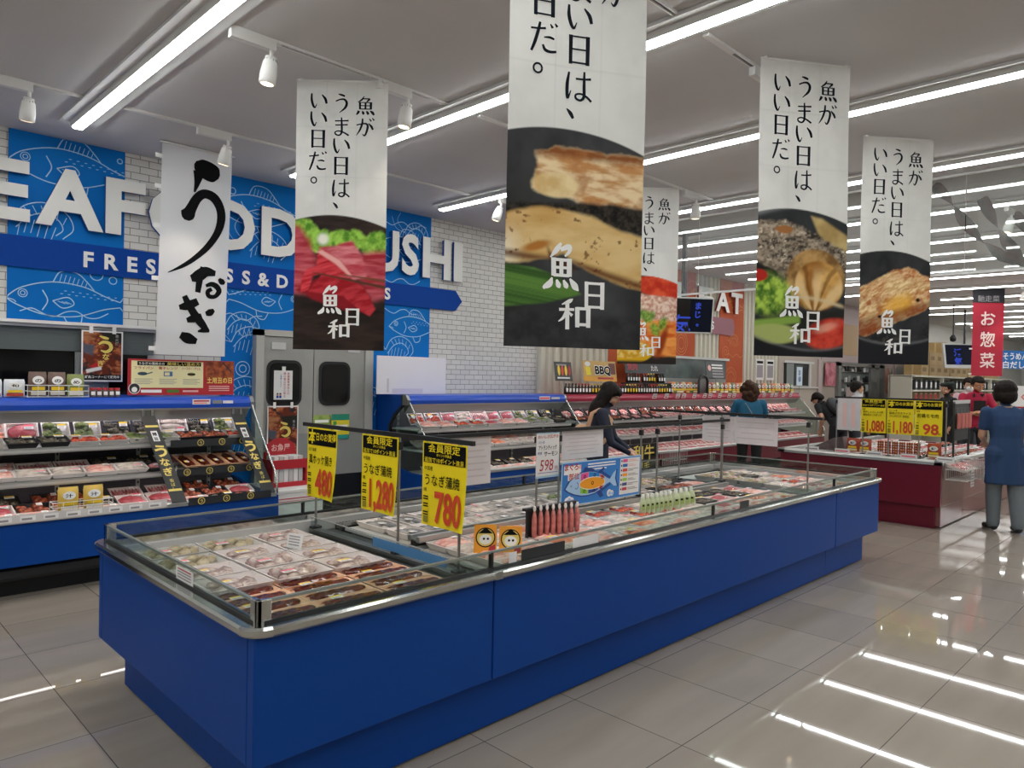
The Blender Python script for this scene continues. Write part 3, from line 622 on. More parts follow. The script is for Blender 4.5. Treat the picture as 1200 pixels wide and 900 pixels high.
def pic_stew(x, y):
    im = tex(x, y, '#26282a', '#333638', 3, 3, 1); im = lay(im, np.exp(-((y-1.42-.14*np.sin(x*2.2))/.03)**2)*.6, '#8d9092')
    im = lay(im, pmask(x, y, [(.6, 1.42), (.72, 1.4), (1.1, 1.18), (1.1, 1.05), (.75, 1.1)], .02), tex(x, y, '#a58850', '#d4bd85', 4, 4, 2))
    hd = mixc(tex(x+.2*y, y, '#352c24', '#a8957f', 6, 12, 3, .3, .7), tex(x, y, '#2a231d', '#c7b8a4', 34, 44, 8, .3, .7), np.full(x.shape, .45)); m = pmask(x, y, [(-.1, 1.34), (.3, 1.36), (.5, 1.31), (1.1, 1.02), (1.1, .72), (.6, .62), (.3, .7), (-.1, .72)], .02, .06, 4)
    im = lay(im, m, hd); im = lay(im, m*ss(.66, .8, fbm(x*26, y*26, 6)), '#d8cab4'); im = lay(im, emask(x+.06*fbm(x*20, y*20, 4), y, .33, 1.27, .09, .04), '#a06a38'); im = lay(im, m*ss(1.0, .8, y+.12*x)*.55, '#2c241c')
    im = lay(im, pmask(x, y, [(-.1, .95), (.2, .86), (.25, .8), (-.1, .86)], .012), '#1b1917')
    im = lay(im, emask(x, y, .66, .78, .33, .31, -.2, .05), tex(x, y, '#7d5a2e', '#c39a5e', 8, 8, 7)); 
    an = np.arctan2(y-.42, x-.66); cl = mixc(tex(x, y, '#9a6524', '#d9a85c', 5, 5, 5), col('#f0d29a'), .75*ss(.1, .9, np.sin(an*9+2.2*fbm(x*4, y*4, 5))*.5+.5)*ss(.98, .7, y)); cl = mixc(cl, col('#6d4418'), .6*ss(.9, 1.0, np.sin(an*9+2.2*fbm(x*4, y*4, 5)+2.6)*.5+.5))
    im = lay(im, emask(x, y, .7, .72, .27, .25, -.2, .06), cl); im = lay(im, np.exp(-((y-.5-.1*np.sin(x*3))/.02)**2)*emask(x, y, .66, .55, .34, .2)*.8, '#d9c49a')
    im = lay(im, pmask(x, y, [(.3, .5), (.6, .46), (1.1, .5), (1.1, .2), (.3, .2)], .04), '#20211f')
    im = lay(im, emask(x+.05*fbm(x*14, y*14, 3), y, .16, .62, .24, .2, 0, .3), tex(x, y, '#3c6b1c', '#b4d455', 16, 16, 8)); im = lay(im, emask(x, y, .02, .8, .1, .06), '#b5261c')
    im = lay(im, pmask(x, y, [(-.1, .34), (.5, .42), (.5, .34), (-.1, .26)], .02), '#86a848'); im = lay(im, emask(x, y, .2, .22, .3, .1), '#a9b46a')
    im = lay(im, emask(x, y, .84, .24, .28, .15, .2), tex(x, y, '#a81f18', '#e0503a', 7, 7, 9)); im = lay(im, emask(x, y, .8, .3, .12, .04, .3, .6)*.6, '#f3b9a0')
    im = lay(im, ss(.02, -.02, y-.19+.42*x-.33*x*x), '#191a1e'); im = lay(im, np.exp(-((y-.2+.42*x-.33*x*x)/.014)**2)*.5, '#77797c'); return im
def pic_grill(x, y):
    im = tex(x, y, '#202123', '#36373a', 3, 3, 1); im = lay(im, ss(.5, .75, fbm(x*3, y*2, 2))*ss(1.0, 1.4, y)*.5, '#585a5d')
    im = lay(im, ss(.6, .3, y)*ss(.55, .7, fbm(x*24, y*24, 4))*.5, '#5c5348')
    m = pmask(x, y, [(-.1, .93), (.15, 1.06), (.35, 1.17), (.6, 1.27), (.68, 1.29), (.85, 1.2), (1.1, 1.12), (1.1, .82), (.9, .72), (.7, .62), (.45, .52), (.3, .44), (.1, .36), (-.1, .38)], .018, .05, 3)
    fl = mixc(tex(x*1+.9*y, y-.6*x, '#c9742c', '#f2d596', 5, 17, 5, .25, .7), tex(x+.9*y, y-.6*x, '#a85a1e', '#fbecc6', 14, 46, 15, .3, .7), np.full(x.shape, .4)); im = lay(im, m, fl)
    im = lay(im, m*ss(.56, .8, fbm(x*7, y*7, 7))*.8, '#b0581c'); im = lay(im, m*ss(1.08, 1.2, y-.28*x+.04*fbm(x*15, y*15, 8))*.8, '#8f4a1c'); im = lay(im, m*emask(x, y, .55, .78, .2, .12, .4, .6)*.8, '#f2b63c')
    im = lay(im, m*ss(.62, .52, y-.28*x)*.7, '#7c3510'); im = lay(im, emask(x, y, .82, .85, .03, .025), '#2a1409'); im = lay(im, emask(x, y, .3, .62, .03, .02), '#2a1409')
    im = lay(im, ss(.02, -.02, y-.34+.3*x-.3*x*x), '#1d1e23'); im = lay(im, np.exp(-((y-.34+.3*x-.3*x*x)/.018)**2)*.6, '#77777a'); return im
def pic_eel(x, y):
    im = tex(x, y, '#22262c', '#6a2c1a', 4, 4, 1, .3, .5)
    im = lay(im, ss(.48, .6, fbm(x*5+.6*y, y*6, 2)), tex(x, y, '#7a2f18', '#c5764a', 10, 22, 3)); im = lay(im, pmask(x, y, [(-.1, 1.45), (.4, 1.5), (.3, 1.15), (-.1, 1.1)], .03), tex(x+.5*y, y, '#6b2d18', '#b0764e', 4, 22, 4))
    im = lay(im, pmask(x, y, [(.4, 1.45), (1.1, 1.5), (1.1, 1.05), (.55, 1.15)], .03), '#24241f'); im = lay(im, pmask(x, y, [(0, 1.05), (.3, 1.0), (.25, .7), (0, .8)], .05), '#4e5563')
    im = lay(im, pmask(x, y, [(.18, .4), (.42, .55), (.5, .42), (.25, .3)], .02), '#b8242a'); im = lay(im, pmask(x, y, [(.08, .3), (.48, .4), (.48, .3), (.1, .2)], .015), '#e8e6e2')
    im = lay(im, ss(.2, .13, y), '#20201f'); return im
def printed_mesh(name, w, h, nx, ny, paint, P, extra=None):
    """grid sheet w x h (its lower left corner at P(0,0)) coloured by paint(x, y) with x, y in units of the width"""
    gx = np.linspace(0, w, nx+1); gy = np.linspace(0, h, ny+1); X, Y = np.meshgrid(gx, gy)
    colr = np.clip(paint(X/w, Y/w), 0, 1)
    vs = [P(a, b, 0) for a, b in zip(X.ravel().tolist(), Y.ravel().tolist())]
    n = nx+1; fs = [(j*n+i, j*n+i+1, (j+1)*n+i+1, (j+1)*n+i) for j in range(ny) for i in range(nx)]
    ng, nf = len(vs), len(fs); mi = [0]*nf
    if extra: vs = vs+extra.v; fs = fs+[tuple(ng+i for i in f) for f in extra.f]; mi += [1+i for i in extra.m]
    me = bpy.data.meshes.new(name); me.from_pydata([tuple(v) for v in vs], [], fs)
    at = me.color_attributes.new('print', 'FLOAT_COLOR', 'POINT'); c4 = np.ones((len(vs), 4), np.float32); c4[:ng, :3] = colr.reshape(-1, 3)
    at.data.foreach_set('color', c4.ravel()); me.polygons.foreach_set('use_smooth', [True]*nf+[False]*(len(fs)-nf)); me.materials.append(M['cloth_print' if name == 'banner' else 'paper_print'])
    for m in (extra.sl if extra else []): me.materials.append(m)
    me.polygons.foreach_set('material_index', mi); me.update()
    return me
# serif style characters as brush strokes in a unit square
GL = {
 '魚': [[(.42, 1, .03), (.3, .82, .07), (.1, .68, .03)], [(.36, .87, .05), (.66, .87, .05), (.7, .84, .08), (.56, .7, .04)], [(.2, .69, .09), (.21, .3, .08)], [(.2, .67, .035), (.8, .67, .035)], [(.79, .69, .1), (.79, .3, .09)], [(.5, .67, .075), (.5, .32, .075)], [(.2, .5, .035), (.8, .5, .035)], [(.2, .32, .04), (.8, .32, .04)], [(.16, .22, .1), (.1, .1, .09), (.02, .0, .03)], [(.33, .21, .04), (.38, .12, .1), (.41, .02, .07)], [(.55, .21, .04), (.62, .12, .1), (.66, .02, .07)], [(.76, .23, .04), (.88, .13, .11), (.97, .0, .07)]],
 'が': [[(.04, .62, .05), (.3, .68, .05), (.55, .7, .07), (.64, .55, .09), (.56, .2, .08), (.46, .06, .06), (.36, .16, .02)], [(.36, .98, .06), (.34, .7, .08), (.22, .35, .07), (.04, .06, .02)], [(.68, .72, .04), (.84, .55, .09), (.92, .38, .07)], [(.72, .98, .03), (.82, .84, .07)], [(.88, 1.02, .03), (.98, .88, .07)]],
 'う': [[(.3, .98, .04), (.48, .94, .08), (.64, .88, .07)], [(.16, .6, .05), (.4, .7, .06), (.62, .7, .08), (.74, .52, .1), (.66, .26, .09), (.36, -.02, .02)]],
 'ま': [[(.14, .8, .05), (.5, .82, .05), (.86, .84, .06)], [(.16, .58, .05), (.5, .6, .05), (.82, .62, .06)], [(.48, 1, .05), (.5, .6, .08), (.5, .2, .08), (.38, .04, .06), (.2, .08, .06), (.16, .2, .05), (.34, .27, .05), (.6, .2, .06), (.88, .04, .07)]],
 'い': [[(.12, .84, .06), (.12, .5, .09), (.2, .2, .09), (.3, .08, .06), (.4, .28, .02)], [(.66, .78, .04), (.84, .56, .1), (.92, .3, .08)]],
 '日': [[(.2, .98, .1), (.2, .02, .09)], [(.2, .94, .04), (.8, .94, .04)], [(.8, .98, .11), (.8, .02, .1)], [(.2, .52, .04), (.8, .52, .04)], [(.2, .08, .045), (.8, .08, .045)]],
 'は': [[(.16, .92, .05), (.1, .5, .09), (.12, .06, .07), (.24, .32, .02)], [(.4, .72, .05), (.7, .73, .05), (.94, .76, .06)], [(.7, .98, .05), (.7, .5, .08), (.7, .16, .08), (.58, .03, .06), (.42, .08, .06), (.42, .2, .05), (.6, .24, .05), (.8, .16, .06), (.97, .02, .06)]],
 'だ': [[(.04, .74, .05), (.3, .76, .05), (.56, .8, .06)], [(.36, .98, .06), (.3, .7, .08), (.18, .3, .08), (.06, .0, .06)], [(.5, .5, .03), (.7, .52, .06), (.86, .48, .05)], [(.46, .26, .05), (.54, .1, .08), (.72, .05, .07), (.94, .08, .06)], [(.72, .96, .03), (.8, .84, .07)], [(.88, 1, .03), (.96, .9, .07)]],
 '。': [[(.3+.15*math.cos(a), .15+.15*math.sin(a), .05) for a in np.linspace(0, 2*PI, 10)]],
 '、': [[(.1, .34, .03), (.24, .2, .1), (.34, .04, .07)]],
 '和': [[(.46, .98, .02), (.36, .9, .12), (.12, .78, .03)], [(.04, .62, .09), (.5, .64, .08)], [(.29, .86, .13), (.29, .0, .13)], [(.27, .58, .1), (.16, .36, .09), (.02, .24, .03)], [(.32, .56, .05), (.44, .44, .1)], [(.6, .72, .15), (.6, .08, .14)], [(.58, .68, .09), (.96, .68, .09)], [(.94, .72, .15), (.94, .08, .14)], [(.58, .17, .09), (.96, .17, .09)]],
 '魚B': [[(.5, 1.05, .06), (.36, .9, .14), (.16, .72, .03)], [(.48, .9, .1), (.74, .98, .14), (.76, .88, .1), (.62, .76, .05)], [(.26, .72, .13), (.27, .32, .13)], [(.24, .68, .08), (.78, .68, .08)], [(.76, .72, .14), (.76, .32, .14)], [(.51, .68, .11), (.51, .34, .11)], [(.26, .51, .07), (.76, .51, .07)], [(.26, .34, .08), (.76, .34, .08)], [(.22, .28, .04), (.14, .14, .16), (-.02, .06, .1), (.0, .02, .02)], [(.36, .24, .05), (.42, .12, .14), (.46, .06, .04)], [(.58, .24, .05), (.66, .12, .14), (.7, .06, .04)], [(.78, .28, .05), (.94, .12, .18), (1.06, .02, .03)]],
 '日B': [[(.1, 1, .17), (.1, -.02, .16)], [(.05, .94, .11), (.95, .94, .11)], [(.9, 1, .19), (.9, -.02, .18)], [(.1, .5, .1), (.9, .5, .1)], [(.1, .06, .11), (.9, .06, .11)]],
}
def glyph(w, P, g, x, y, sx, sy, m, l=.0022, k=6, bw=1.):
    for st in GL[g]: w.stroke(P, [(a*sx, b*sy, bw*c*(sx+sy)/2) for a, b, c in st], m, l, 1., x, y, k)
BW, BH = .576, 1.70
def banner(label, centre, ang, paint, nx, seed, top=CEIL-.03, swing=0.):
    """cloth banner hung from the ceiling; ang = heading of its printed face's right hand edge"""
    r = V(math.cos(ang), math.sin(ang), 0); nrm = r.cross(V(0, 0, 1)); o = V(centre[0], centre[1], top-BH)-r*BW/2
    def P(x, y, l=0.):
        s = 1-y/BH
        d = .006*math.sin(11*x+3*seed+2.2*y)*(.3+s)+.004*math.sin(5.3*y+seed)+swing*s*s
        if x < .02 or x > BW-.02: d -= .0
        return o+r*x+V(0, 0, y)+nrm*(d+l)
    def pt(x, y):
        im = paint(x, y); a = (.80+.055*np.clip(1-((x-.4)/.52)**2, -1, 1))*BH/1.70/BW
        wh = tex(x, y, '#dcdcd8', '#e6e6e2', 3, 3, seed)
        wh = lay(wh, (np.exp(-((x-.33)/.006)**2)+np.exp(-((x-.66)/.006)**2))*.25+(np.exp(-((y-1.9)/.008)**2)+np.exp(-((y-2.45)/.008)**2))*.25, '#c9c9c6')
        return lay(im, ss(-.006, .006, y-a), wh)
    w = MB(); u = BW; T = BH
    for cx, chars, ys in ((.655, '魚が', (.36, .60)), (.40, 'うまい日は、', (.34, .60, .80, 1.03, 1.27, 1.40)), (.145, 'いい日だ。', (.31, .51, .74, .98, 1.12))):
        for ch, yy in zip(chars, ys): glyph(w, P, ch, (cx-.005)*u, T-yy*u, .205*u, .205*u, M['navyink'], bw=1.35)
    glyph(w, P, '魚B', .28*u, .385*u, .235*u, .31*u, M['wht']); glyph(w, P, '日B', .575*u, .275*u, .15*u, .185*u, M['wht']); glyph(w, P, '和', .375*u, .125*u, .245*u, .215*u, M['wht'])
    me = printed_mesh('banner', BW, BH, nx, int(nx*2.9), pt, P, w)
    b = bpy.data.objects.new('hanging_banner', me); C.objects.link(b)
    tag(b, label, 'banner', 'fish slogan banners')
    w = MB(); a0, a1 = P(0, BH), P(BW, BH); w.tube([a0+V(0, 0, .004), a1+V(0, 0, .004)], .006, M['white'], 8)
    for q in (.03, BW-.03): w.box(tuple(P(q, BH)-V(.012, .012, 0)), tuple(P(q, BH)+V(.012, .012, .011)), M['white'])
    w.build('banner_rod', b)
    return b
face = -.7836               # the banners hang diagonally to the aisles, facing the entrance corner
banner('white slogan banner with red tuna sashimi and chopsticks, left of the aisle', (2.476, 4.054), face+.02, pic_tuna, 110, 1)
banner('largest nearest slogan banner showing browned cod fillets on a green leaf', (2.188, 1.857), face+.30, pic_cod, 190, 2, CEIL-.062)
banner('slogan banner with orange salmon and a lemon slice, half behind the cod banner', (5.898, 4.076), face+.04, pic_salmon, 70, 3)
banner('slogan banner with a stewed fish head, clam and tomato', (4.169, 1.817), face+.2, pic_stew, 110, 4)
banner('rightmost slogan banner with a golden grilled fillet on a black plate', (5.924, 1.861), face+.13, pic_grill, 95, 5)
# ------------------------------------------------------------------ translucent white eel banner by the wall
o = V(2.105, 6.24, 1.70)
def PU(x, y, l=0.): return o+V(x+.045*y/1.73*.9, -l-.012*math.sin(7*x+2*y)-.02*(1-y/1.73), y)
w = MB(); n, k = 12, 30
w.add([PU(.575*i/n, 1.73*j/k) for j in range(k+1) for i in range(n+1)], [(j*(n+1)+i, j*(n+1)+i+1, (j+1)*(n+1)+i+1, (j+1)*(n+1)+i) for j in range(k) for i in range(n)], None, True)
thin = mat('thin_white_cloth', '#f6f6f7', .8, spec=.1); nt = thin.node_tree; b_ = nt.nodes['Principled BSDF']; t_ = nt.nodes.new('ShaderNodeBsdfTranslucent'); t_.inputs[0].default_value = (.95, .95, .96, 1); tr_ = nt.nodes.new('ShaderNodeBsdfTransparent')
x1 = nt.nodes.new('ShaderNodeMixShader'); x1.inputs[0].default_value = .35; nt.links.new(b_.outputs[0], x1.inputs[1]); nt.links.new(t_.outputs[0], x1.inputs[2])
x2 = nt.nodes.new('ShaderNodeMixShader'); x2.inputs[0].default_value = .10; nt.links.new(x1.outputs[0], x2.inputs[1]); nt.links.new(tr_.outputs[0], x2.inputs[2]); nt.links.new(x2.outputs[0], nt.nodes['Material Output'].inputs[0])
w.sl = [thin]
def E(px, py): return ((px/4-180+((py/4+225)-168)*.0364)*.575/82.5, 1.73-((py/4+225)-168-(px/4-180)*.1)*1.73/247)
def US(pts): w2.stroke(PU, [(*E(a, b), c/4*.575/82.5) for a, b, c in pts], M['ink'], .004, k=7)
w2 = w
US([(872, -152, 20), (890, -140, 70), (930, -118, 92), (968, -100, 78), (985, -92, 20)]); US([(890, -110, 55), (882, -60, 30), (868, -10, 8)])
US([(815, 75, 30), (835, 100, 62), (852, 70, 50), (880, 20, 44), (915, -5, 44), (960, 10, 46), (990, 60, 42), (995, 120, 40), (975, 185, 34), (930, 250, 30), (870, 305, 24), (810, 345, 18), (740, 378, 3)])
US([(848, 405, 30), (880, 395, 55), (920, 372, 50), (968, 380, 26)]); US([(905, 348, 20), (890, 410, 32), (880, 472, 26)]); US([(985, 405, 14), (1000, 420, 30), (1014, 428, 14)])
US([(920, 440, 14), (950, 432, 24), (975, 445, 28), (985, 468, 26), (965, 492, 20), (935, 490, 22), (930, 468, 22), (950, 455, 18)])
US([(790, 542, 22), (830, 535, 42), (880, 515, 34)]); US([(815, 488, 26), (835, 530, 34), (865, 580, 40), (895, 620, 40), (925, 658, 24)]); US([(825, 605, 22), (865, 595, 40), (898, 585, 24)]); US([(878, 660, 8), (905, 656, 22), (936, 660, 14)])
US([(795, 672, 30), (830, 690, 52), (872, 708, 26)]); US([(918, 576, 20), (940, 570, 34), (960, 558, 16)])
ub = w.build('hanging_banner'); tag(ub, 'thin white banner brushed with black eel lettering before the sign wall', 'banner')
w = MB(); w.tube([PU(-.02, 1.735), PU(.6, 1.735)], .008, M['white'], 8); child(w, 'banner_rod', ub)
w = MB()
for yy in (.03, .60, 1.03, 1.35, 1.6): w.quad(PU, -.05, yy, .01, yy+.035, M['wht'], -.002)
w.build('hanging_loop', ub)
# ------------------------------------------------------------------ low island cabinet, blue
mesh_m = mat('perforated_black', '#2e2e2f', .4)
def vent(w, a, b, n, along):
    """perforated return-air strip: dark slots between light ribs"""
    (x0, y0, z0), (x1, y1, z1) = a, b
    w.box(a, b, mesh_m)
    for i in range(n):
        t = (i+.5)/n
        if along == 'x': c = x0+(x1-x0)*t; w.box((c-.004, y0, z1), (c+.004, y1, z1+.004), M['steel'])
        else: c = y0+(y1-y0)*t; w.box((x0, c-.004, z1), (x1, c+.004, z1+.004), M['steel'])
IX0, IX1, IY0, IY1, IZ = 1.09, 6.93, 2.27, 3.95, .695
isl = thing('island_cabinet', 'long low blue refrigerated island cabinet in the middle of the floor', 'refrigerated cabinet', (4, 3.1, 0)); io = Vector((4, 3.1, 0))
def ich(mb, name, **k): o = mb.build(name, isl, **k); o.matrix_parent_inverse = Matrix.Translation(-io); return o
w = MB(); t_ = .05
for a, b in ((IX0, 2.172), (2.178, 5.957), (5.963, IX1)):
    w.box((a, IY0, .25), (b, IY0+t_, IZ), M['blue']); w.box((a, IY1-t_, .25), (b, IY1, IZ), M['blue'])
w.box((IX0, IY0+t_, .25), (IX0+t_, IY1-t_, IZ), M['blue']); w.box((IX1-t_, IY0+t_, .25), (IX1, IY1-t_, IZ), M['blue'])
w.box((IX0+.01, IY0+.01, .245), (IX1-.01, IY1-.01, .26), M['blue']); ich(w, 'body_panel', bevel=.006)
w = MB(); w.box((IX0+.1, IY0+.075, .012), (5.955, IY1-.075, .245), M['blue']); w.box((5.96, IY0+.075, .012), (IX1-.165, IY1-.075, .245), M['blue'])
for x in (1.25, 3, 5, 6.6):
    for y in (2.42, 3.75): w.box((x, y, 0), (x+.08, y+.06, .013), M['black'])
ich(w, 'plinth')
w = MB(); rr = [(-.035, 0), (-.035, .028), (-.028, .036), (.03, .036), (.03, 0)]
def ring(w, prof, m, z, x0, x1, y0, y1, r=.05):
    """profile (outward is negative) swept round the rounded rectangle of the cabinet top"""
    path = []
    for cx, cy, a0 in ((x1-r, y1-r, 0), (x0+r, y1-r, PI/2), (x0+r, y0+r, PI), (x1-r, y0+r, 1.5*PI)):
        for i in range(5): a = a0+PI/2*i/4; path.append((cx, cy, a))
    k = len(prof); vs = []
    for cx, cy, a in path:
        for o, h in prof: vs.append(V(cx+(r-o)*math.cos(a), cy+(r-o)*math.sin(a), z+h))
    n = len(path)
    w.add(vs, [(i*k+j, ((i+1) % n)*k+j, ((i+1) % n)*k+(j+1) % k, i*k+(j+1) % k) for i in range(n) for j in range(k)], m, False)
ring(w, [(-.028, 0), (-.034, .008), (-.034, .026), (-.026, .034), (.05, .034), (.05, 0)], M['chrome'], IZ, IX0, IX1, IY0, IY1)
for x in (2.175, 5.96): w.box((x-.02, IY0-.036, IZ+.002), (x+.02, IY0, IZ+.033), M['steel'])
ich(w, 'bumper_rail')
w = MB(); g0, g1 = IZ+.034, .803
ring(w, [(.012, 0), (.012, .009), (.03, .009), (.03, 0)], M['black'], g0, IX0, IX1, IY0, IY1)
ich(w, 'gasket')
gx0, gx1, gy0, gy1 = IX0+.022, IX1-.022, IY0+.022, IY1-.022
def pane(a, b): w = MB(); w.box(a, b, M['glass']); return ich(w, 'glass_panel')
for xs_ in ((gx0+.03, 2.168), (2.182, 4.06), (4.07, 5.953), (5.967, gx1-.03)):
    pane((xs_[0], gy0-.003, g0), (xs_[1], gy0+.003, g1)); pane((xs_[0], gy1-.003, g0), (xs_[1], gy1+.003, g1))
pane((gx0-.003, gy0+.03, g0), (gx0+.003, gy1-.03, g1)); pane((gx1-.003, gy0+.03, g0), (gx1+.003, gy1-.03, g1))
edge = mat('glass_edge_strip', '#8d958f', .25, .3)
w = MB()
for y in (gy0, gy1): w.box((gx0+.03, y-.006, g1-.004), (gx1-.03, y+.006, g1+.006), edge)
for x in (gx0, gx1): w.box((x-.006, gy0+.03, g1-.004), (x+.006, gy1-.03, g1+.006), edge)
ich(w, 'glass_edge')
for x in (gx0, gx1):
    for y in (gy0, gy1):
        w = MB(); sx, sy = (1 if x < 4 else -1), (1 if y < 3 else -1)
        w.box((min(x-.008*sx, x+.045*sx), min(y-.008*sy, y+.012*sy), g0-.01), (max(x-.008*sx, x+.045*sx), max(y-.008*sy, y+.012*sy), g1+.008), M['chrome'])
        w.box((min(x-.008*sx, x+.012*sx), min(y-.008*sy, y+.045*sy), g0-.01), (max(x-.008*sx, x+.012*sx), max(y-.008*sy, y+.045*sy), g1+.008), M['chrome'])
        ich(w, 'corner_post', bevel=.004)
for x in (2.175, 4.065, 5.96):
    for y in (gy0, gy1): w = MB(); w.box((x-.007, y-.009, g0-.01), (x+.007, y+.009, g1), M['black']); ich(w, 'glass_clip')
# inside: liner, decks, vents, dividers
w = MB()
w.box((IX0+.05, IY0+.05, .50), (IX1-.05, IY1-.05, .52), M['liner'])
for a, b in (((IX0+.05, IY0+.05, .52), (2.2, IY0+.075, IZ)), ((IX0+.05, IY1-.075, .52), (IX1-.05, IY1-.05, IZ)), ((IX0+.05, IY0+.05, .52), (IX0+.075, IY1-.05, IZ)), ((IX1-.075, IY0+.05, .52), (IX1-.05, IY1-.05, IZ)), ((2.2, IY0+.05, .52), (IX1-.05, IY0+.075, IZ))): w.box(a, b, M['liner'])
w.box((IX0+.125, IY0+.085, .62), (2.065, IY1-.085, .635), M['lgrey']); w.box((2.37, IY0+.085, .63), (5.66, 3.045, .645), M['lgrey']); w.box((2.37, 3.155, .63), (5.66, IY1-.175, .645), M['lgrey']); w.box((5.98, IY0+.085, .63), (6.76, IY1-.175, .645), M['lgrey'])
ich(w, 'liner')
w = MB(); vent(w, (2.08, IY0+.09, .60), (2.17, IY1-.09, .63), 90, 'y'); vent(w, (2.25, IY0+.09, .60), (2.34, IY1-.09, .63), 90, 'y'); w.box((2.07, IY0+.09, .62), (2.08, IY1-.09, .645), M['steel']); ich(w, 'vent_grille')
w = MB(); vent(w, (2.36, IY1-.155, .60), (6.8, IY1-.08, .66), 200, 'x'); w.box((2.36, IY1-.17, .655), (6.8, IY1-.155, .675), M['steel']); ich(w, 'vent_grille')
w = MB(); w.box((IX0+.076, IY0+.09, .60), (IX0+.118, IY1-.09, .655), mat('blue_grey_vent', '#6c7f8c', .35, .4)); ich(w, 'vent_grille')
w = MB(); vent(w, (6.78, IY0+.09, .60), (IX1-.08, IY1-.17, .665), 80, 'y'); w.box((6.765, IY0+.09, .655), (6.78, IY1-.17, .675), M['steel']); ich(w, 'vent_grille')
w = MB()
for y in (3.05, 3.125): w.box((2.37, y, .68), (5.66, y+.028, .71), M['alu'])
w.box((2.37, 3.06, .60), (5.66, 3.14, .66), M['grey']); vent(w, (2.37, 3.078, .66), (5.66, 3.125, .685), 150, 'x'); ich(w, 'centre_divider')
w = MB(); w.box((2.185, IY0+.08, .60), (2.235, IY1-.08, .655), M['steel']); w.box((2.196, IY0+.08, .655), (2.202, IY1-.08, .72), M['acryl']); w.box((2.195, IY0+.08, .717), (2.203, IY1-.08, .721), M['alu']); w.box((2.1925, 2.62, .665), (2.1955, 3.22, .712), mat('blue_strip', '#4f86b8', .4)); ich(w, 'end_divider')
w = MB(); w.box((5.70, IY0+.08, .60), (5.92, IY1-.08, .655), M['dark']); w.box((5.82, IY0+.08, .655), (5.826, IY1-.08, .71), M['acryl']); ich(w, 'end_divider')
# notices stuck to the inside of the glass
w = MB(); P = plane((gx0-.0045, 3.0, .737), (0, -1, 0), (0, 0, 1)); w.sheet(P, .17, .055, .0005, M['paper'])
for i in range(4): w.quad(P, .015, .01+i*.011, .15, .015+i*.011, M['crimson'] if i == 3 else M['greyink'], .0005)
ich(w, 'glass_notice')
for x, ww, mk in ((2.28, .05, 'label'), (2.36, .3, 'dark'), (2.72, .2, 'label'), (4.4, .12, 'dark')):
    w = MB(); P = plane((x, gy0-.0045, .735), (1, 0, 0), (0, 0, 1)); w.sheet(P, ww, .05, .0005, M[mk]); ich(w, 'glass_notice')

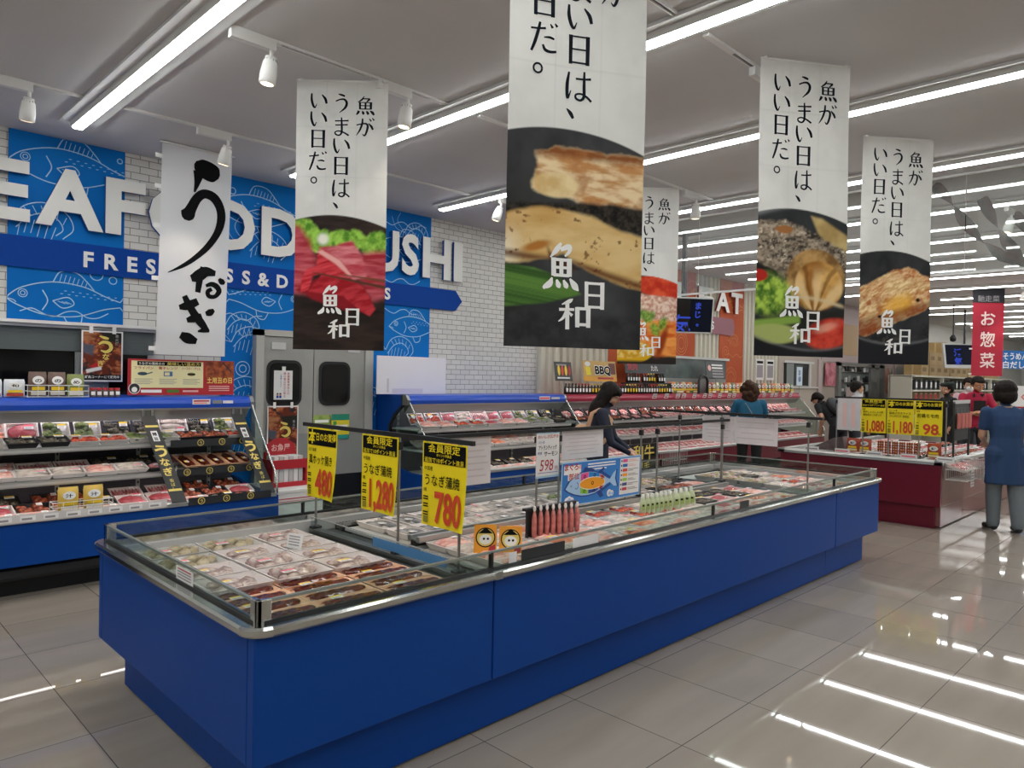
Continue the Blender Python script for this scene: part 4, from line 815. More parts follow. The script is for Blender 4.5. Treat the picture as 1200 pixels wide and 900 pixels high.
# ------------------------------------------------------------------ wall cabinets with shelves
PROF_END = [(6.84, .10), (6.84, 1.35), (6.36, 1.35), (6.34, 1.25), (6.50, 1.12), (6.58, 1.02), (6.60, .86), (6.55, .60), (6.2, .53), (5.76, .53), (5.75, .24), (5.9, .10)]
def wall_case(name, label, x0, x1, cb, ct, ends, loc):
    t = thing(name, label, 'refrigerated cabinet', loc, 'wall cabinets with shelves'); o = Vector(loc)
    def ch(mb, nm, **k): q = mb.build(nm, t, **k); q.matrix_parent_inverse = Matrix.Translation(-o); return q
    ch(MB().box((x0+.03, 5.95, 0), (x1-.03, 6.8, .12), M['black']), 'toe_base')
    w = MB(); w.prism([(6.1, .11), (5.84, .125), (5.82, .15), (5.82, .2), (5.86, .235), (6.1, .235)], x0, x1, M['dark']); ch(w, 'bumper')
    w = MB(); w.box((x0, 5.75, .235), (x1, 5.79, .525), cb); ch(w, 'front_panel', bevel=.004)
    w = MB(); w.prism([(5.735, .525), (5.735, .55), (5.75, .562), (5.80, .562), (5.80, .525)], x0, x1, M['alu']); w.prism([(5.80, .54), (5.85, .50), (5.82, .50), (5.79, .53)], x0, x1, M['chrome']); ch(w, 'deck_rail')
    w = MB(); w.box((x0, 5.79, .46), (x1, 6.66, .48), M['liner']); w.box((x0, 6.63, .48), (x1, 6.80, 1.24), M['inner']); ch(w, 'liner')
    for i in range(int((x1-x0)/.6)+1):
        w = MB(); xx = x0+.1+i*.6; w.box((xx, 6.615, .5), (xx+.03, 6.63, 1.22), M['alu'])
        for k in range(12): w.box((xx+.009, 6.612, .55+k*.055), (xx+.021, 6.616, .57+k*.055), M['black'])
        ch(w, 'shelf_upright')
    for z, yf in ((.765, 6.0), (.985, 6.14)):
        w = MB(); w.box((x0+.02, yf, z-.012), (x1-.02, 6.62, z), M['lgrey']); sh = ch(w, 'shelf')
        w = MB(); w.prism([(yf-.012, z-.035), (yf-.02, z+.003), (yf-.008, z+.008), (yf, z), (yf, z-.03)], x0+.02, x1-.02, M['alu']); w.prism([(yf-.018, z-.024), (yf-.0215, z-.006), (yf-.019, z-.006), (yf-.0155, z-.024)], x0+.02, x1-.02, M['lgrey']); pr = w.build('price_rail', sh)
    w = MB(); w.prism([(6.84, 1.25), (6.84, 1.352), (6.33, 1.352), (6.285, 1.345), (6.26, 1.325), (6.25, 1.295), (6.255, 1.258), (6.275, 1.25)], x0, x1, ct, smooth=False); ch(w, 'canopy')
    w = MB(); w.prism([(6.255, 1.242), (6.25, 1.258), (6.275, 1.25), (6.36, 1.25), (6.36, 1.242)], x0, x1, M['alu']); w.prism([(6.27, 1.242), (6.34, 1.16), (6.36, 1.16), (6.36, 1.242)], x0, x1, M['steel']); ch(w, 'canopy_trim')
    ch(MB().box((x0+.05, 6.40, 1.235), (x1-.05, 6.43, 1.249), M['caselamp']), 'lamp_tube')
    ch(MB().box((x0+.05, 6.02, .735), (x1-.05, 6.035, .742), M['caselamp']), 'lamp_tube')
    for e in ends:
        xe = x0 if e == 'l' else x1; s = -1 if e == 'l' else 1
        full = e != 'l'
        w = MB(); w.prism(PROF_END if not full else [(6.84, .10), (6.84, .62), (6.55, .60), (6.2, .53), (5.76, .53), (5.75, .24), (5.9, .10)], xe, xe+.03*s, cb)
        if not full: w.prism([(a, b) for a, b in [(6.36, 1.355), (6.33, 1.25), (6.50, 1.11), (6.57, 1.02), (6.59, .86), (6.6, .86), (6.6, 1.02), (6.52, 1.13), (6.35, 1.26), (6.38, 1.355)]], xe, xe+.033*s, M['black'])
        ch(w, 'end_panel')
        w = MB(); w.prism([(6.84, 1.35), (6.345, 1.35), (6.345, 1.245), (6.26, 1.25), (5.80, .75), (5.755, .65), (5.75, .56), (6.2, .53), (6.55, .60), (6.84, .62)] if full else [(6.345, 1.245), (6.26, 1.25), (5.80, .75), (5.755, .65), (5.75, .56), (6.2, .53), (6.55, .60), (6.60, .86), (6.58, 1.02), (6.50, 1.12)], xe+.008*s, xe+.014*s, M['endglass']); ch(w, 'end_glass')
        w = MB(); w.tube([(xe+.011*s, 6.24, 1.27), (xe+.011*s, 6.02, .99), (xe+.011*s, 5.80, .74), (xe+.011*s, 5.757, .66), (xe+.011*s, 5.75, .545)], .009, M['chrome'], 8); ch(w, 'end_glass_trim')
        w = MB(); w.prism([(6.34, 1.245), (6.25, 1.25), (6.245, 1.30), (6.28, 1.352), (6.34, 1.36)], xe-.0, xe+.036*s, M['steel']); ch(w, 'canopy_end_cap')
    return t
wall_case('wall_cabinet', 'blue open wall cabinet at far left below the eel poster', -1.0, 2.93, M['blue'], M['bluetop'], 'r', (1, 6.3, 0))
wall_case('wall_cabinet', 'blue open wall cabinet below the white board and white brick wall', 4.70, 7.22, M['blue'], M['bluetop'], 'lr', (6, 6.3, 0))
wall_case('wall_cabinet', 'long crimson topped meat cabinet along the ribbed wall', 7.27, 14.4, M['red'], M['redtop'], 'r', (11, 6.3, 0))

# ------------------------------------------------------------------ dark red island cabinet on the right
RX0, RX1, RY0, RY1 = 8.83, 12.4, 2.27, 4.06
ri = thing('island_cabinet', 'dark red low island cabinet on the right, under the yellow meat price cards', 'refrigerated cabinet', (10.5, 3.1, 0)); ro = Vector((10.5, 3.1, 0))
def rch(mb, nm, **k): o = mb.build(nm, ri, **k); o.matrix_parent_inverse = Matrix.Translation(-ro); return o
redend = mat('glossy_red_end', '#8c5a58', .12, spec=.7)
w = MB(); w.box((RX0, RY0, .24), (RX0+.05, RY1, .70), M['red']); w.box((RX0+.05, RY0, .24), (RX1, RY0+.04, .70), redend); w.box((RX0+.05, RY1-.04, .24), (RX1, RY1, .70), M['red']); w.box((RX1-.05, RY0+.04, .24), (RX1, RY1-.04, .70), M['red']); w.box((RX0+.05, RY0+.04, .24), (RX1-.05, RY1-.04, .5), M['liner']); rch(w, 'body_panel', bevel=.005)
w = MB(); w.box((RX0+.05, RY0+.07, 0), (RX0+.1, RY1-.07, .24), M['red']); w.box((RX0+.1, RY0+.02, .012), (RX1-.05, RY1-.07, .24), redend); rch(w, 'plinth')
w = MB(); w.prism([(RX0-.03, .70), (RX0-.03, .73), (RX0-.01, .745), (RX0+.08, .745), (RX0+.08, .70)], RY0-.02, RY1+.02, M['alu'], 'y'); w.prism([(RY0-.03, .70), (RY0-.03, .73), (RY0-.01, .745), (RY0+.06, .745), (RY0+.06, .70)], RX0-.03, RX1, M['alu'], 'x')
w.prism([(RY1+.03, .70), (RY1+.03, .745), (RY1-.06, .745), (RY1-.06, .70)], RX0-.03, RX1, M['alu'], 'x'); rch(w, 'bumper_rail')
w = MB(); vent(w, (RX0+.08, RY0+.08, .69), (RX0+.22, RY1-.08, .735), 70, 'y'); rch(w, 'vent_grille')
w = MB(); w.box((RX0+.22, RY0+.06, .66), (RX1-.05, RY1-.06, .68), M['lgrey']); rch(w, 'deck')
# ------------------------------------------------------------------ goods: trays, pouches, bottles
def tray(w, a, b, h, m, rim=.007):
    """thin flared tray a x b with outside rim at height h"""
    def loop(x, y, z): return [V(-x, -y, z), V(x, -y, z), V(x, y, z), V(-x, y, z)]
    L = [loop(a*.42, b*.42, 0), loop(a/2, b/2, h), loop(a/2-rim, b/2-rim, h), loop(a*.42-rim*.6, b*.42-rim*.6, .004)]
    vs = sum(L, []); fs = [(3, 2, 1, 0), (12, 13, 14, 15)]
    for i in range(3):
        for j in range(4): fs.append((4*i+j, 4*i+(j+1) % 4, 4*i+4+(j+1) % 4, 4*i+4+j))
    w.add(vs, fs, m)
def food(kind, a, b, h, m, seed):
    w = MB(); r = random.Random(seed)
    if kind == 'slices':
        n = int(a/.028)
        for i in range(n):
            T = Matrix.Translation((-a*.38+i*a*.76/max(1, n-1), r.uniform(-.004, .004), h*.75)) @ Matrix.Rotation(.75+r.uniform(-.1, .1), 4, 'Y')
            w.ell((0, 0, 0), (.022, b*.37, .006), m, 10, 5, T, .06, seed+i)
    elif kind == 'fillets':
        n = 3 if b > .11 else 2
        for i in range(n):
            T = Matrix.Translation((r.uniform(-.01, .01), -b*.29+i*b*.58/(n-1), h*.75)) @ Matrix.Rotation(r.uniform(-.15, .15), 4, 'Z')
            w.ell((0, 0, 0), (a*.44, b*.40/n*1.35, .018), m, 12, 6, T, .08, seed+i)
    elif kind == 'fish':
        for i in range(2):
            T = Matrix.Translation((r.uniform(-.01, .01), -b*.2+i*b*.4, h*.6)) @ Matrix.Rotation(r.uniform(-.08, .08), 4, 'Z')
            w.ell((0, 0, 0), (a*.40, b*.22, .02), m, 12, 6, T); w.add([T @ V(a*.3, 0, 0), T @ V(a*.44, b*.13, .004), T @ V(a*.40, 0, .002), T @ V(a*.44, -b*.13, .004)], [(0, 1, 2), (0, 2, 3)], m)
    elif kind == 'squid':
        for i in range(2):
            T = Matrix.Translation((r.uniform(-.015, .015), -b*.18+i*b*.34, h*.6)) @ Matrix.Rotation(r.uniform(-.3, .3), 4, 'Z')
            w.ell((-a*.08, 0, 0), (a*.26, b*.15, .018), m, 12, 6, T); w.ell((-a*.3, 0, 0), (a*.07, b*.19, .006), m, 8, 4, T)
            for j in range(5): w.tube([T @ V(a*.14, (j-2)*.008, 0), T @ V(a*.24, (j-2)*.014+r.uniform(-.01, .01), .008), T @ V(a*.36, (j-2)*.016+r.uniform(-.015, .015), 0)], .005, m, 5, False, .002)
    elif kind == 'lumps':
        for i in range(16): w.ell((r.uniform(-a*.36, a*.36), r.uniform(-b*.34, b*.34), h*.55+r.uniform(0, .01)), (r.uniform(.018, .032), r.uniform(.016, .026), .017), m, 8, 5, None, .12, seed+i)
    elif kind == 'block':
        T = Matrix.Rotation(r.uniform(-.05, .05), 4, 'Z'); w.ell((0, 0, h*.6), (a*.43, b*.41, .022), m, 16, 6, T, .05, seed)
    elif kind == 'eel':
        n = 14; vs = []
        for i in range(n+1):
            t = i/n; x = -a*.44+a*.88*t; ww = b*.36*min(1, .55+2.5*t, .35+3*(1-t)); q = .004*math.sin(i*2.1)
            for y, z in ((-1, .004), (-.75, .012), (-.3, .016), (0, .012), (.3, .016), (.75, .012), (1, .004)): vs.append(V(x, y*ww, h*.5+z+q*(1-abs(y))))
        w.add(vs, [(i*7+j, (i+1)*7+j, (i+1)*7+j+1, i*7+j+1) for i in range(n) for j in range(6)], m, True)
    return w
_pn = {'slices': 'sliced_meat', 'fillets': 'fish_fillet', 'fish': 'whole_fish', 'squid': 'squid', 'lumps': 'seafood_pieces', 'block': 'fillet_block', 'eel': 'grilled_eel'}
def pack(name, cat, a, b, h, kind, fm, tm, seed, sticker='sticker', film=True, lab2=None):
    t = thing(name, '', cat); w = MB(); tray(w, a, b, h, M[tm]); w.build('tray', t)
    food(kind, a, b, h, M[fm], seed).build(_pn[kind], t)
    if film:
        w = MB(); n = 4; vs = [V(-a*.49+a*.98*i/n, -b*.49+b*.98*j/n, h+.002+.010*math.sin(PI*i/n)*math.sin(PI*j/n)) for j in range(n+1) for i in range(n+1)]
        w.add(vs, [(j*(n+1)+i, j*(n+1)+i+1, (j+1)*(n+1)+i+1, (j+1)*(n+1)+i) for j in range(n) for i in range(n)], M['film'], True); fw = w.build('film_wrap', t)
    else: fw = None
    r = random.Random(seed); w = MB(); x = r.choice((-1, 1))*a*.2; y = r.choice((-1, 1))*b*.2
    lw_ = .026 if sticker != 'label' else .017
    w.box((x-lw_, y-.017, h+.012), (x+lw_, y+.017, h+.0128), M['label']); w.box((x-lw_, y+.004, h+.0128), (x+lw_, y+.017, h+.0134), M[sticker])
    for k in range(3): w.box((x-lw_*.8, y-.015+k*.006, h+.0128), (x+lw_*.6, y-.013+k*.006, h+.0132), M['greyink'])
    w.build('price_label', fw or t); return Proto(t)
PK = {
 'squid': pack('squid_pack', 'seafood pack', .235, .185, .035, 'squid', 'squid', 'foam', 1, 'sticker'),
 'octo': pack('cuttlefish_pack', 'seafood pack', .235, .185, .035, 'lumps', 'squid', 'foam', 2, 'pinklab'),
 'clam': pack('shellfish_pack', 'seafood pack', .235, .185, .035, 'lumps', 'clam', 'tray_clear', 3, 'pinklab'),
 'eel': pack('eel_pack', 'grilled eel pack', .30, .118, .02, 'eel', 'eel', 'eel_tray', 4, film=False),
 'pink': pack('fillet_pack', 'fish pack', .20, .145, .03, 'fillets', 'fish_pink', 'foam', 5, 'label'),
 'salmon': pack('salmon_pack', 'fish pack', .20, .145, .03, 'fillets', 'salmon', 'foam', 6),
 'whitef': pack('fillet_pack', 'fish pack', .20, .145, .03, 'fillets', 'white_fish', 'foam', 7, 'pinklab'),
 'silver': pack('fish_pack', 'fish pack', .27, .14, .03, 'fish', 'silver_fish', 'foam', 8, 'label'),
 'tuna': pack('tuna_pack', 'fish pack', .18, .13, .03, 'block', 'tuna', 'foam', 9, 'pinklab'),
 'roe': pack('roe_pack', 'fish pack', .18, .13, .03, 'lumps', 'roe', 'tray_clear', 10),
 'greens': pack('seaweed_pack', 'seaweed pack', .17, .125, .035, 'lumps', 'green_food', 'tray_clear', 11),
 'darkp': pack('preserved_food_pack', 'food pack', .17, .125, .035, 'lumps', 'dark_food', 'tray_black', 12),
 'meat': pack('meat_pack', 'meat pack', .235, .165, .03, 'slices', 'meat', 'foam', 13, 'label'),
 'meat2': pack('meat_pack', 'meat pack', .235, .165, .03, 'slices', 'meat2', 'foam', 14, 'pinklab'),
 'meatb': pack('meat_pack', 'meat pack', .20, .15, .03, 'block', 'meat', 'tray_black', 15, 'label'),
 'brown': pack('seasoned_meat_pack', 'meat pack', .19, .15, .03, 'lumps', 'meatbrown', 'tray_black', 16, 'label'),
}
DESC = {'squid': 'squid tray', 'octo': 'cuttlefish tray', 'clam': 'shellfish tray', 'eel': 'grilled eel tray', 'pink': 'pink fillet tray', 'salmon': 'salmon tray', 'whitef': 'pale fillet tray', 'silver': 'silver fish tray', 'tuna': 'red tuna tray', 'roe': 'orange roe tray', 'greens': 'seaweed tray', 'darkp': 'dark preserved food tray', 'meat': 'sliced meat tray', 'meat2': 'marbled meat tray', 'meatb': 'black red-meat tray', 'brown': 'seasoned brown meat tray'}
rg = random.Random(11)
def rows(kinds, x0, x1, ys, z, where, group, rz=0, tiltx=0., step=None, dy=None, jit=.012, zs=None, scale=None, from_='from left'):
    """fills one area with packs: each row along X at a given y; labels count along each row"""
    for j, y in enumerate(ys):
        n = max(1, int((x1-x0)/step)); 
        for i in range(n):
            k = kinds[j % len(kinds)]; k = k[(i*len(k))//n] if isinstance(k, (list, tuple)) else k
            x = x0+(i+.5)*(x1-x0)/n
            rw = where[j] if isinstance(where, (list, tuple)) else where
            o = PK[k].put((x+rg.uniform(-jit, jit), y+rg.uniform(-jit, jit)*.6, (zs[j] if zs else z)+rg.uniform(0, .003)), rz+rg.uniform(-.03, .03),
                      f'{DESC[k]}, {ORD[i]} {from_}, {rw}', group, scale)
            o.rotation_euler.x = tiltx
# near end bay of the blue island: squid behind, eels in front
rows([('squid', 'octo', 'squid', 'octo'), ('squid', 'octo', 'squid', 'octo'), ('clam', 'squid', 'squid', 'octo')], 1.20, 2.06, (3.005, 3.235, 3.465), .637,
     ["row touching the grilled eels", "second row behind the eels", "third row behind the eels"], 'seafood trays in the near end bay', step=.28, jit=.003, scale=1.16)
rows([('clam', 'clam', 'octo', 'clam')], 1.20, 2.06, (3.695,), .637, 'rear row of the near end bay', 'seafood trays in the near end bay', step=.28, jit=.002, scale=1.16)
rows(['eel'], 1.18, 2.09, (2.415, 2.535, 2.655, 2.775, 2.885), .637, ['eel row along the front glass', 'second eel row from the front glass', 'third eel row from the front glass', 'fourth eel row from the front glass', 'eel row nearest the squid'], 'grilled eel trays', step=.30, jit=.005, rz=.0)
# front bays
F = 'fish trays in the long front bay'
rows([('pink', 'whitef', 'pink', 'salmon', 'whitef', 'pink', 'whitef', 'tuna', 'meat2', 'pink', 'tuna', 'salmon'), ('pink', 'salmon', 'pink', 'whitef', 'salmon', 'whitef', 'pink', 'whitef', 'tuna', 'pink', 'salmon', 'pink')], 2.39, 5.65, (2.44, 2.613), .647,
     ['front glass row of the long bay', 'second row of the front bay'], F, step=.24, jit=.004, scale=1.17)
rows([('whitef', 'pink', 'whitef', 'pink', 'whitef', 'roe', 'whitef', 'darkp', 'tuna', 'darkp', 'pink')], 2.39, 5.65, (2.786,), .647, 'third row of the front bay', F, step=.24, jit=.004, scale=1.17)
rows([('pink', 'salmon', 'whitef', 'roe', 'whitef', 'pink', 'darkp', 'tuna')], 2.39, 5.65, (2.955,), .647, 'row before the centre divider', F, step=.24, jit=.003, scale=1.16)
# rear bays: long packs pointing to the back
rows([('silver', 'whitef', 'silver', 'silver', 'pink', 'silver', 'silver', 'silver', 'darkp', 'brown', 'pink')], 2.42, 5.64, (3.31,), .647, 'rear bay row beside the divider', 'fish trays in the rear bay', rz=PI/2, step=.172, jit=.002, scale=1.12)
rows([('silver', 'silver', 'whitef', 'silver', 'silver', 'greens', 'silver', 'silver', 'clam', 'clam', 'darkp')], 2.42, 5.64, (3.61,), .647, 'rear bay row beside the back vent', 'fish trays in the rear bay', rz=PI/2, step=.18, jit=.002, scale=1.12)
rows([('tuna', 'pink', 'salmon'), ('pink', 'meat2', 'whitef'), ('whitef', 'roe', 'pink'), ('clam', 'whitef', 'salmon'), ('clam', 'darkp', 'whitef'), ('clam', 'clam', 'whitef')], 5.99, 6.75, (2.44, 2.63, 2.82, 3.03, 3.25, 3.47), .647,
     ['front glass row of the far bay', 'second row of the far bay', 'third row of the far bay', 'fourth row of the far bay', 'fifth row of the far bay', 'last row of the far bay'], 'trays in the far end bay', step=.245, jit=.003)
# left wall cabinet
G1 = 'packs in the left wall cabinet'
rows([('pink', 'pink', 'whitef', 'pink', 'tuna', 'pink', 'darkp', 'brown')], .70, 2.88, (5.92,), .50, 'left cabinet, lowest tier front', G1, step=.205, tiltx=.22, jit=.004)
rows([('tuna', 'brown', 'darkp', 'tuna', 'brown', 'tuna')], .70, 2.88, (6.10,), .53, 'left cabinet, lowest tier middle', G1, step=.2, tiltx=.3, jit=.004)
rows([('darkp', 'brown', 'meat', 'brown')], .70, 2.88, (6.31,), .56, 'left cabinet, lowest tier rear', G1, step=.245, tiltx=.35, jit=.004)
rows([('salmon', 'pink', 'whitef', 'whitef', 'pink', 'whitef', 'meatb')], .70, 2.22, (6.11,), .785, 'left cabinet, middle shelf front', G1, step=.205, tiltx=.22, jit=.004)
rows([('pink', 'meat', 'darkp', 'meat', 'brown')], .70, 2.88, (6.34,), .80, 'left cabinet, middle shelf rear', G1, step=.24, tiltx=.35, jit=.004)
for i in range(5): PK['eel'].put((2.345+.122*i, 6.17, .805), PI/2, f'grilled eel tray on the middle left shelf, {ORD[i]} of five', 'eel trays on the middle left shelf').rotation_euler = (0, -.2, PI/2)
rows([('greens', 'darkp', 'roe', 'greens', 'brown', 'roe')], .70, 2.88, (6.22,), 1.005, 'left cabinet, upper shelf front', G1, step=.185, tiltx=.25, jit=.004)
rows([('salmon', 'tuna', 'greens', 'greens', 'darkp', 'whitef', 'darkp', 'greens')], .70, 2.88, (6.46,), 1.07, 'left cabinet, upper shelf rear', G1, step=.2, tiltx=1.0, jit=.004)
G2 = 'packs in the second blue cabinet'
rows([('pink', 'roe', 'tuna', 'pink', 'greens', 'darkp')], 4.8, 7.15, (6.22,), 1.005, 'second cabinet, upper shelf front', G2, step=.22, tiltx=.25, jit=.004)
rows([('roe', 'tuna', 'whitef', 'meat2', 'tuna', 'greens', 'greens', 'darkp')], 4.8, 7.15, (6.45,), 1.06, 'second cabinet, upper shelf rear', G2, step=.215, tiltx=.9, jit=.004)
rows([('pink', 'salmon', 'whitef', 'tuna')], 4.8, 7.15, (6.11,), .785, 'second cabinet, middle shelf front', G2, step=.215, tiltx=.22, jit=.004)
rows([('whitef', 'pink', 'whitef')], 4.8, 7.15, (6.33,), .80, 'second cabinet, middle shelf rear', G2, step=.22, tiltx=.35, jit=.004)
rows([('whitef', 'pink', 'clam')], 4.8, 7.15, (5.92,), .50, 'second cabinet, lowest tier front', G2, step=.22, tiltx=.2, jit=.004)
rows([('whitef', 'darkp', 'pink')], 4.8, 7.15, (6.12,), .53, 'second cabinet, lowest tier rear', G2, step=.22, tiltx=.3, jit=.004)
G3 = 'meat trays in the long meat cabinet'
rows([('brown', 'meatb', 'meat2', 'meatb', 'brown', 'meatb', 'meat')], 7.35, 14.3, (6.23,), 1.005, 'meat cabinet upper shelf', G3, step=.25, tiltx=.25, jit=.004)
rows([('meatb', 'brown', 'meatb', 'meat2')], 7.35, 14.3, (6.46,), 1.06, 'meat cabinet upper shelf rear', G3, step=.25, tiltx=.9, jit=.004)
rows([('meat2', 'meat2', 'meat', 'meat2', 'meat', 'meat2')], 7.35, 14.3, (6.13,), .795, 'meat cabinet middle shelf', G3, step=.26, tiltx=.35, jit=.004)
rows([('meat', 'meat', 'meat2', 'meat')], 7.35, 14.3, (5.94,), .51, 'meat cabinet lowest tier', G3, step=.26, tiltx=.25, jit=.004)
rows([('meat2', 'meat')], 7.35, 14.3, (6.16,), .55, 'meat cabinet lowest tier rear', G3, step=.26, tiltx=.35, jit=.004)
# red island
G4 = 'packs on the red island'
rows([('brown', 'brown', 'meatb'), ('brown', 'meat2', 'meat'), ('meat2', 'meat', 'brown')], 9.2, 12.2, (2.47, 2.75, 3.05), .683, ['right row on the red island', 'second row on the red island', 'third row on the red island'], G4, step=.3, from_='from near end')
rows([('meat2', 'whitef'), ('greens', 'meat2')], 9.2, 12.2, (3.4, 3.8), .683, ['fourth row on the red island', 'left row on the red island'], G4, step=.34, from_='from near end')
# ------------------------------------------------------------------ sign rails on the blue island
def sign_rail(label, a, b, z, posts, zb):
    """black rail from a to b (x, y) on thin steel posts"""
    a, b = Vector((*a, z)), Vector((*b, z)); t = thing('sign_rail', label, 'sign rail', ((a+b)/2).to_2d().to_3d()+V(0, 0, zb), 'black sign rails'); o = t.location.copy()
    def ch(mb, nm): q = mb.build(nm, t); q.matrix_parent_inverse = Matrix.Translation(-o)
    w = MB(); d = (b-a).normalized(); n = d.cross(V(0, 0, 1))
    vs = [p+n*sx*.009+V(0, 0, sz*.011) for p in (a, b) for sx, sz in ((-1, -1), (1, -1), (1, 1), (-1, 1))]
    w.add(vs, [(0, 1, 2, 3), (7, 6, 5, 4)]+[(i, 4+i, 4+(i+1) % 4, (i+1) % 4) for i in range(4)], M['black']); ch(w, 'rail_bar')
    for f in posts:
        p = a+(b-a)*f; w = MB(); w.tube([(p.x, p.y, zb), (p.x, p.y, z-.01)], .0075, M['steel'], 8); w.box((p.x-.013, p.y-.013, z-.075), (p.x+.013, p.y+.013, z-.035), M['black']); w.box((p.x-.03, p.y-.02, zb), (p.x+.03, p.y+.02, zb+.012), M['dark']); ch(w, 'post')
    return t
sign_rail('black sign rail over the near end divider, carrying three yellow price cards', (2.215, 4.0), (2.215, 2.46), 1.262, (.10, .63, .94), .655)
sign_rail('long black sign rail above the centre divider of the blue island', (2.25, 3.115), (5.76, 3.115), 1.232, (.31, .37, .63, .69, .97), .71)
sign_rail('black sign rail over the far end bay, carrying two white cards', (5.81, 3.96), (5.81, 2.33), 1.283, (.2, .46, .93), .655)
# ------------------------------------------------------------------ yellow price cards
def price_card(P, w_, h_, style, origin, name, price, label, group, curl=0., yen=False, name2=None):
    m = MB(); n = 10
    def Q(x, y, l=0.): s = max(0, x/w_-.45)*(1-y/h_); return P(x-curl*.25*s*s, y+curl*.05*s, l+curl*s*s)
    m.add([Q(w_*i/n, h_*j/n, -.001) for j in range(n+1) for i in range(n+1)], [(j*(n+1)+i, j*(n+1)+i+1, (j+1)*(n+1)+i+1, (j+1)*(n+1)+i) for j in range(n) for i in range(n)], M['yellow'], True)
    H = .25*h_; m.add([Q(.01+(w_-.02)*i/n, h_-H+(H-.008)*j/3, .001) for j in range(4) for i in range(n+1)], [(j*(n+1)+i, j*(n+1)+i+1, (j+1)*(n+1)+i+1, (j+1)*(n+1)+i) for j in range(3) for i in range(n)], M['ink'], True)
    u = w_/.33
    if style == 'member':
        m.text(Q, '会員限定', w_/2, h_-.046*u, .043*u, M['yellow'], .003, .012, 'c', .235*u); m.text(Q, 'ポイント対象品', w_/2, h_-.066*u, .015*u, M['yellow'], .003, .01, 'c', .11*u); m.text(Q, '追加で10ポイント進呈', w_/2, h_-.096*u, .026*u, M['yellow'], .003, .01, 'c', .29*u)
    else:
        m.text(Q, '本', .016*u, h_-.085*u, .085*u, M['yellow'], .003, .035, 'l', .085*u); m.text(Q, '日のお買得', .106*u, h_-.07*u, .05*u, M['yellow'], .003, .014, 'l', .215*u)
    m.text(Q, origin, .02*u, h_-H-.035*u, .022*u, M['ink'], .003, .01)
    if name2:
        m.text(Q, name, .03*u, h_-H-.075*u, .035*u, M['ink'], .003, .008, 'l', .26*u); m.text(Q, name2, .03*u, h_-H-.115*u, .035*u, M['ink'], .003, .008, 'l', .24*u)
    else: m.text(Q, name, .025*u, h_-H-.105*u, .06*u, M['ink'], .003, .009, 'l', .26*u)
    big = len(price); vs, fs, ww = glyphs(price, .05); k = .205*u if not yen else .19*u
    fit = {3: .205*u, 5: .235*u, 2: .19*u}.get(big, .24*u); m.text(Q, price, (.10 if big != 5 else .08)*u, .025*u, k, M['redink'], .004, .03, 'l', fit)
    for i, (yy, hh) in enumerate(((.135, .016), (.10, .022), (.06, .014))):
        for j in range(2): m.quad(Q, .012*u, (yy-j*.012)*u, .05*u, (yy-j*.012+.007)*u, M['ink'], .002)
    m.quad(Q, .014*u, .012*u, .05*u, .045*u, mat('olive_box', '#8e8420', .6), .002)
    m.text(Q, '1尾' if not yen else '100g', .014*u, .165*u, .02*u, M['ink'], .003, .01)
    if yen: m.text(Q, '円', .285*u, .02*u, .03*u, M['ink'], .003, .02)
    o = m.build('price_card'); tag(o, label, 'price card', group)
    for x in (.05, w_-.05):
        c = MB(); a, b = Q(x-.012, h_-.012, -.002), Q(x+.012, h_+.004, .004); c.box((min(a.x, b.x), min(a.y, b.y), a.z), (max(a.x, b.x)+.001, max(a.y, b.y), b.z), M['acryl']); c.build('clip', o)
    return o
GY = 'yellow price cards on the blue island'
price_card(facing_end(2.198, 3.925, .84), .33, .41, 'today', '北海道産', '真ホッケ開き', '480', 'yellow price card reading 480, leftmost on the near black rail', GY, .09)
price_card(facing_end(2.198, 3.345, .845), .33, .405, 'member', '中国産', 'うなぎ蒲焼', '1,280', 'yellow price card reading 1,280 in the middle of the near black rail', GY, .07)
price_card(facing_end(2.198, 2.815, .845), .33, .405, 'member', '中国産', 'うなぎ蒲焼', '780', 'yellow price card reading 780 at the right end of the near black rail', GY, .07)
GR = 'yellow price cards on the red island'
price_card(facing_end(8.95, 3.15, 1.0), .275, .39, 'member', '国産', '豚肉しゃぶしゃぶ用', '1,080', 'yellow price card reading 1,080 above the red island', GR, name2='焼肉用ロースポーク')
price_card(facing_end(8.95, 2.865, 1.0), .285, .39, 'today', 'アメリカ産', '豚肉バラスライス', '1,180', 'yellow price card reading 1,180 above the red island', GR, name2='ジャンボパック（解凍品）')
price_card(facing_end(8.95, 2.572, 1.0), .275, .39, 'today', '国産', '若鶏モモ肉', '98', 'yellow price card reading 98 above the red island', GR, yen=True)
sign_rail('grey rack holding the yellow cards and white card on the red island', (8.97, 3.46), (8.97, 2.24), 1.40, (.02, .27, .5, .76, .98), .74)
def back_card(P, w_, h_, label, tone='greyink', lines=6, colr='back', cols=False):
    m = MB(); m.sheet(P, w_, h_, .002, M[colr])
    faint = mat('show_through', '#c9bfc0', .7)
    if cols:
        for x in (.22, .6): m.quad(P, x*w_, .1*h_, (x+.17)*w_, .85*h_, mat('pink_show_through', '#ecc4c0', .7), .0006)
    else:
        for i in range(lines):
            y = h_*(.9-.8*(i+.5)/lines); m.quad(P, w_*(.08+.05*(i % 3)), y, w_*(.92-.07*((i*2) % 3)), y+h_*.035, faint, .0006)
    return tag(m.build('paper_card'), label, 'paper card', 'white backs of price cards')
back_card(facing_front(2.71, 3.128, .94), .24, .275, 'blank white card back beside the yellow 780 card')
back_card(facing_front(3.585, 3.128, 1.03), .44, .19, 'wide blank white card back behind the blue tuna board')
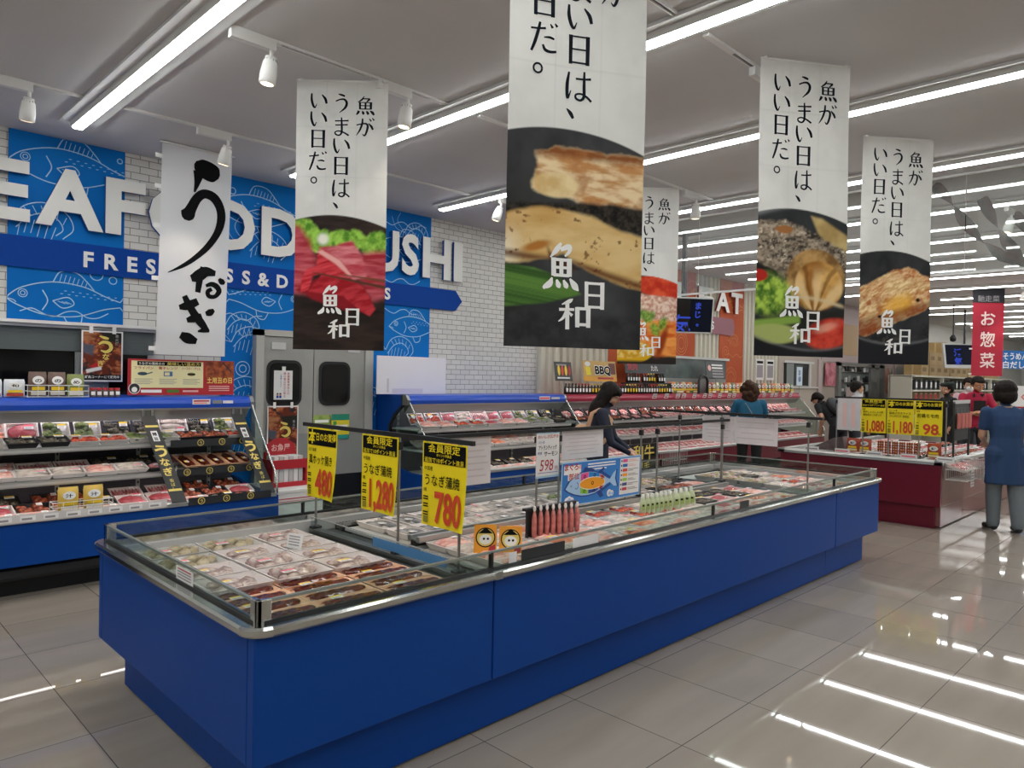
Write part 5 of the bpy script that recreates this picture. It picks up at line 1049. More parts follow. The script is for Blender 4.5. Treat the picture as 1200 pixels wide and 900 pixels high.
back_card(facing_end(5.835, 3.415, 1.03), .30, .23, 'left white card back on the far end rail'); back_card(facing_end(5.835, 3.112, 1.03), .40, .23, 'right, wider white card back on the far end rail', lines=4)
back_card(facing_end(8.95, 3.42, 1.01), .265, .38, 'white card with two pale pink stripes left of the yellow meat cards', cols=True)
# handwritten salmon card
m = MB(); P = facing_front(3.315, 3.10, .935); m.sheet(P, .215, .285, .002, M['paper']); m.quad(P, 0, 0, .215, .012, mat('light_blue_edge', '#9fc4dc', .5), .0006); m.quad(P, 0, .278, .215, .285, mat('light_blue_edge2', '#9fc4dc', .5), .0006)
m.text(P, 'おいしさ広がる', .108, .252, .024, M['crimson'], .0015, .012, 'c', .19, .15); m.text(P, 'ノルウェー産', .012, .218, .02, M['navy'], .0015, .01, 'l', .06); m.text(P, 'アトランティック', .018, .178, .034, M['ink'], .0015, .016, 'l', .17, .1); m.text(P, 'サーモン', .07, .138, .036, M['ink'], .0015, .018, 'l', .13, .1); m.text(P, '刺身', .012, .15, .02, M['navy'], .0015, .01)
m.text(P, '598', .03, .045, .10, M['crimson'], .0015, .0, 'l', .125, .15); m.text(P, '円', .175, .045, .03, M['crimson'], .0015, .01); m.quad(P, .015, .03, .2, .033, M['navy'], .001)
tag(m.build('paper_card'), 'handwritten white salmon card reading 598 in red', 'paper card')
# blue tuna cuts board
m = MB(); P = plane((3.49, 3.045, .742), (1, 0, 0), (0, -.03, 1)); W_, H_ = .86, .285; bl = mat('board_blue', '#2f7fd0', .45); lb = mat('fish_light_blue', '#a9cdf0', .5); dbl = mat('fish_outline', '#123f8e', .5)
m.sheet(P, W_, H_, .004, mat('board_edge', '#a9cbe8', .4)); m.quad(P, .006, .006, W_-.006, H_-.006, bl, .0008)
px = lambda x, y: ((x-155)/915*W_, (735-y)/560*H_)
def pts(*q): return [px(a, b+.105*(a-155)) for a, b in q]      # pixel layout taken upright
def FP(q): return [(a/600*.60, b/340*.25+.01) for a, b in q]
body = [(40, 140), (80, 200), (140, 245), (200, 268), (270, 272), (340, 262), (410, 235), (470, 195), (500, 180), (545, 240), (570, 260), (560, 180), (585, 105), (550, 110), (505, 150), (470, 140), (410, 100), (340, 70), (270, 60), (200, 65), (130, 85), (70, 115)]
big = [((a-300)*1.06+300, (b-165)*1.1+165) for a, b in body]
m.poly(P, FP(big), dbl, .0014); m.poly(P, FP(body), lb, .002)
for tri in (((200, 265), (230, 318), (330, 290), (330, 264)), ((360, 75), (400, 20), (440, 30), (400, 98)), ((360, 255), (430, 300), (440, 285), (400, 240))): m.poly(P, FP(tri), dbl, .0016)
for i in range(7): m.disc(P, *FP([(420+14*i, 250-9*i)])[0], .008, dbl, .0018); m.disc(P, *FP([(420+14*i, 85+8*i)])[0], .008, dbl, .0018)
cuts = [((190, 190), (190, 262), (268, 268), (268, 215), '#e8559a', '大'), ((272, 215), (272, 268), (345, 258), (385, 244), (385, 205), '#2a86d2', '中'), ((390, 205), (390, 240), (440, 212), (440, 180), '#e0503e', '尾'), ((190, 85), (190, 140), (268, 118), (268, 72), '#8cc63a', '腹'), ((272, 118), (272, 74), (345, 82), (375, 95), (375, 120), '#2b3f94', '中'), ((380, 120), (380, 98), (420, 110), (440, 135), '#cf3430', '尾')]
for k, c in enumerate(cuts):
    q = [a for a in c if isinstance(a, tuple)]; m.poly(P, FP(q), mat('cut_colour', c[-2], .5), .0026)
    cx, cy = FP([(sum(a for a, b in q)/len(q), sum(b for a, b in q)/len(q))])[0]; m.text(P, 'O', cx, cy-.012, .03, M['ink'], .0034, .03, 'c')
m.disc(P, *FP([(312, 165)])[0], .138, M['wht'], .0028, .043); m.disc(P, *FP([(312, 165)])[0], .132, mat('cut_orange', '#f2a21e', .5), .0032, .038); m.text(P, 'O', *[FP([(312, 150)])[0][0], FP([(312, 150)])[0][1]], .032, M['ink'], .004, .03, 'c')
m.disc(P, *FP([(95, 160)])[0], .007, dbl, .0028); m.disc(P, *FP([(95, 160)])[0], .003, M['wht'], .0032)
m.stroke(P, [(a/600*.6, b/340*.25+.01, .004) for a, b in ((150, 190), (168, 160), (150, 130), (135, 140))], dbl, .0028)
for x, y, r in ((60, 30, 30), (105, 32, 26), (80, 50, 22), (500, 50, 28), (530, 45, 22)):
    a, b = FP([(x, y)])[0]; m.disc(P, a, b, r*.0009, M['wht'], .0026); m.disc(P, a+.004, b-.003, r*.0005, lb, .003)
m.quad(P, .02, .205, .19, .262, M['wht'], .0014); m.text(P, 'まぐろ', .025, .235, .05, M['crimson'], .0022, .03, 'l', .135); m.text(P, 'の', .165, .238, .03, M['pinklab'], .0022, .02); m.quad(P, .06, .165, .18, .208, M['wht'], .0014); m.text(P, '部位', .068, .173, .045, M['crimson'], .0022, .014, 'l', .105)
for i in range(3): m.quad(P, .26, .255-i*.018, .56-.1*(i == 2), .264-i*.018, M['wht'], .0014)
m.quad(P, .615, .02, .845, .272, M['paper'], .0014)
for i, c in enumerate(('#e8559a', '#2a66b4', '#e0503e', '#f2a21e', '#a3cf45', '#3a4f86', '#cf3a40')):
    y = .245-i*.033; m.quad(P, .645, y, .70, y+.021, mat('key_colour', c, .5), .002); m.disc(P, .632, y+.01, .007, M['ink'], .002)
    for k in range(2): m.quad(P, .71, y+.002+k*.01, .83-.03*((i+k) % 3), y+.007+k*.01, M['pinkink'] if i < 2 else M['greyink'], .002)
for x in (.1, .75): m.tube([P(x, .05, -.006), P(x, -.03, -.05)], .004, M['steel'], 6)
tag(m.build('information_board'), 'blue board with a sectioned tuna drawing standing on the centre divider', 'information board')
# small things standing among the trays
t = thing('price_stand', 'small clear stand with a white card among the squid trays', 'card stand', (1.82, 3.38, .672))
w = MB(); w.sheet(plane((-.01, .05, .005), (0.3, -1, 0), (.15, 0, 1)), .10, .075, .002, M['paper'])
for i in range(4): w.quad(plane((-.01, .05, .005), (0.3, -1, 0), (.15, 0, 1)), .01, .015+i*.014, .085, .021+i*.014, M['greyink'], .001)
w.build('card', t); MB().box((-.03, -.05, 0), (.03, .06, .004), M['acryl']).build('card_foot', t)
def pop_card(o, label):
    P = plane(o, (.75, -.65, 0), (.25, .25, 1)); m = MB(); om = mat('pop_orange', '#f0a020', .5); m.sheet(P, .115, .15, .002, om)
    m.disc(P, .058, .085, .05, M['ink'], .001); m.disc(P, .058, .085, .044, M['gold'], .0016); m.disc(P, .058, .075, .032, M['wht'], .0022, .025); m.poly(P, [(.02, .105), (.058, .135), (.096, .105)], M['ink'], .0022); m.disc(P, .05, .078, .006, M['ink'], .0028); m.disc(P, .07, .078, .006, M['ink'], .0028); m.poly(P, [(.07, .01), (.11, .02), (.108, .05), (.08, .04)], M['crimson'], .0016)
    return tag(m.build('pop_card'), label, 'pop card', 'orange cards in the front bay')
pop_card((2.44, 2.70, .675), 'upright orange card leaning on the trays at the near end of the front bay'); o = pop_card((2.52, 2.60, .672), 'orange card lying lower, overlapping the upright orange card')
# pink tube pouches hanging in a row, green tubes standing in two groups
def pink_tube():
    t = thing('tube_pouch', '', 'tube pouch'); w = MB(); w.lathe([(.004, 0), (.013, .006), (.0145, .05), (.014, .10), (.009, .125), (.004, .14)], mat('pink_paste', '#c9706c', .3, n=(40, '#d98c86')), (0, 0, 0), 12); w.build('pouch', t)
    w = MB(); w.box((-.010, -.0015, .135), (.010, .0015, .165), M['film']); w.box((-.015, -.001, -.012), (.015, .001, .002), M['film']); w.lathe([(.005, .138), (.009, .15), (.005, .165)], M['wht'], (0, 0, 0), 8); w.build('seal_strip', t); return Proto(t)
pt_ = pink_tube()
for i in range(8): pt_.put((2.93+.043*i, 2.745-.008*i, .682), .1*i, f'pink paste tube hanging in the front bay, {ORD[i]} from the left of eight', 'pink paste tubes', 1.06)
w = MB(); w.box((2.89, 2.765, .672), (3.30, 2.775, .84), M['dark']); w.box((2.87, 2.75, .832), (3.31, 2.782, .846), M['black']); tag(w.build('display_hook_bar'), 'black hook bar behind the pink paste tubes', 'hook bar')
def green_tube(w_):
    t = thing('wasabi_pack', '', 'condiment tube'); g = mat('pale_green_pack', '#b9c79a', .35, n=(25, '#cfd9b6')); w = MB(); w.lathe([(.02*w_, 0), (.024*w_, .01), (.022*w_, .08), (.014*w_, .108)], g, (0, 0, 0), 14, None, 1, .55); w.build('pack_body', t)
    w = MB(); w.lathe([(.011, .106), (.012, .112), (.0115, .132), (.009, .135)], mat('cream_cap', '#e9ecdf', .4), (0, 0, 0), 12); w.build('cap', t)
    w = MB(); w.box((-.012*w_, -.0145*w_, .03), (.012*w_, -.0135*w_, .07), mat('green_label', '#a3b870', .5)); w.box((-.008*w_, -.0148*w_, .055), (.004*w_, -.0146*w_, .068), M['ink']); w.build('print_label', t); return Proto(t)
gt = green_tube(1.0); gw = green_tube(1.5)
for i in range(7): gt.put((4.0+.047*i, 2.77-.004*i, .677), -.5, f'pale green condiment tube standing in the front bay, {ORD[i]} from the left', 'green condiment tubes')
for i in range(4): gw.put((4.37+.06*i, 2.755-.004*i, .677), -.5, f'wider pale green condiment tube right of the slim ones, {ORD[i]} from the left', 'wide green condiment tubes')
# ------------------------------------------------------------------ goods and notices at the left wall cabinet
def pouch(name, cat, w_, h_, colr, band, logo):
    """pillow bag standing upright with printed bands"""
    t = thing(name, '', cat); m1 = mat('pouch_'+colr.strip('#'), colr, .3, spec=.6); n = 6; vs = []
    for j in range(n+1):
        for i in range(n+1):
            a, b = i/n, j/n; d = .028*math.sin(PI*a)**.6*math.sin(PI*min(1, b*1.02))**.5 if 0 < a < 1 and 0 < b < 1 else .001
            vs.append((a, b, d))
    P = lambda a, b, d: V((a-.5)*w_*(1-.06*(b > .9)), -d+.12*b*h_*.3, b*h_)
    w = MB(); F = [(j*(n+1)+i, j*(n+1)+i+1, (j+1)*(n+1)+i+1, (j+1)*(n+1)+i) for j in range(n) for i in range(n)]
    w.add([P(*v) for v in vs], F, m1, True); w.add([P(v[0], v[1], -v[2]) for v in vs], [f[::-1] for f in F], m1, True); bg = w.build('bag', t)
    w = MB(); Q = lambda x, y, l=0.: P(x, y, .031+l)+V(0, 0, 0)
    w.quad(Q, .1, .06, .9, .22, mat('p_'+band.strip('#'), band, .5)); w.quad(Q, .15, .26, .85, .40, M['sticker']); w.disc(Q, .5, .66, .32, M['wht'], 0, .17); w.text(Q, logo, .5, .58, .17, M['ink'], .001, .02, 'c', .36); w.build('print_label', bg)
    return Proto(t)
pb1 = pouch('snack_bag', 'snack bag', .118, .185, '#6b5148', '#d9d2c8', 'の'); pb2 = pouch('snack_bag', 'snack bag', .118, .17, '#7e8a46', '#e6e2d6', 'め'); pb3 = pouch('snack_bag', 'snack bag', .13, .13, '#dfe3ea', '#b8402c', '旬'); pb4 = pouch('dashi_bag', 'food bag', .13, .17, '#d9b44a', '#ece6da', '汁')
GT = 'bags on top of the left cabinet'
pb1.put((1.315, 6.33, 1.357), 0, 'brown bag in the wire basket on the left cabinet, first of two', GT); pb1.put((1.44, 6.33, 1.357), 0, 'brown bag in the wire basket on the left cabinet, second of two', GT); pb2.put((1.565, 6.33, 1.357), 0, 'green topped bag at the right of the wire basket', GT)
pb3.put((1.17, 6.33, 1.354), 0, 'white and blue bag left of the wire basket', GT); pb3.put((1.03, 6.33, 1.354), 0, 'white and blue bag at the far left edge of the cabinet top', GT)
def wire_basket(loc, w_, d_, h_, label, nx=6, slope=0.):
    w = MB(); x0, x1, y0, y1 = -w_/2, w_/2, -d_/2, d_/2
    for z in (0, h_*.5, h_):
        w.tube([(x0, y0, z), (x1, y0, z)], .003, M['white'], 5); w.tube([(x0, y1, z), (x1, y1, z)], .003, M['white'], 5); w.tube([(x0, y0, z), (x0, y1, z)], .003, M['white'], 5); w.tube([(x1, y0, z), (x1, y1, z)], .003, M['white'], 5)
    for i in range(nx+1):
        x = x0+(x1-x0)*i/nx; w.tube([(x, y0, 0), (x, y0, h_)], .002, M['white'], 4); w.tube([(x, y1, 0), (x, y1, h_)], .002, M['white'], 4); w.tube([(x, y0, 0), (x, y1, 0)], .002, M['white'], 4)
    o = w.build('wire_basket'); o.location = loc; return tag(o, label, 'wire basket', 'white wire baskets')
wire_basket((1.44, 6.335, 1.356), .40, .13, .085, 'white wire basket holding brown bags on the left cabinet')
pb4.put((1.415, 5.87, .558), 0, 'yellow topped bag in the low wire basket, left one', 'bags in the low wire basket'); pb4.put((1.575, 5.87, .558), 0, 'yellow topped bag in the low wire basket, right one', 'bags in the low wire basket')
wire_basket((1.50, 5.865, .558), .38, .09, .07, 'white wire basket on the front rail of the left cabinet')
def jar(lab): 
    t = thing('jar', '', 'jar'); w = MB(); w.lathe([(.018, 0), (.02, .004), (.02, .048), (.016, .055)], mat('dark_jar', '#54443c', .15, n=(30, '#8a7a70')), (0, 0, 0), 12); w.build('glass_body', t); w = MB(); w.lathe([(.019, .053), (.02, .056), (.02, .068), (.018, .07)], M['crimson'], (0, 0, 0), 12); w.build('lid', t); w = MB(); w.box((-.014, -.0215, .015), (.014, -.019, .042), M['label']); w.build('print_label', t); return Proto(t)
jr = jar('')
for i in range(5): jr.put((1.68+.044*i, 6.32, 1.353), 0, f'small red lidded jar on the left cabinet, {ORD[i]} from left', 'red lidded jars')
# red how-to board on the cabinet
m = MB(); P = facing_front(1.93, 6.31, 1.365); W_, H_ = .87, .295; m.sheet(P, W_, H_, .006, M['crimson']); cream = mat('board_cream', '#efe6b4', .5); m.quad(P, .025, .06, .60, .28, cream, .001); m.quad(P, .07, .243, .58, .277, M['ink'], .0018)
m.text(P, 'うなぎの蒲焼きの', .08, .25, .024, M['wht'], .0026, .01, 'l', .20); m.text(P, '美味しい温め方', .30, .248, .032, M['gold'], .0026, .012, 'l', .27)
for i, s in enumerate(('フライパン', '電子レンジ', 'トースター・グリル')): m.text(P, s, .12+.19*i, .213, .026, M['crimson'], .002, .015, 'c', .15); [m.quad(P, .05+.19*i, .13-.013*k, .19+.19*i-.02*(k % 2), .134-.013*k, M['greyink'], .002) for k in range(4)]
m.disc(P, .11, .175, .038, mat('pan_blue', '#2a4356', .5), .002, .014); m.poly(P, [(.145, .178), (.185, .192), (.187, .184), (.148, .17)], mat('pan_blue2', '#2a4356', .5), .0022)
m.quad(P, .275, .155, .345, .195, mat('oven_blue', '#4a6ea0', .5), .002); m.quad(P, .283, .162, .322, .188, cream, .0026); m.disc(P, .50, .175, .035, mat('grill_tan', '#8a7a4c', .5), .002, .014); m.quad(P, .47, .168, .53, .18, M['ink'], .0026)
m.quad(P, .62, .14, .865, .29, mat('eel_photo', '#6d2413', .4, n=(26, '#b35a2a')), .001); m.poly(P, [(.76, .285), (.775, .285), (.85, .20), (.842, .195)], M['dark'], .002)
m.text(P, '土用丑の日', .742, .105, .055, M['gold'], .0022, .025, 'c', .22); [m.quad(P, .65, .07-.018*k, .83, .078-.018*k, M['pinkink'], .0016) for k in range(3)]; m.quad(P, .1, .02, .26, .045, M['wht'], .0016); m.quad(P, .3, .02, .4, .045, mat('leaf_green', '#4c7a2c', .5), .0016); m.quad(P, .43, .024, .56, .04, M['pinkink'], .0016)
m.disc(P, .05, .055, .045, M['wht'], .002); m.disc(P, .05, .055, .04, M['dark'], .0026); m.disc(P, .05, .045, .022, M['wht'], .0032)
hb = tag(m.build('information_board'), 'red and cream heating instruction board on top of the left cabinet', 'information board')
w = MB(); [w.box((x-.02, 6.30, 1.353), (x+.02, 6.36, 1.368), M['acryl']) for x in (1.98, 2.7)]; w.build('board_foot', hb)
# eel posters
def eel_poster(o, w_, h_, label, tabs):
    P = plane(o, (1, 0, 0), (0, 0, 1))
    m = MB(); u = w_
    for c, wd in ((M['ink'], .12), (M['gold'], .085)): m.stroke(P, [(.42*u, 1.27*u, wd*u*.4), (.56*u, 1.22*u, wd*u), (.66*u, 1.2*u, wd*u*.6)], c, .001 if c == M['ink'] else .002); m.stroke(P, [(.40*u, 1.03*u, wd*u*.7), (.52*u, 1.10*u, wd*u), (.68*u, 1.06*u, wd*u*1.2), (.72*u, .92*u, wd*u*1.2), (.6*u, .82*u, wd*u), (.45*u, .86*u, wd*u*.4)], c, .001 if c == M['ink'] else .002)
    m.text(P, 'な', .5*u, .60*u, .2*u, M['gold'], .002, .03); m.text(P, 'ぎ', .38*u, .40*u, .2*u, M['gold'], .002, .03); m.vtext(P, '炭火焼', .88*u, 1.34*u, .1*u, M['greyink'], .002, .02); m.text(P, '鮮魚コーナーにて販売中', .5*u, .06*u, .085*u, M['wht'], .002, .015, 'c', .9*u); m.vtext(P, 'リアルバード', .16*u, 1.08*u, .085*u, M['greyink'], .002, .0) if False else None
    me = printed_mesh('poster', w_, h_, 60, 84, pic_eel, P, m); q = bpy.data.objects.new('poster', me); C.objects.link(q); tag(q, label, 'poster', 'grilled eel posters'); w = MB()
    for a, b, c, d in ((-.012, -.012, w_+.012, 0), (-.012, h_, w_+.012, h_+.012), (-.012, 0, 0, h_), (w_, 0, w_+.012, h_)): w.quad(P, a, b, c, d, M['label'], -.0005)
    for x in (.15, .75): w.quad(P, x*w_, h_-.01, x*w_+.03, h_+.05, M['label'], .003)
    w.build('poster_edge', q)
eel_poster((1.715, WY-.13, 1.478), .29, .40, 'eel poster hanging below the ledge of the kitchen window', 1); eel_poster((3.35, WY-.108, .68), .31, .545, 'eel poster fixed to the lower left leaf of the kitchen door', 1)
m = MB(); P = facing_front(3.40, WY-.112, 1.30); m.sheet(P, .2, .29, .002, M['paper']); m.vtext(P, '従業員専用出入口', .155, .275, .026, M['crimson'], .001, .02); m.vtext(P, '関係者以外立入禁止', .115, .275, .026, M['crimson'], .001, .01); m.vtext(P, 'ご遠慮ください', .075, .26, .018, M['navy'], .001, .01)
for x in (.04, .07): m.disc(P, x, .05, .012, M['skin'], .001); m.quad(P, x-.012, .015, x+.012, .04, M['navy'], .001); m.disc(P, x, .06, .011, M['ink'], .0014, .006)
m.quad(P, .085, .29, .125, .33, M['label'], 0.); tag(m.build('paper_notice'), 'white notice with red writing taped inside the left door window', 'notice')
m = MB(); P = facing_front(3.845, WY-.10, .885); gn = mat('leaflet_green', '#7d9c3e', .5, n=(14, '#a3bb62')); m.sheet(P, .20, .25, .002, gn); m.quad(P, .02, .17, .18, .2, M['wht'], .001); m.quad(P, .02, .02, .18, .07, M['wht'], .001); tag(m.build('leaflet'), 'green leaflet on the right door leaf, left of the yellow one', 'leaflet')
m = MB(); P = facing_front(4.06, WY-.10, .875); m.sheet(P, .215, .265, .002, mat('leaflet_yellow', '#d9c92a', .5)); m.quad(P, 0, .2, .215, .265, mat('leaflet_teal', '#1f8a70', .5), .001); m.quad(P, .02, .09, .195, .15, M['wht'], .001); m.quad(P, 0, 0, .215, .045, mat('leaflet_teal2', '#1f8a80', .5), .001); m.disc(P, .04, .17, .022, mat('leaflet_green2', '#3c8a3a', .5), .0016); tag(m.build('leaflet'), 'yellow and teal leaflet on the right door leaf', 'leaflet')
# black sloped eel strips on the left cabinet
def sash(xa, xb, label):
    a, b = V(xa, 6.235, 1.20), V(xb, 5.735, .56); u = (a-b).normalized(); L = (a-b).length; P = plane(b-V(.055, 0, 0), (1, 0, 0), u); m = MB(); m.sheet(P, .11, L, .003, M['black'])
    m.quad(P, .006, L-.115, .104, L-.095, M['gold'], .001); m.quad(P, .006, .1, .104, .12, M['gold'], .001); m.quad(P, .03, L-.25, .08, L-.15, M['paper'], .001); m.text(P, '鰻', .055, L-.195, .035, M['ink'], .0018, .02, 'c'); m.text(P, '旨', .055, L-.24, .035, M['ink'], .0018, .02, 'c')
    m.text(P, 'う', .055, L-.39, .125, M['gold'], .0018, .035, 'c'); m.text(P, 'な', .055, L-.48, .08, M['gold'], .0018, .03, 'c'); m.text(P, 'ぎ', .055, L-.57, .08, M['gold'], .0018, .03, 'c'); m.vtext(P, '香ばし', .055, L-.60, .035, M['gold'], .0018, .0)
    o = tag(m.build('sash'), label, 'hanging strip', 'black eel strips'); w = MB(); [w.box((xa-.045+k*.07, 6.232, 1.195), (xa-.025+k*.07, 6.25, 1.245), M['chrome']) for k in (0, 1)]; w.build('clip', o)
sash(2.06, 2.135, 'black strip with gold eel lettering across the middle of the left cabinet'); sash(2.80, 2.865, 'black strip with gold eel lettering at the right end of the left cabinet')
# gold ring stickers on black rail strips
for z, y, xs_ in ((.973, 6.116, (2.44, 2.62, 2.80)), (.753, 5.976, (2.28, 2.46, 2.64, 2.80)), (.553, 5.733, (2.30, 2.50, 2.70))):
    P = plane((2.20, y, z-.03), (1, 0, 0), (0, 0, 1)); m = MB(); m.sheet(P, .68, .06, .002, M['dark'])
    for x in xs_: m.disc(P, x-2.20, .03, .028, M['gold'], .001); m.disc(P, x-2.20, .03, .022, M['dark'], .0016); m.text(P, 'う', x-2.20, .018, .03, M['gold'], .0022, .02, 'c')
    tag(m.build('rail_strip'), 'dark rail strip with gold rings on the '+{.973: 'upper shelf', .753: 'middle shelf', .553: 'front rail'}[z]+' of the left cabinet', 'rail strip', 'dark rail strips')
m = MB(); P = plane((2.42, 6.249, 1.285), (1, 0, 0), (0, 0, 1)); m.sheet(P, .15, .045, .002, M['paper']); m.quad(P, .01, .024, .14, .036, M['crimson'], .001); m.quad(P, .01, .008, .12, .016, M['pinklab'], .001); m.sheet(plane((2.59, 6.249, 1.29), (1, 0, 0), (0, 0, 1)), .08, .03, .002, M['grey']); m.sheet(plane((2.68, 6.249, 1.292), (1, 0, 0), (0, 0, 1)), .09, .024, .002, M['label']); tag(m.build('canopy_sticker'), 'white and red sticker on the left blue canopy', 'sticker', 'canopy stickers')
m = MB(); P = plane((6.72, 6.249, 1.285), (1, 0, 0), (0, 0, 1)); m.sheet(P, .2, .045, .002, M['paper']); m.quad(P, .01, .01, .19, .034, M['pinklab'], .001); m.sheet(plane((6.95, 6.249, 1.292), (1, 0, 0), (0, 0, 1)), .16, .026, .002, M['lgrey']); tag(m.build('canopy_sticker'), 'white and red sticker near the right end of the second blue canopy', 'sticker', 'canopy stickers')
m = MB(); P = facing_front(.8, 5.732, .532); m.sheet(P, 1.24, .055, .002, mat('clear_price_sheet', '#dcd6d4', .2))
for i in range(9): m.quad(P, .03+.135*i, .01, .12+.135*i, .045, M['label'], .001); m.quad(P, .04+.135*i, .016, .10+.135*i, .03, M['greyink'], .002)
tag(m.build('rail_strip'), 'row of white price labels along the front rail of the left cabinet', 'rail strip')
# clutter by the door: red rack on a white box
t = thing('card_rack', 'dark red cardboard rack standing on a white box by the door', 'display rack', (3.19, 6.1, .55)); w = MB(); w.box((-.17, -.1, 0), (.17, .1, .04), M['crimson']); w.box((-.17, -.1, .04), (-.155, .1, .24), M['crimson']); w.box((.155, -.1, .04), (.17, .1, .24), M['crimson']); w.box((-.155, -.1, .16), (.155, -.085, .24), M['crimson']); w.box((-.155, .085, .04), (.155, .1, .30), M['crimson']); w.build('rack_box', t)
w = MB(); w.prism([(-.15, .27), (.15, .27), (.13, .37), (.05, .42), (-.05, .42), (-.13, .37)], .08, .09, M['crimson'], 'y'); P = plane((-.1, .079, .29), (1, 0, 0), (0, 0, 1)); w.text(P, 'お魚屋', .1, .02, .07, M['pinkink'], .001, .02, 'c', .18); w.build('header_card', t); w = MB(); [w.box((-.14+i*.047, -.08, .04), (-.10+i*.047, .07, .27), M['lgrey' if i % 2 else 'paper']) for i in range(6)]; w.build('leaflet_stack', t)
w = MB(); w.box((2.98, 5.82, 0), (3.42, 6.4, .53), M['white']); w.box((2.98, 5.815, .47), (3.42, 5.82, .478), M['crimson']); w.box((2.98, 5.815, .45), (3.42, 5.82, .454), M['crimson']); w.box((2.975, 5.81, .525), (3.425, 6.41, .548), M['white']); tag(w.build('storage_box', bevel=.01), 'white box with thin red lines between the left cabinet and the door', 'storage box')
# white board on the second cabinet
m = MB(); P = facing_front(4.47, 6.54, 1.358); m.sheet(P, .955, .415, .012, mat('white_board', '#e3e1ea', .45)); m.quad(P, .2, .01, .62, .06, mat('pale_lilac', '#cfcbdc', .5), .001); m.quad(P, .13, .02, .155, .17, mat('pale_grey_strip', '#c4c2cc', .5), .001); tag(m.build('blank_board'), 'blank white board standing on the second blue cabinet', 'board')
# ------------------------------------------------------------------ things on and over the meat cabinet
def bottle(colr, cap, lab):
    t = thing('sauce_bottle', '', 'sauce bottle'); w = MB(); w.lathe([(.022, 0), (.025, .004), (.025, .085), (.012, .11), (.011, .125)], mat('bottle_'+colr.strip('#'), colr, .12), (0, 0, 0), 10); gb = w.build('glass_body', t); w = MB(); w.lathe([(.013, .123), (.013, .142), (.011, .144)], M[cap], (0, 0, 0), 10); w.build('cap', t); w = MB(); w.box((-.018, -.0265, .03), (.018, -.024, .08), M[lab]); w.build('print_label', gb); return Proto(t)
B_ = [bottle('#1e140e', 'black', 'label'), bottle('#3a1a10', 'crimson', 'label'), bottle('#2a1c12', 'gold', 'sticker')]
k = 0
for x0, x1, z, y in ((7.32, 9.95, 1.354, 6.33), (8.85, 9.9, 1.52, 6.45)):
    n = int((x1-x0)/.068)
    for i in range(n):
        if z > 1.4 and i % 6 == 5: continue
        B_[(i//4) % 3].put((x0+.068*i, y, z), 0, ('' if z < 1.4 else 'upper tier ')+f'sauce bottle on the meat cabinet, {ORD[i]} from the left'+('' if z < 1.4 else ' end'), 'sauce bottles on the meat cabinet'); k += 1
w = MB(); w.box((8.8, 6.39, 1.505), (9.95, 6.53, 1.519), M['dark']); [w.box((x, 6.39, 1.353), (x+.03, 6.53, 1.505), M['dark']) for x in (8.8, 9.36, 9.92)]; tag(w.build('bottle_shelf'), 'small dark riser shelf carrying the upper sauce bottles', 'riser shelf')
pcs = [pouch('soup_pouch', 'soup pouch', .15, .185, c, b, s) for c, b, s in (('#b5532a', '#e8c070', '鍋'), ('#8a2c22', '#f0e6d0', '辛'), ('#d98c3c', '#5a7a34', '味'), ('#c9b88a', '#a33a2c', '旨'), ('#5a6a3a', '#e6d9a0', '菜'))]
for i in range(24): pcs[(i*3//2) % 5].put((10.98+.138*i, 6.33, 1.356), 0, f'printed soup pouch on the right of the meat cabinet, {ORD[i]} from the left', 'soup pouches on the meat cabinet')
for i in range(9): pcs[(2*i) % 5].put((10.0+.1*i, 6.45, 1.356), 0, f'printed pouch behind the black arch, {ORD[i]} from the left', 'pouches behind the black arch')
def board(o, w_, h_, bgc, label, draw, cat='sign board', tiltb=.15):
    P = plane(o, (1, 0, 0), (0, tiltb, 1)); m = MB(); m.sheet(P, w_, h_, .006, mat('board_bg', bgc, .5)); draw(m, P, w_, h_); m.tube([P(w_/2, 0, -.004), V(P(w_/2, 0).x, P(w_/2, 0).y, 1.352)], .008, M['steel'], 6); return tag(m.build('sign_board'), label, cat)
def d_grill(m, P, w, h):
    for i, c in enumerate(('sticker', 'redink', 'sticker', 'crimson')): m.disc(P, .08+.07*i, h*.55, .025, M[c], .001, h*.28)
    m.quad(P, .04, .03, w-.05, .05, M['wht'], .001); m.quad(P, .04, h-.05, w-.1, h-.03, M['greyink'], .001)
board((7.15, 6.36, 1.53), .34, .255, '#2c3032', 'dark sign with skewers at the left end of the meat cabinet', d_grill)
def d_bbq(m, P, w, h):
    m.quad(P, .0, h*.25, w, h, mat('bbq_tan', '#caa25c', .5), .001); m.text(P, 'BBQ', w*.58, h*.36, h*.55, M['wht'], .002, .08, 'c', w*.5); m.text(P, 'BBQ', w*.58, h*.36, h*.55, M['ink'], .003, .03, 'c', w*.48); m.poly(P, [(.06, h*.3), (.16, h*.3), (.15, h*.7), (.05, h*.7)], M['yellow'], .002); m.disc(P, .1, h*.84, .06, M['wht'], .002, .035); m.quad(P, .3, .03, w-.08, h*.2, M['crimson'], .002); m.quad(P, w-.17, h*.35, w-.02, h*.9, mat('bbq_brown', '#6a2c1c', .5), .002)
board((7.74, 6.36, 1.53), .74, .29, '#e0a020', 'orange BBQ sign above the meat cabinet', d_bbq)
def d_yaki(m, P, w, h): m.text(P, '焼肉', .06, .06, h*.55, M['crimson'], .002, .015); m.text(P, 'たれ', w*.62, .05, h*.4, M['lgrey'], .002, .03)
board((8.95, 6.56, 1.66), 1.1, .25, '#2b2f33', 'dark sign with red lettering behind the sauce bottles', d_yaki)
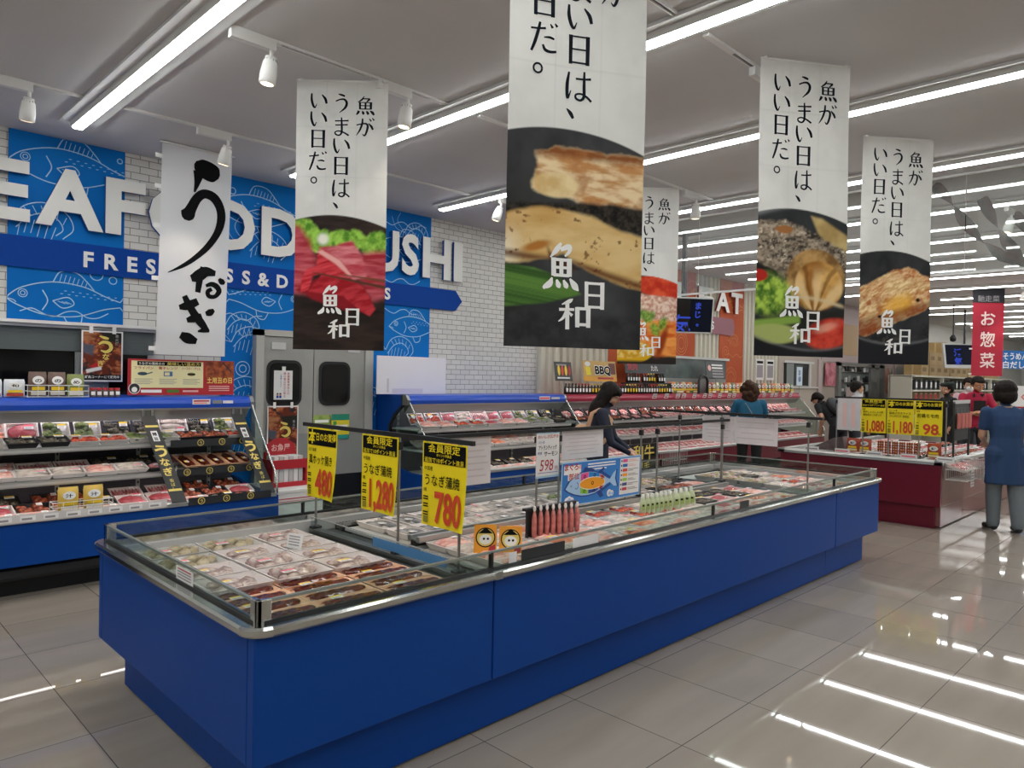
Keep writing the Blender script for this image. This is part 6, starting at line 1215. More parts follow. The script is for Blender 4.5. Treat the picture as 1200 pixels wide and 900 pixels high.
def d_kara(m, P, w, h): m.disc(P, .12, h*.6, .05, M['pinkink'], .002); [m.quad(P, .2, h*.75-.05*i, w-.06, h*.75-.05*i+.025, M['wht' if i < 2 else 'greyink'], .002) for i in range(5)]
board((10.9, 6.32, 1.63), .62, .26, '#3a3f42', 'dark grey sign with white writing above the soup pouches', d_kara)
w = MB(); w.box((10.05, 6.6, 1.6), (12.05, 6.72, 1.95), mat('counter_glass_dim', '#6c7876', .25, n=(2, '#4c5654'))); w.box((10.0, 6.56, 1.93), (12.1, 6.72, 1.97), M['lgrey']); w.box((10.05, 6.6, 1.353), (12.05, 6.7, 1.6), M['grey']); tag(w.build('service_hatch'), 'grey glazed hatch unit on the wall behind the soup pouches', 'service hatch')
w = MB(); w.tube([(10.62, 6.3, 1.353), (10.62, 6.3, 1.56), (10.67, 6.3, 1.63), (10.76, 6.3, 1.655), (10.85, 6.3, 1.63), (10.9, 6.3, 1.56), (10.9, 6.3, 1.353)], .022, M['black'], 8); tag(w.build('black_arch'), 'black arch shaped stand on the meat cabinet canopy', 'arch stand')
for i in range(18):
    m = MB(); P = plane((9.2+.27*i+.05*((i*7) % 3), 6.243, 1.285), (1, 0, 0), (0, -.3, 1)); m.sheet(P, .11, .075, .002, M['paper']); m.quad(P, .01, .012, .09, .03, M['crimson'], .001); m.quad(P, .01, .045, .1, .06, M['greyink'], .001); tag(m.build('shelf_card'), f'white card on the crimson canopy, {ORD[i]} from the left', 'shelf card', 'white cards on the crimson canopy')
m = MB(); P = facing_front(7.95, 5.735, .27); m.sheet(P, .66, .42, .01, M['black']); m.text(P, '和牛', .33, .22, .22, M['gold'], .001, .012, 'c', .5); m.text(P, '黒毛', .33, .06, .13, M['gold'], .001, .01, 'c', .3); tag(m.build('wagyu_sign'), 'black sign with gold beef lettering on the meat cabinet front', 'sign')
wire_basket((8.85, 5.62, .28), .42, .16, .34, 'white wire rack on the front of the meat cabinet', 8)
# hanging television
t = thing('television', 'hanging black television screen showing blue brush lettering', 'television', (8.1, 5.02, 2.4)); w = MB(); R = Matrix.Rotation(-.62, 4, 'Z') @ Matrix.Rotation(.12, 4, 'X'); w.box((-.37, -.02, -.23), (.37, .03, .23), M['white'], R); w.build('casing', t, bevel=.008)
w = MB(); P0 = lambda x, y, l=0.: R @ V(x, -.021-l, y); scr = mat('screen_dark', '#0b1020', .6, spec=.15, emit=.25); w.quad(P0, -.35, -.21, .35, .21, scr); w.quad(P0, -.35, -.21, .05, .21, mat('screen_brown', '#1c1718', .3), .0006)
bm = glow('screen_blue', '#3a4fc0', .8); w.vtext(P0, 'まじ。', .16, .18, .10, bm, .001, .03); w.text(P0, '気', -.16, -.20, .24, bm, .001, .015); w.build('screen', t)
w = MB(); w.box((-.025, -.0, .2), (.025, .05, 1.04), M['dark']); w.box((-.15, -.13, 1.033), (.15, .17, 1.05), M['dark']); w.build('ceiling_pole', t)
# ------------------------------------------------------------------ goods on the red island front
def skew(): return None
tm_ = mat('chicken_glaze', '#8a3a1c', .25, n=(30, '#b5612c'))
t = thing('skewer_pack', '', 'meat pack'); w = MB(); w.box((-.004, -.05, 0), (.006, .05, .15), M['film']); w.build('film_wrap', t); w = MB()
for i in range(3):
    for j in range(5): w.ell((-.012, -.03+.03*i, .02+.028*j), (.016, .0165, .0165), tm_, 8, 5)
w.build('skewered_meat', t); sk = Proto(t)
for i in range(6): sk.put((9.13, 2.98-.078*i, .748), 0, f'pack of brown meat skewers under the yellow cards, {ORD[i]} from left', 'skewer packs on the red island', (1, .78, 1.05))
pb5 = pouch('seasoning_pack', 'seasoning pack', .14, .16, '#a8442c', '#e6d0a0', '鶏'); o = pb5.put((9.14, 3.30, .748), -PI/2, 'red brown pack under the white card on the red island', 'upright packs on the red island'); pb5.put((9.14, 3.16, .748), -PI/2, 'red brown pack under the left edge of the 1,080 card', 'upright packs on the red island'); pb5.put((9.14, 2.42, .748), -PI/2, 'red brown pack under the yellow 98 card', 'upright packs on the red island')
w = MB(); w.prism([(3.36, .745), (3.80, .745), (3.50, .90), (3.40, .92)], 9.06, 9.22, mat('dark_cloth_bag', '#5c4a4c', .8, n=(10, '#6d5c5e')), 'x'); tag(w.build('draped_cover'), 'dark ribbed cover sloping at the left end of the red island', 'cover')
for i in range(5): 
    m = MB(); P = facing_end(8.815, 3.75-.36*i, .742); m.sheet(P, .17, .055, .002, M['paper']); m.quad(P, .01, .02, .15, .035, M['pinklab' if i % 2 else 'greyink'], .001); tag(m.build('shelf_card'), f'white card along the rail of the red island, {ORD[i]} from the left', 'shelf card', 'white cards on the red island rail')
wb = wire_basket((9.08, 2.13, .55), .46, .2, .22, 'white wire basket on the glossy side of the red island', 8); wire_basket((9.62, 2.13, .53), .46, .2, .22, 'second white wire basket on the glossy side of the red island', 8)
for i in range(2):
    m = MB(); P = plane((8.98+.55*i, 2.02, .48), (1, 0, 0), (0, 0, 1)); m.sheet(P, .13, .19, .002, M['paper']); [m.quad(P, .01, .02+.03*k, .12, .035+.03*k, M['greyink'], .001) for k in range(5)]; tag(m.build('basket_tag'), 'white tag hanging from the '+('first' if i == 0 else 'second')+' wire basket of the red island', 'tag')
for i in range(4): PK['meat2'].put((8.97+.26*i, 2.14, .66), .2*i, f'meat tray lying in the wire baskets, {ORD[i]} from the near end', 'meat trays in the wire baskets').rotation_euler.x = .3
# hanging rack of sausages
t = thing('hook_rack', 'dark hook rack hung with pink sausage packs beside the yellow cards', 'hook rack', (9.3, 2.28, .72)); w = MB(); w.box((-.02, -.02, 0), (.0, 0, .66), M['dark']); w.box((.62, -.02, 0), (.64, 0, .66), M['dark']); w.box((-.02, -.02, .64), (.64, 0, .68), M['lgrey']); w.box((0, -.012, .22), (.62, -.006, .64), M['dark']); w.build('frame', t)
for i in range(4):
    w = MB(); w.box((.02+.15*i, -.03, .34), (.14+.15*i, -.026, .60), M['film'])
    for j in range(4): w.tube([(.035+.15*i+.028*j, -.04, .36), (.038+.15*i+.028*j, -.042, .45), (.035+.15*i+.028*j, -.04, .53)], .011, mat('sausage', '#d98078', .35), 7)
    w.build('sausage_pack', t)
# ------------------------------------------------------------------ deli banner, streamers, far signs
o = V(16.06, 3.66, 1.76); r_ = V(.7, -.714, 0); n_ = r_.cross(V(0, 0, 1))
def PB(x, y, l=0.): return o+r_*x+V(0, 0, y)+n_*(l+.012*math.sin(9*x+y*2))
w = MB(); n, k = 10, 20; w.add([PB(.60*i/n, 1.69*j/k) for j in range(k+1) for i in range(n+1)], [(j*(n+1)+i, j*(n+1)+i+1, (j+1)*(n+1)+i+1, (j+1)*(n+1)+i) for j in range(k) for i in range(n)], mat('deli_red', '#b01f38', .7), True)
w.add([PB(.60*i/n, 1.40+.29*j/4, .004) for j in range(5) for i in range(n+1)], [(j*(n+1)+i, j*(n+1)+i+1, (j+1)*(n+1)+i+1, (j+1)*(n+1)+i) for j in range(4) for i in range(n)], mat('deli_dark', '#23252c', .7), True)
for i, ch in enumerate('お惣菜'): w.text(PB, ch, .30, .98-.40*i, .31, mat('deli_pale', '#f3d9d6', .6), .012, .014, 'c')
w.text(PB, '馳走菜', .30, 1.43, .13, M['greyink'], .012, .006, 'c', .4); db = tag(w.build('hanging_banner'), 'red hanging banner with white deli lettering at the right', 'banner'); w = MB(); w.tube([PB(-.02, 1.69), PB(.62, 1.69)], .01, M['white'], 6); [w.quad(PB, -.05, y, .01, y+.03, M['wht'], .002) for y in (.02, .5, .95)]; w.build('banner_rod', db)
def streamer(q, label, wd=.10):
    w = MB(); P = [Vector(p) for p in q]; c = []
    for i in range(len(P)-1):
        for j in range(6): c.append(P[i].lerp(P[i+1], j/6))
    c.append(P[-1]); vs = []
    for i, p in enumerate(c):
        d = (c[min(i+1, len(c)-1)]-c[max(i-1, 0)]).normalized(); a = d.cross(V(.7, .7, 0)).normalized(); b = d.cross(a); th = i*.28
        u = a*math.cos(th)+b*math.sin(th); vs += [p-u*wd/2, p, p+u*wd/2]
    w.add(vs, [(3*i, 3*i+1, 3*i+4, 3*i+3) for i in range(len(c)-1)], mat('streamer_dark', '#0c0d0f', .6), True); w.add(vs, [(3*i+1, 3*i+2, 3*i+5, 3*i+4) for i in range(len(c)-1)], mat('streamer_red', '#40191c', .6), True)
    tag(w.build('twisted_streamer'), label, 'streamer', 'twisted dark streamers')
streamer([(7.53, 2.05, 3.43), (7.63, 1.95, 3.29), (7.72, 1.86, 3.12), (7.84, 1.73, 2.91), (7.99, 1.59, 2.78), (8.3, 1.25, 2.62), (8.7, .8, 2.6)], 'nearest twisted dark streamer sagging behind the smoke barrier')
streamer([(8.37, 1.85, 3.43), (8.46, 1.76, 3.2), (8.55, 1.67, 3.0), (8.67, 1.55, 2.82), (8.9, 1.2, 2.66), (9.2, .8, 2.6)], 'second twisted dark streamer to the right of the nearest', .11)
streamer([(9.3, 1.75, 3.43), (9.4, 1.62, 3.2), (9.5, 1.5, 3.0), (9.7, 1.25, 2.8)], 'third and farthest twisted dark streamer at the right edge', .11)
# far display shelf with cartons
t = thing('display_shelf', 'long cream display shelf with goods along the far wall', 'display shelf', (24, 5.6, 0)); fo = Vector((24, 5.6, 0)); cr = mat('shelf_cream', '#cfccbe', .5)
def fch(mb, nm): q = mb.build(nm, t); q.matrix_parent_inverse = Matrix.Translation(-fo)
w = MB(); w.box((19.0, 5.55, 1.76), (30, 6.05, 1.80), cr); w.box((19.0, 6.03, 0), (30, 6.07, 1.8), cr); [w.box((x, 5.55, 0), (x+.06, 6.05, 1.78), cr) for x in (19.0, 21.6, 24.2, 26.8, 29.4)]; fch(w, 'frame')
for z in (.4, .8, 1.15, 1.42): w = MB(); w.box((19.05, 5.52, z-.02), (29.9, 6.04, z+.02), cr); fch(w, 'shelf')
gp = Proto(tag(MB().box((-.07, -.12, 0), (.07, .12, .24), mat('dark_tin', '#4a4d50', .35)).box((-.06, -.125, .05), (.06, -.119, .19), M['label']).build('tin_box'), '', 'boxed goods'))
gq = Proto(tag(MB().box((-.1, -.12, 0), (.1, .12, .2), mat('tan_pack', '#a89074', .5)).box((-.085, -.125, .03), (.085, -.119, .15), M['crimson']).build('packet'), '', 'boxed goods'))
for z, pr, nm in ((1.44, gp, 'dark tin on the top tier'), (1.17, gq, 'tan packet on the second tier'), (.82, gq, 'tan packet on the third tier')):
    for i in range(24): pr.put((19.25+.4*i, 5.75, z+.004), 0, f'{nm} of the far shelf, {ORD[i]} from the left', 'goods on the far shelf')
cm_ = mat('cardboard', '#a08458', .7, n=(3, '#ab9064')); cb = MB(); cb.box((-.3, -.2, 0), (.3, .2, .3), cm_); cb.box((-.302, -.02, .0), (.302, .02, .302), mat('carton_tape', '#b8a070', .5)); cb.box((-.2, -.202, .1), (.1, -.2, .2), mat('carton_print', '#7d6440', .7)); cp = Proto(tag(cb.build('carton'), '', 'carton'))
ct_ = [(i, 0) for i in range(13)]+[(0, 1), (1, 1), (2, 1), (3, 1), (4, 1), (5, 1), (6, 1), (3, 2), (4, 2), (5, 2), (9, 1), (10, 1)]
for i, (a, b) in enumerate(ct_): cp.put((20.2+.62*a+.03*((a*5) % 3), 5.8, 1.802+.302*b), 0, f'brown carton on the far shelf, {ORD[a]} from the left in the '+('bottom', 'middle', 'top')[b]+' layer', 'cartons on the far shelf')
# far blue sign, second television, white stand
m = MB(); P = plane((21.6, 4.95, 2.02), (.7, -.71, 0), (0, 0, 1)); m.sheet(P, 1.9, .47, .02, mat('far_blue', '#1c6ab5', .5)); m.text(P, 'そうめんつゆ', .85, .25, .2, M['wht'], .002, .02, 'l', .95); m.text(P, '白だしつゆ', .85, .03, .2, M['wht'], .002, .02, 'l', .95); m.tube([P(.3, .47, -.01), P(.3, 1.43, -.01)], .01, M['steel'], 5); m.tube([P(1.6, .47, -.01), P(1.6, 1.43, -.01)], .01, M['steel'], 5); tag(m.build('hanging_sign'), 'distant blue hanging sign behind the red deli banner', 'sign')
t = thing('television', 'distant hanging television partly hidden behind the red deli banner', 'television', (20.7, 4.85, 2.0)); w = MB(); P = plane((-.35, .35, 0), (.7, -.71, 0), (0, .1, 1)); w.sheet(P, 1.0, .62, .05, M['lgrey']); w.build('casing', t); w = MB(); w.quad(P, .05, .08, .95, .58, scr, .002); w.vtext(P, '活気', .35, .5, .2, bm, .003, .03); w.build('screen', t); w = MB(); w.box((-.02, 0, .6), (.02, .04, 1.449), M['dark']); w.build('ceiling_pole', t)
t = thing('notice_stand', 'white notice on a slim stand at the right edge beyond the shopper', 'notice stand', (15.7, 2.66, 0)); w = MB(); w.tube([(0, 0, 0), (0, 0, 1.2)], .015, M['steel'], 8); w.lathe([(.2, 0), (.18, .02), (.02, .03)], M['steel'], (0, 0, 0), 16); w.build('stand', t); w = MB(); P = plane((-.22, .22, 1.18), (.7, -.71, 0), (0, 0, 1)); w.sheet(P, .62, .40, .012, M['paper']); w.quad(P, 0, 0, .62, .03, M['crimson'], .001); w.disc(P, .3, .2, .13, M['pinkink'], .001, .08); w.stroke(P, [(.16, .2, .01), (.3, .3, .012), (.44, .2, .01), (.3, .12, .012), (.16, .2, .01)], M['crimson'], .002); w.build('notice', t)
# posters on the far partition
m = MB(); P = facing_front(16.88, WY-.11, 1.5); m.sheet(P, .62, .54, .004, mat('pink_meat_poster', '#a33a52', .5, n=(5, '#d48a96'))); tag(m.build('poster'), 'crimson and pink poster on the far partition beside the window', 'poster')
m = MB(); P = facing_front(20.85, WY-.072, 1.2); m.sheet(P, .68, .92, .004, mat('fish_poster', '#b7aaa6', .5)); m.disc(P, .32, .45, .2, mat('poster_fish', '#a8604c', .5, n=(6, '#c4907c')), .001, .36); tag(m.build('poster'), 'pale poster with a reddish fish beside the far grey doors', 'poster')
for i, x in enumerate((13.55, 14.0)):
    m = MB(); P = facing_front(x, WY-.085, 1.6); m.sheet(P, .34, .42, .004, M['paper']); m.quad(P, .04, .05, .3, .3, M['greyink'], .001); m.quad(P, .04, .33, .3, .38, M['ink'], .001); tag(m.build('paper_notice'), ('left' if i == 0 else 'right')+' pale notice on the ribbed wall beyond the orange panels', 'notice')
m = MB(); P = facing_front(14.35, 6.3, 1.5); m.sheet(P, .26, .38, .004, mat('pale_blue_card', '#cfe0ec', .5)); m.vtext(P, 'お得', .13, .34, .13, M['navy'], .001, .02); m.tube([P(.13, 0, -.002), P(.13, -.15, -.002)], .006, M['steel'], 5); tag(m.build('shelf_card'), 'pale blue upright card at the far end of the meat cabinet', 'shelf card')
w = MB(); w.box((16.95, 6.1, 0), (17.45, 6.3, 1.48), wpink); w.box((17.0, 6.095, .8), (17.4, 6.1, 1.44), M['label']); w.box((17.1, 6.08, .95), (17.35, 6.095, 1.15), M['crimson']); tag(w.build('hydrant_cabinet', bevel=.01), 'slim pale cabinet with a red mark before the far partition', 'hydrant cabinet')
# ------------------------------------------------------------------ people
def cap_mesh(w, a, ra, b, rb, m, n=12):
    """tapered limb with rounded ends"""
    a, b = Vector(a), Vector(b); d = (b-a); L = d.length; d = d.normalized() if L > 1e-6 else V(0, 0, 1)
    u = d.cross(V(0, 0, 1) if abs(d.z) < .9 else V(1, 0, 0)).normalized(); v = d.cross(u); rings = []
    for t in (-.98, -.75, -.4, 0): rings.append((a+d*ra*t, ra*math.sqrt(max(0, 1-t*t))))
    for t in (0, .4, .75, .98): rings.append((b+d*rb*t, rb*math.sqrt(max(0, 1-t*t))))
    vs = [c+(u*math.cos(2*PI*j/n)+v*math.sin(2*PI*j/n))*r for c, r in rings for j in range(n)]; k = len(rings)
    w.add(vs, [(i*n+j, i*n+(j+1) % n, (i+1)*n+(j+1) % n, (i+1)*n+j) for i in range(k-1) for j in range(n)]+[tuple(range(n-1, -1, -1)), tuple(range((k-1)*n, k*n))], m)
def remeshed(w, name, vox, smooth=4, assign=None, mats=None):
    ob = bpy.data.objects.new('tmp', w.mesh('tmp')); C.objects.link(ob)
    r = ob.modifiers.new('r', 'REMESH'); r.mode = 'VOXEL'; r.voxel_size = vox; s = ob.modifiers.new('s', 'SMOOTH'); s.iterations = smooth; s.factor = .5
    me = bpy.data.meshes.new_from_object(ob.evaluated_get(bpy.context.evaluated_depsgraph_get())); old = ob.data; bpy.data.objects.remove(ob); bpy.data.meshes.remove(old); me.name = name
    me.materials.clear()
    for m in mats: me.materials.append(m)
    n = len(me.polygons); me.polygons.foreach_set('use_smooth', [True]*n)
    if assign is not None:
        c = np.zeros(n*3); me.polygons.foreach_get('center', c); c = c.reshape(-1, 3); best = np.full(n, 1e9); idx = np.zeros(n, int)
        for a, ra, b, rb, k in assign:
            a, b = np.array(a), np.array(b); d = b-a; t = np.clip(((c-a) @ d)/(d @ d+1e-9), 0, 1); q = np.linalg.norm(c-a-t[:, None]*d, axis=1)-(ra+(rb-ra)*t); s_ = q < best; best[s_] = q[s_]; idx[s_] = k
        me.polygons.foreach_set('material_index', idx.tolist())
    me.update(); return me
def person(label, loc, heading, h, top, pants, hair, skin='#c08f74', sleeve='long', bend=0., nod=.1, turn=0., arms=None, hem=.93, hairkind='short', shoes='#1c1c1e', build=1., step=.05, female=False, extra=None, legw=1., vox=.009, sheen=None, mask=False):
    """arms: ((elbow, hand), (elbow, hand)) in body space for left and right; body space: x forward, y left, z up, height 1.70"""
    k = h/1.70; mats = [mat('skin_tone', skin, .5), mat('top_cloth', top, .8, n=(14, top)), mat('trouser_cloth', pants, .8), mat('shoe', shoes, .5)]
    t = thing('person', label, 'person', loc, None, heading); A = []; w = MB()
    Rb = Matrix.Translation((0, 0, .95)) @ Matrix.Rotation(bend, 4, 'Y') @ Matrix.Translation((0, 0, -.95))
    up = lambda p: Rb @ Vector(p)
    hp = up((.02, 0, 1.48)); Rh = Rb.to_3x3() @ Matrix.Rotation(turn, 3, 'Z') @ Matrix.Rotation(nod, 3, 'Y')
    hd = lambda p: hp+Rh @ Vector(p)
    def cap(a, ra, b, rb, m): a, b = Vector(a)*k, Vector(b)*k; cap_mesh(w, a, ra*k, b, rb*k, mats[m]); A.append((tuple(a), ra*k, tuple(b), rb*k, m))
    sw = (.165 if female else .185)*build; hw = .10*build
    # legs and feet
    for s, st in ((1, step), (-1, -step)):
        hip, kn, an = V(0, s*hw*.95, .90), V(.02+st*.5, s*.10, .48), V(st-.02, s*.10, .09)
        cap(hip, .088*build*legw, kn, .062*build*legw, 2); cap(kn, .062*build*legw, an, .046*legw*legw, 2); cap(an+V(-.02, 0, -.045), .042, an+V(.15, s*.02, -.055), .034, 3)
    # trunk as a loft of ellipses, shirt down to the hem
    rings = [(hem, .125 if hem > .8 else .15, (.175 if hem > .8 else .205)*build, 1), (.97, .122, .168*build, 1), (1.08, .112, (.145 if female else .155)*build, 1), (1.22, .122, .165*build, 1), (1.33, .112, .172*build, 1), (1.405, .085, .15*build, 1), (1.45, .055, .085*build, 1)]
    n = 18; vs = []
    for z, rx, ry, m in rings: vs += [(up((.0+rx*math.cos(2*PI*j/n), ry*math.sin(2*PI*j/n), z)) if z > .9 else V(rx*math.cos(2*PI*j/n), ry*math.sin(2*PI*j/n), z))*k for j in range(n)]
    q = len(rings); w.add(vs, [(i*n+j, i*n+(j+1) % n, (i+1)*n+(j+1) % n, (i+1)*n+j) for i in range(q-1) for j in range(n)]+[tuple(range(n-1, -1, -1)), tuple(range((q-1)*n, q*n))], mats[1])
    f = lambda y, z: (up((0, y, z)) if z > .9 else V(0, y, z))*k
    for (z0, _, y0, _), (z1, _, y1, _) in zip(rings, rings[1:]):
        for s in (-1, 0, 1): A.append((tuple(f(s*max(0, y0-.1), z0)), .112*k, tuple(f(s*max(0, y1-.1), z1)), .112*k, 1))
    cap((0, .07, .88), .10*build, (0, -.07, .88), .10*build, 2)
    # neck and head with face
    cap(up((0, 0, 1.40)), .056, hp+Rh @ V(.01, 0, .03), .05, 0)
    def hcap(a, ra, b, rb): cap(hd(a), ra, hd(b), rb, 0)
    hcap((-.015, 0, .135), .088, (.012, 0, .135), .085); hcap((.02, 0, .09), .07, (.045, 0, .045), .046); hcap((.06, 0, .03), .026, (.072, 0, .03), .022)
    hcap((.09, 0, .125), .014, (.112, 0, .085), .015); hcap((.096, .013, .083), .010, (.096, -.013, .083), .010); hcap((.084, .02, .05), .010, (.084, -.02, .05), .010); hcap((.078, .04, .143), .012, (.078, -.04, .143), .012)
    for s in (1, -1): hcap((-.005, s*.088, .12), .012, (.0, s*.092, .085), .010); hcap((.055, s*.04, .075), .03, (.03, s*.05, .06), .03)
    # arms with hands
    arms = arms or (((.02, .27, 1.12), (.12, .24, .88)), ((.02, -.27, 1.12), (.12, -.24, .88)))
    for s, (el, ha) in zip((1, -1), arms):
        sh = up((0, s*sw, 1.375)); el = up(el); ha = up(ha); cap(sh, .062*build, sh.lerp(el, .6), .054*build, 1)
        cap(sh.lerp(el, .55), .05*build if sleeve == 'long' else .045, el, .045 if sleeve == 'long' else .041, 1 if sleeve == 'long' else 0)
        wr = el.lerp(ha, .93); cap(el, .043 if sleeve == 'long' else .039, wr, .03 if sleeve == 'long' else .026, 1 if sleeve == 'long' else 0)
        d = (ha-el).normalized(); side = d.cross(V(0, 0, 1)); side = side.normalized() if side.length > .1 else V(0, 1, 0); dn = side.cross(d).normalized()
        if dn.z > 0: dn = -dn
        pc = ha+d*.035; cap(ha-d*.01, .026, pc+d*.02, .024, 0)
        for o in (-1, 1): cap(ha+side*.018*o, .018, pc+side*.026*o+d*.02, .015, 0)
        for i in range(4):
            o = (i-1.5)*.019; L = (.034, .04, .037, .028)[i]; b0 = pc+d*.03+side*o; b1 = b0+d*L+dn*.01; b2 = b1+d*L*.5+dn*L*.55; cap(b0, .0095, b1, .009, 0); cap(b1, .009, b2, .008, 0)
        th = -s*1.0; b0 = ha+side*.024*th+d*.01; b1 = b0+side*.02*th+d*.03+dn*.008; cap(b0, .012, b1, .0105, 0); cap(b1, .0105, b1+d*.026+dn*.008, .009, 0)
    me = remeshed(w, 'body', vox, 4, A, mats)
    for p in me.polygons:
        c = p.center; on_axis = math.hypot(c.x, c.y) < .26*k
        if p.material_index == 2 and c.z > (hem+.005)*k: p.material_index = 1
        elif hem < .8 and p.material_index == 1 and c.z < hem*k-.004 and on_axis: p.material_index = 2
    o = bpy.data.objects.new('body', me); C.objects.link(o); o.parent = t
    # eyes, brows, mouth
    wf = MB(); R4 = Matrix.Translation(hp*k) @ Rh.to_4x4() @ Matrix.Scale(k, 4)
    for s in (1, -1):
        wf.ell((.089, s*.032, .12), (.006, .014, .007), M['wht'], 8, 5, R4); wf.ell((.093, s*.032, .12), (.004, .006, .006), M['ink'], 8, 5, R4); wf.ell((.092, s*.034, .143), (.005, .02, .004), M['hairdark'], 8, 4, R4)
    wf.ell((.094, 0, .052), (.004, .022, .005), mat('lips', '#a0605a', .5), 8, 4, R4)
    if mask: wf.ell((.075, 0, .065), (.042, .066, .05), mat('face_mask', '#f0f1f2', .7), 14, 8, R4)
    wf.build('face_mask' if mask else 'eyes', t)
    # hair
    wh = MB(); hm = M[hair]; rnd = random.Random(int(h*1000))
    def he(c, r): wh.ell(c, r, hm, 12, 8, Matrix.Translation(hp*k) @ Rh.to_4x4() @ Matrix.Scale(k, 4), .03, rnd.randint(0, 99))
    if hairkind == 'short':
        he((-.025, 0, .165), (.105, .098, .088)); he((-.065, 0, .11), (.062, .088, .085)); he((.045, 0, .195), (.055, .075, .035))
        for s in (1, -1): he((-.02, s*.08, .135), (.05, .022, .05))
    elif hairkind == 'round':
        he((-.03, 0, .16), (.125, .122, .115)); he((-.06, 0, .08), (.085, .108, .10)); he((.05, 0, .195), (.06, .085, .045))
        for s in (1, -1): he((-.015, s*.09, .10), (.06, .035, .085))
    elif hairkind == 'long':
        he((-.03, 0, .16), (.12, .115, .105)); he((-.07, 0, .05), (.075, .12, .15)); he((-.09, 0, -.08), (.065, .13, .14)); he((.055, 0, .18), (.055, .088, .05))
        for s in (1, -1): he((-.03, s*.092, .08), (.06, .036, .13)); he((-.045, s*.10, -.07), (.055, .045, .12))
    elif hairkind == 'curly':
        for i in range(34):
            a, b = rnd.uniform(0, 2*PI), rnd.uniform(-.9, 1); q = math.sqrt(1-b*b)
            c = (-.035+.10*q*math.cos(a), .115*q*math.sin(a), .09+.14*b)
            if c[0] > .03 and c[2] < .17: continue
            he(c, (.048, .048, .046))
        he((-.04, 0, .13), (.11, .115, .11)); he((-.07, 0, -.02), (.06, .11, .09))
    me = remeshed(wh, 'hair', .008, 2, None, [hm]); o = bpy.data.objects.new('hair', me); C.objects.link(o); o.parent = t
    if extra: extra(t, k, up, hd, R4)
    return t
def x_bag(t, k, up, hd, R4):
    tan = mat('tan_leather', '#c79a78', .5); w = MB(); s = [up(p)*k for p in ((-.02, -.17, 1.43), (.10, -.20, 1.33), (.11, -.24, 1.15), (.05, -.25, 1.06), (-.08, -.24, 1.06), (-.14, -.22, 1.18), (-.11, -.19, 1.37), (-.02, -.17, 1.43))]
    for o in (-.012, 0, .012): w.tube([p+V(o, 0, 0) for p in s], .011, tan, 6, False)
    w.build('bag_strap', t); w = MB(); w.ell((0, 0, 0), (.10*k, .11*k, .11*k), tan, 16, 10, Matrix.Translation(up((-.2, -.06, 1.12))*k)); w.build('shoulder_bag', t)
    w = MB()
    for s_ in (1, -1): w.tube([R4 @ V(.103+.0*a, s_*.034+.024*math.cos(a), .118+.02*math.sin(a)) for a in np.linspace(0, 2*PI, 13)], .0022, M['ink'], 5, False); w.tube([R4 @ V(.10, s_*.058, .122), R4 @ V(.0, s_*.095, .125)], .002, M['ink'], 5, False)
    w.tube([R4 @ V(.104, .01, .12), R4 @ V(.104, -.01, .12)], .002, M['ink'], 5, False); w.build('glasses', t)
person('woman with long dark hair, glasses, navy top and tan shoulder bag behind the blue island', (5.78, 4.56, 0), -.95, 1.515, '#1d2236', '#16171c', 'hairdark', '#c4957c', 'long', .12, .35, .0, (((.16, .2, 1.1), (.36, .05, 1.0)), ((.14, -.24, 1.08), (.36, -.1, .98))), .84, 'long', build=1.12, female=True, extra=x_bag)
def x_cross(t, k, up, hd, R4):
    w = MB(); w.tube([up(p)*k for p in ((.02, .13, 1.44), (-.105, .08, 1.36), (-.128, 0, 1.22), (-.12, -.1, 1.08), (-.05, -.18, .97))], .006, M['grey'], 6, False); w.build('bag_strap', t); w = MB(); w.ell((0, 0, 0), (.09*k, .04*k, .08*k), M['black'], 12, 8, Matrix.Translation(up((.05, -.2, .92))*k)); w.build('shoulder_bag', t)
person('woman with curly brown hair and teal top seen from behind at the meat cabinet', (9.58, 4.86, 0), .72, 1.555, '#125a7c', '#131417', 'hairbrown', '#c08f74', 'short', .05, .12, -.1, (((.12, .27, 1.10), (.36, .2, 1.08)), ((.12, -.28, 1.10), (.34, -.25, 1.05))), .86, 'curly', build=1.12, female=True, extra=x_cross)
def x_pack(t, k, up, hd, R4):
    w = MB(); T = Matrix.Translation(up((-.19, 0, 1.18))*k) @ Matrix.Rotation(.95, 4, 'Y'); w.ell((0, 0, 0), (.11*k, .17*k, .24*k), mat('backpack_black', '#22262c', .5), 16, 10, T, .02); w.ell((-.06*k, 0, -.06*k), (.08*k, .13*k, .12*k), mat('backpack_pocket', '#2b3038', .5), 14, 8, T); w.build('backpack', t)
    w = MB(); [w.tube([up(p)*k for p in ((-.12, s*.11, 1.38), (.02, s*.13, 1.44), (.12, s*.13, 1.3), (.08, s*.14, 1.12), (-.1, s*.13, 1.05))], .014, M['black'], 6, False) for s in (1, -1)]; w.build('backpack_strap', t)
person('person in black bending forward with a black backpack beyond the blue island', (12.25, 4.66, 0), 1.15, 1.60, '#16181c', '#17181c', 'hairdark', '#b98a70', 'short', .8, .3, 0., (((.02, .24, 1.12), (.22, .2, 1.02)), ((.02, -.24, 1.12), (.22, -.2, 1.02))), .9, 'short', extra=x_pack)
person('young person with short dark hair and white shirt in profile beyond the red island', (13.0, 4.68, 0), -.75, 1.585, '#dcdde0', '#3a3d44', 'hairdark', '#b5845e', 'short', 0., .15, 0., None, .9, 'short', build=.9)
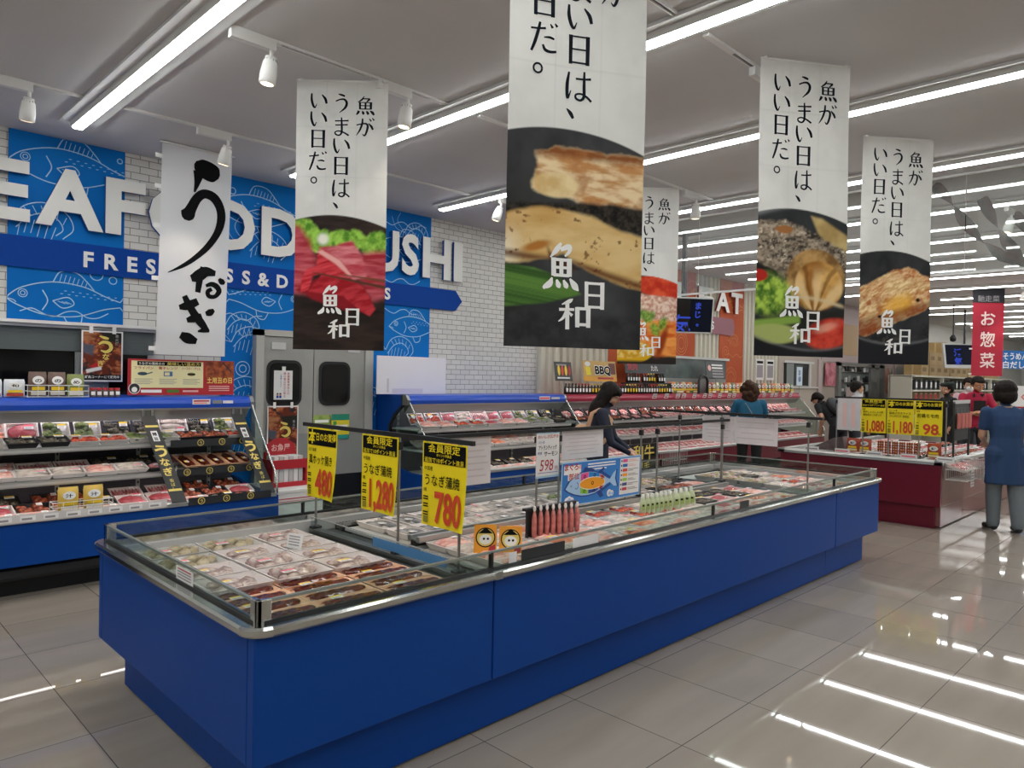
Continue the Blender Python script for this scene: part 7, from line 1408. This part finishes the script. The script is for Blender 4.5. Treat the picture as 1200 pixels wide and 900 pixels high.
def x_beret(t, k, up, hd, R4):
    w = MB(); w.lathe([(.098, .165), (.12, .185), (.128, .21), (.105, .235), (.03, .245)], mat('beret_dark', '#15241f', .8), (-.02, 0, 0), 18, R4); w.lathe([(.1, .16), (.104, .172), (.098, .18)], M['black'], (-.02, 0, 0), 18, R4); w.build('beret', t)
person('person in a dark beret and black clothes facing left near the far shelf', (14.75, 3.69, 0), 2.35, 1.60, '#17191b', '#1c1d20', 'hairdark', '#c08f74', 'long', .02, .12, 0., None, .9, 'short', extra=x_beret)
person('person in a pale pink checked shirt and white mask behind the man in red', (16.05, 3.70, 0), 3.6, 1.70, '#d5b9c0', '#3a3c44', 'hairdark', '#c29a80', 'long', .03, .3, .1, None, .88, 'short', mask=True)
def x_tab(t, k, up, hd, R4):
    w = MB(); w.box((-.006, -.09, -.13), (.006, .09, .13), M['black'], Matrix.Translation(up((.20, -.02, 1.19))*k) @ Matrix.Rotation(.1, 4, 'Y')); w.build('held_tablet', t)
    w = MB(); [w.prism([(.0, .0), (.05, -.05), (.07, .01)], -.01, .01, M['dark'], 'y', Matrix.Translation(up((.07, s*.04, 1.42))*k) @ Matrix.Rotation(s*.6, 4, 'Z')) for s in (1, -1)]; w.build('collar', t)
person('man in a crimson polo shirt, arms folded round a dark tablet, looking down', (14.2, 3.16, 0), 3.75, 1.71, '#a8183c', '#1e2026', 'hairdark', '#b5815f', 'short', .02, .42, .1, (((.10, .28, 1.13), (.27, -.06, 1.13)), ((.10, -.28, 1.12), (.25, .10, 1.07))), .9, 'short', build=1.05, extra=x_tab)
def x_collar(t, k, up, hd, R4):
    w = MB(); w.tube([up((.0+.062*math.cos(a), .066*math.sin(a), 1.445+.012*math.cos(a)))*k for a in np.linspace(0, 2*PI, 17)], .011, mat('collar_tan', '#b89a84', .8), 6, False); w.build('collar', t)
person('shopper in a navy tunic and grey trousers seen from behind at the right edge', (9.33, 1.775, 0), .62, 1.59, '#203c63', '#6c7379', 'hairdark', '#b98d76', 'short', .06, .12, -.05, (((.06, .235, 1.10), (.30, .10, 1.02)), ((.06, -.235, 1.10), (.30, -.10, 1.02))), .55, 'round', shoes='#222326', build=1.1, legw=1.22, step=.07, extra=x_collar, vox=.008)
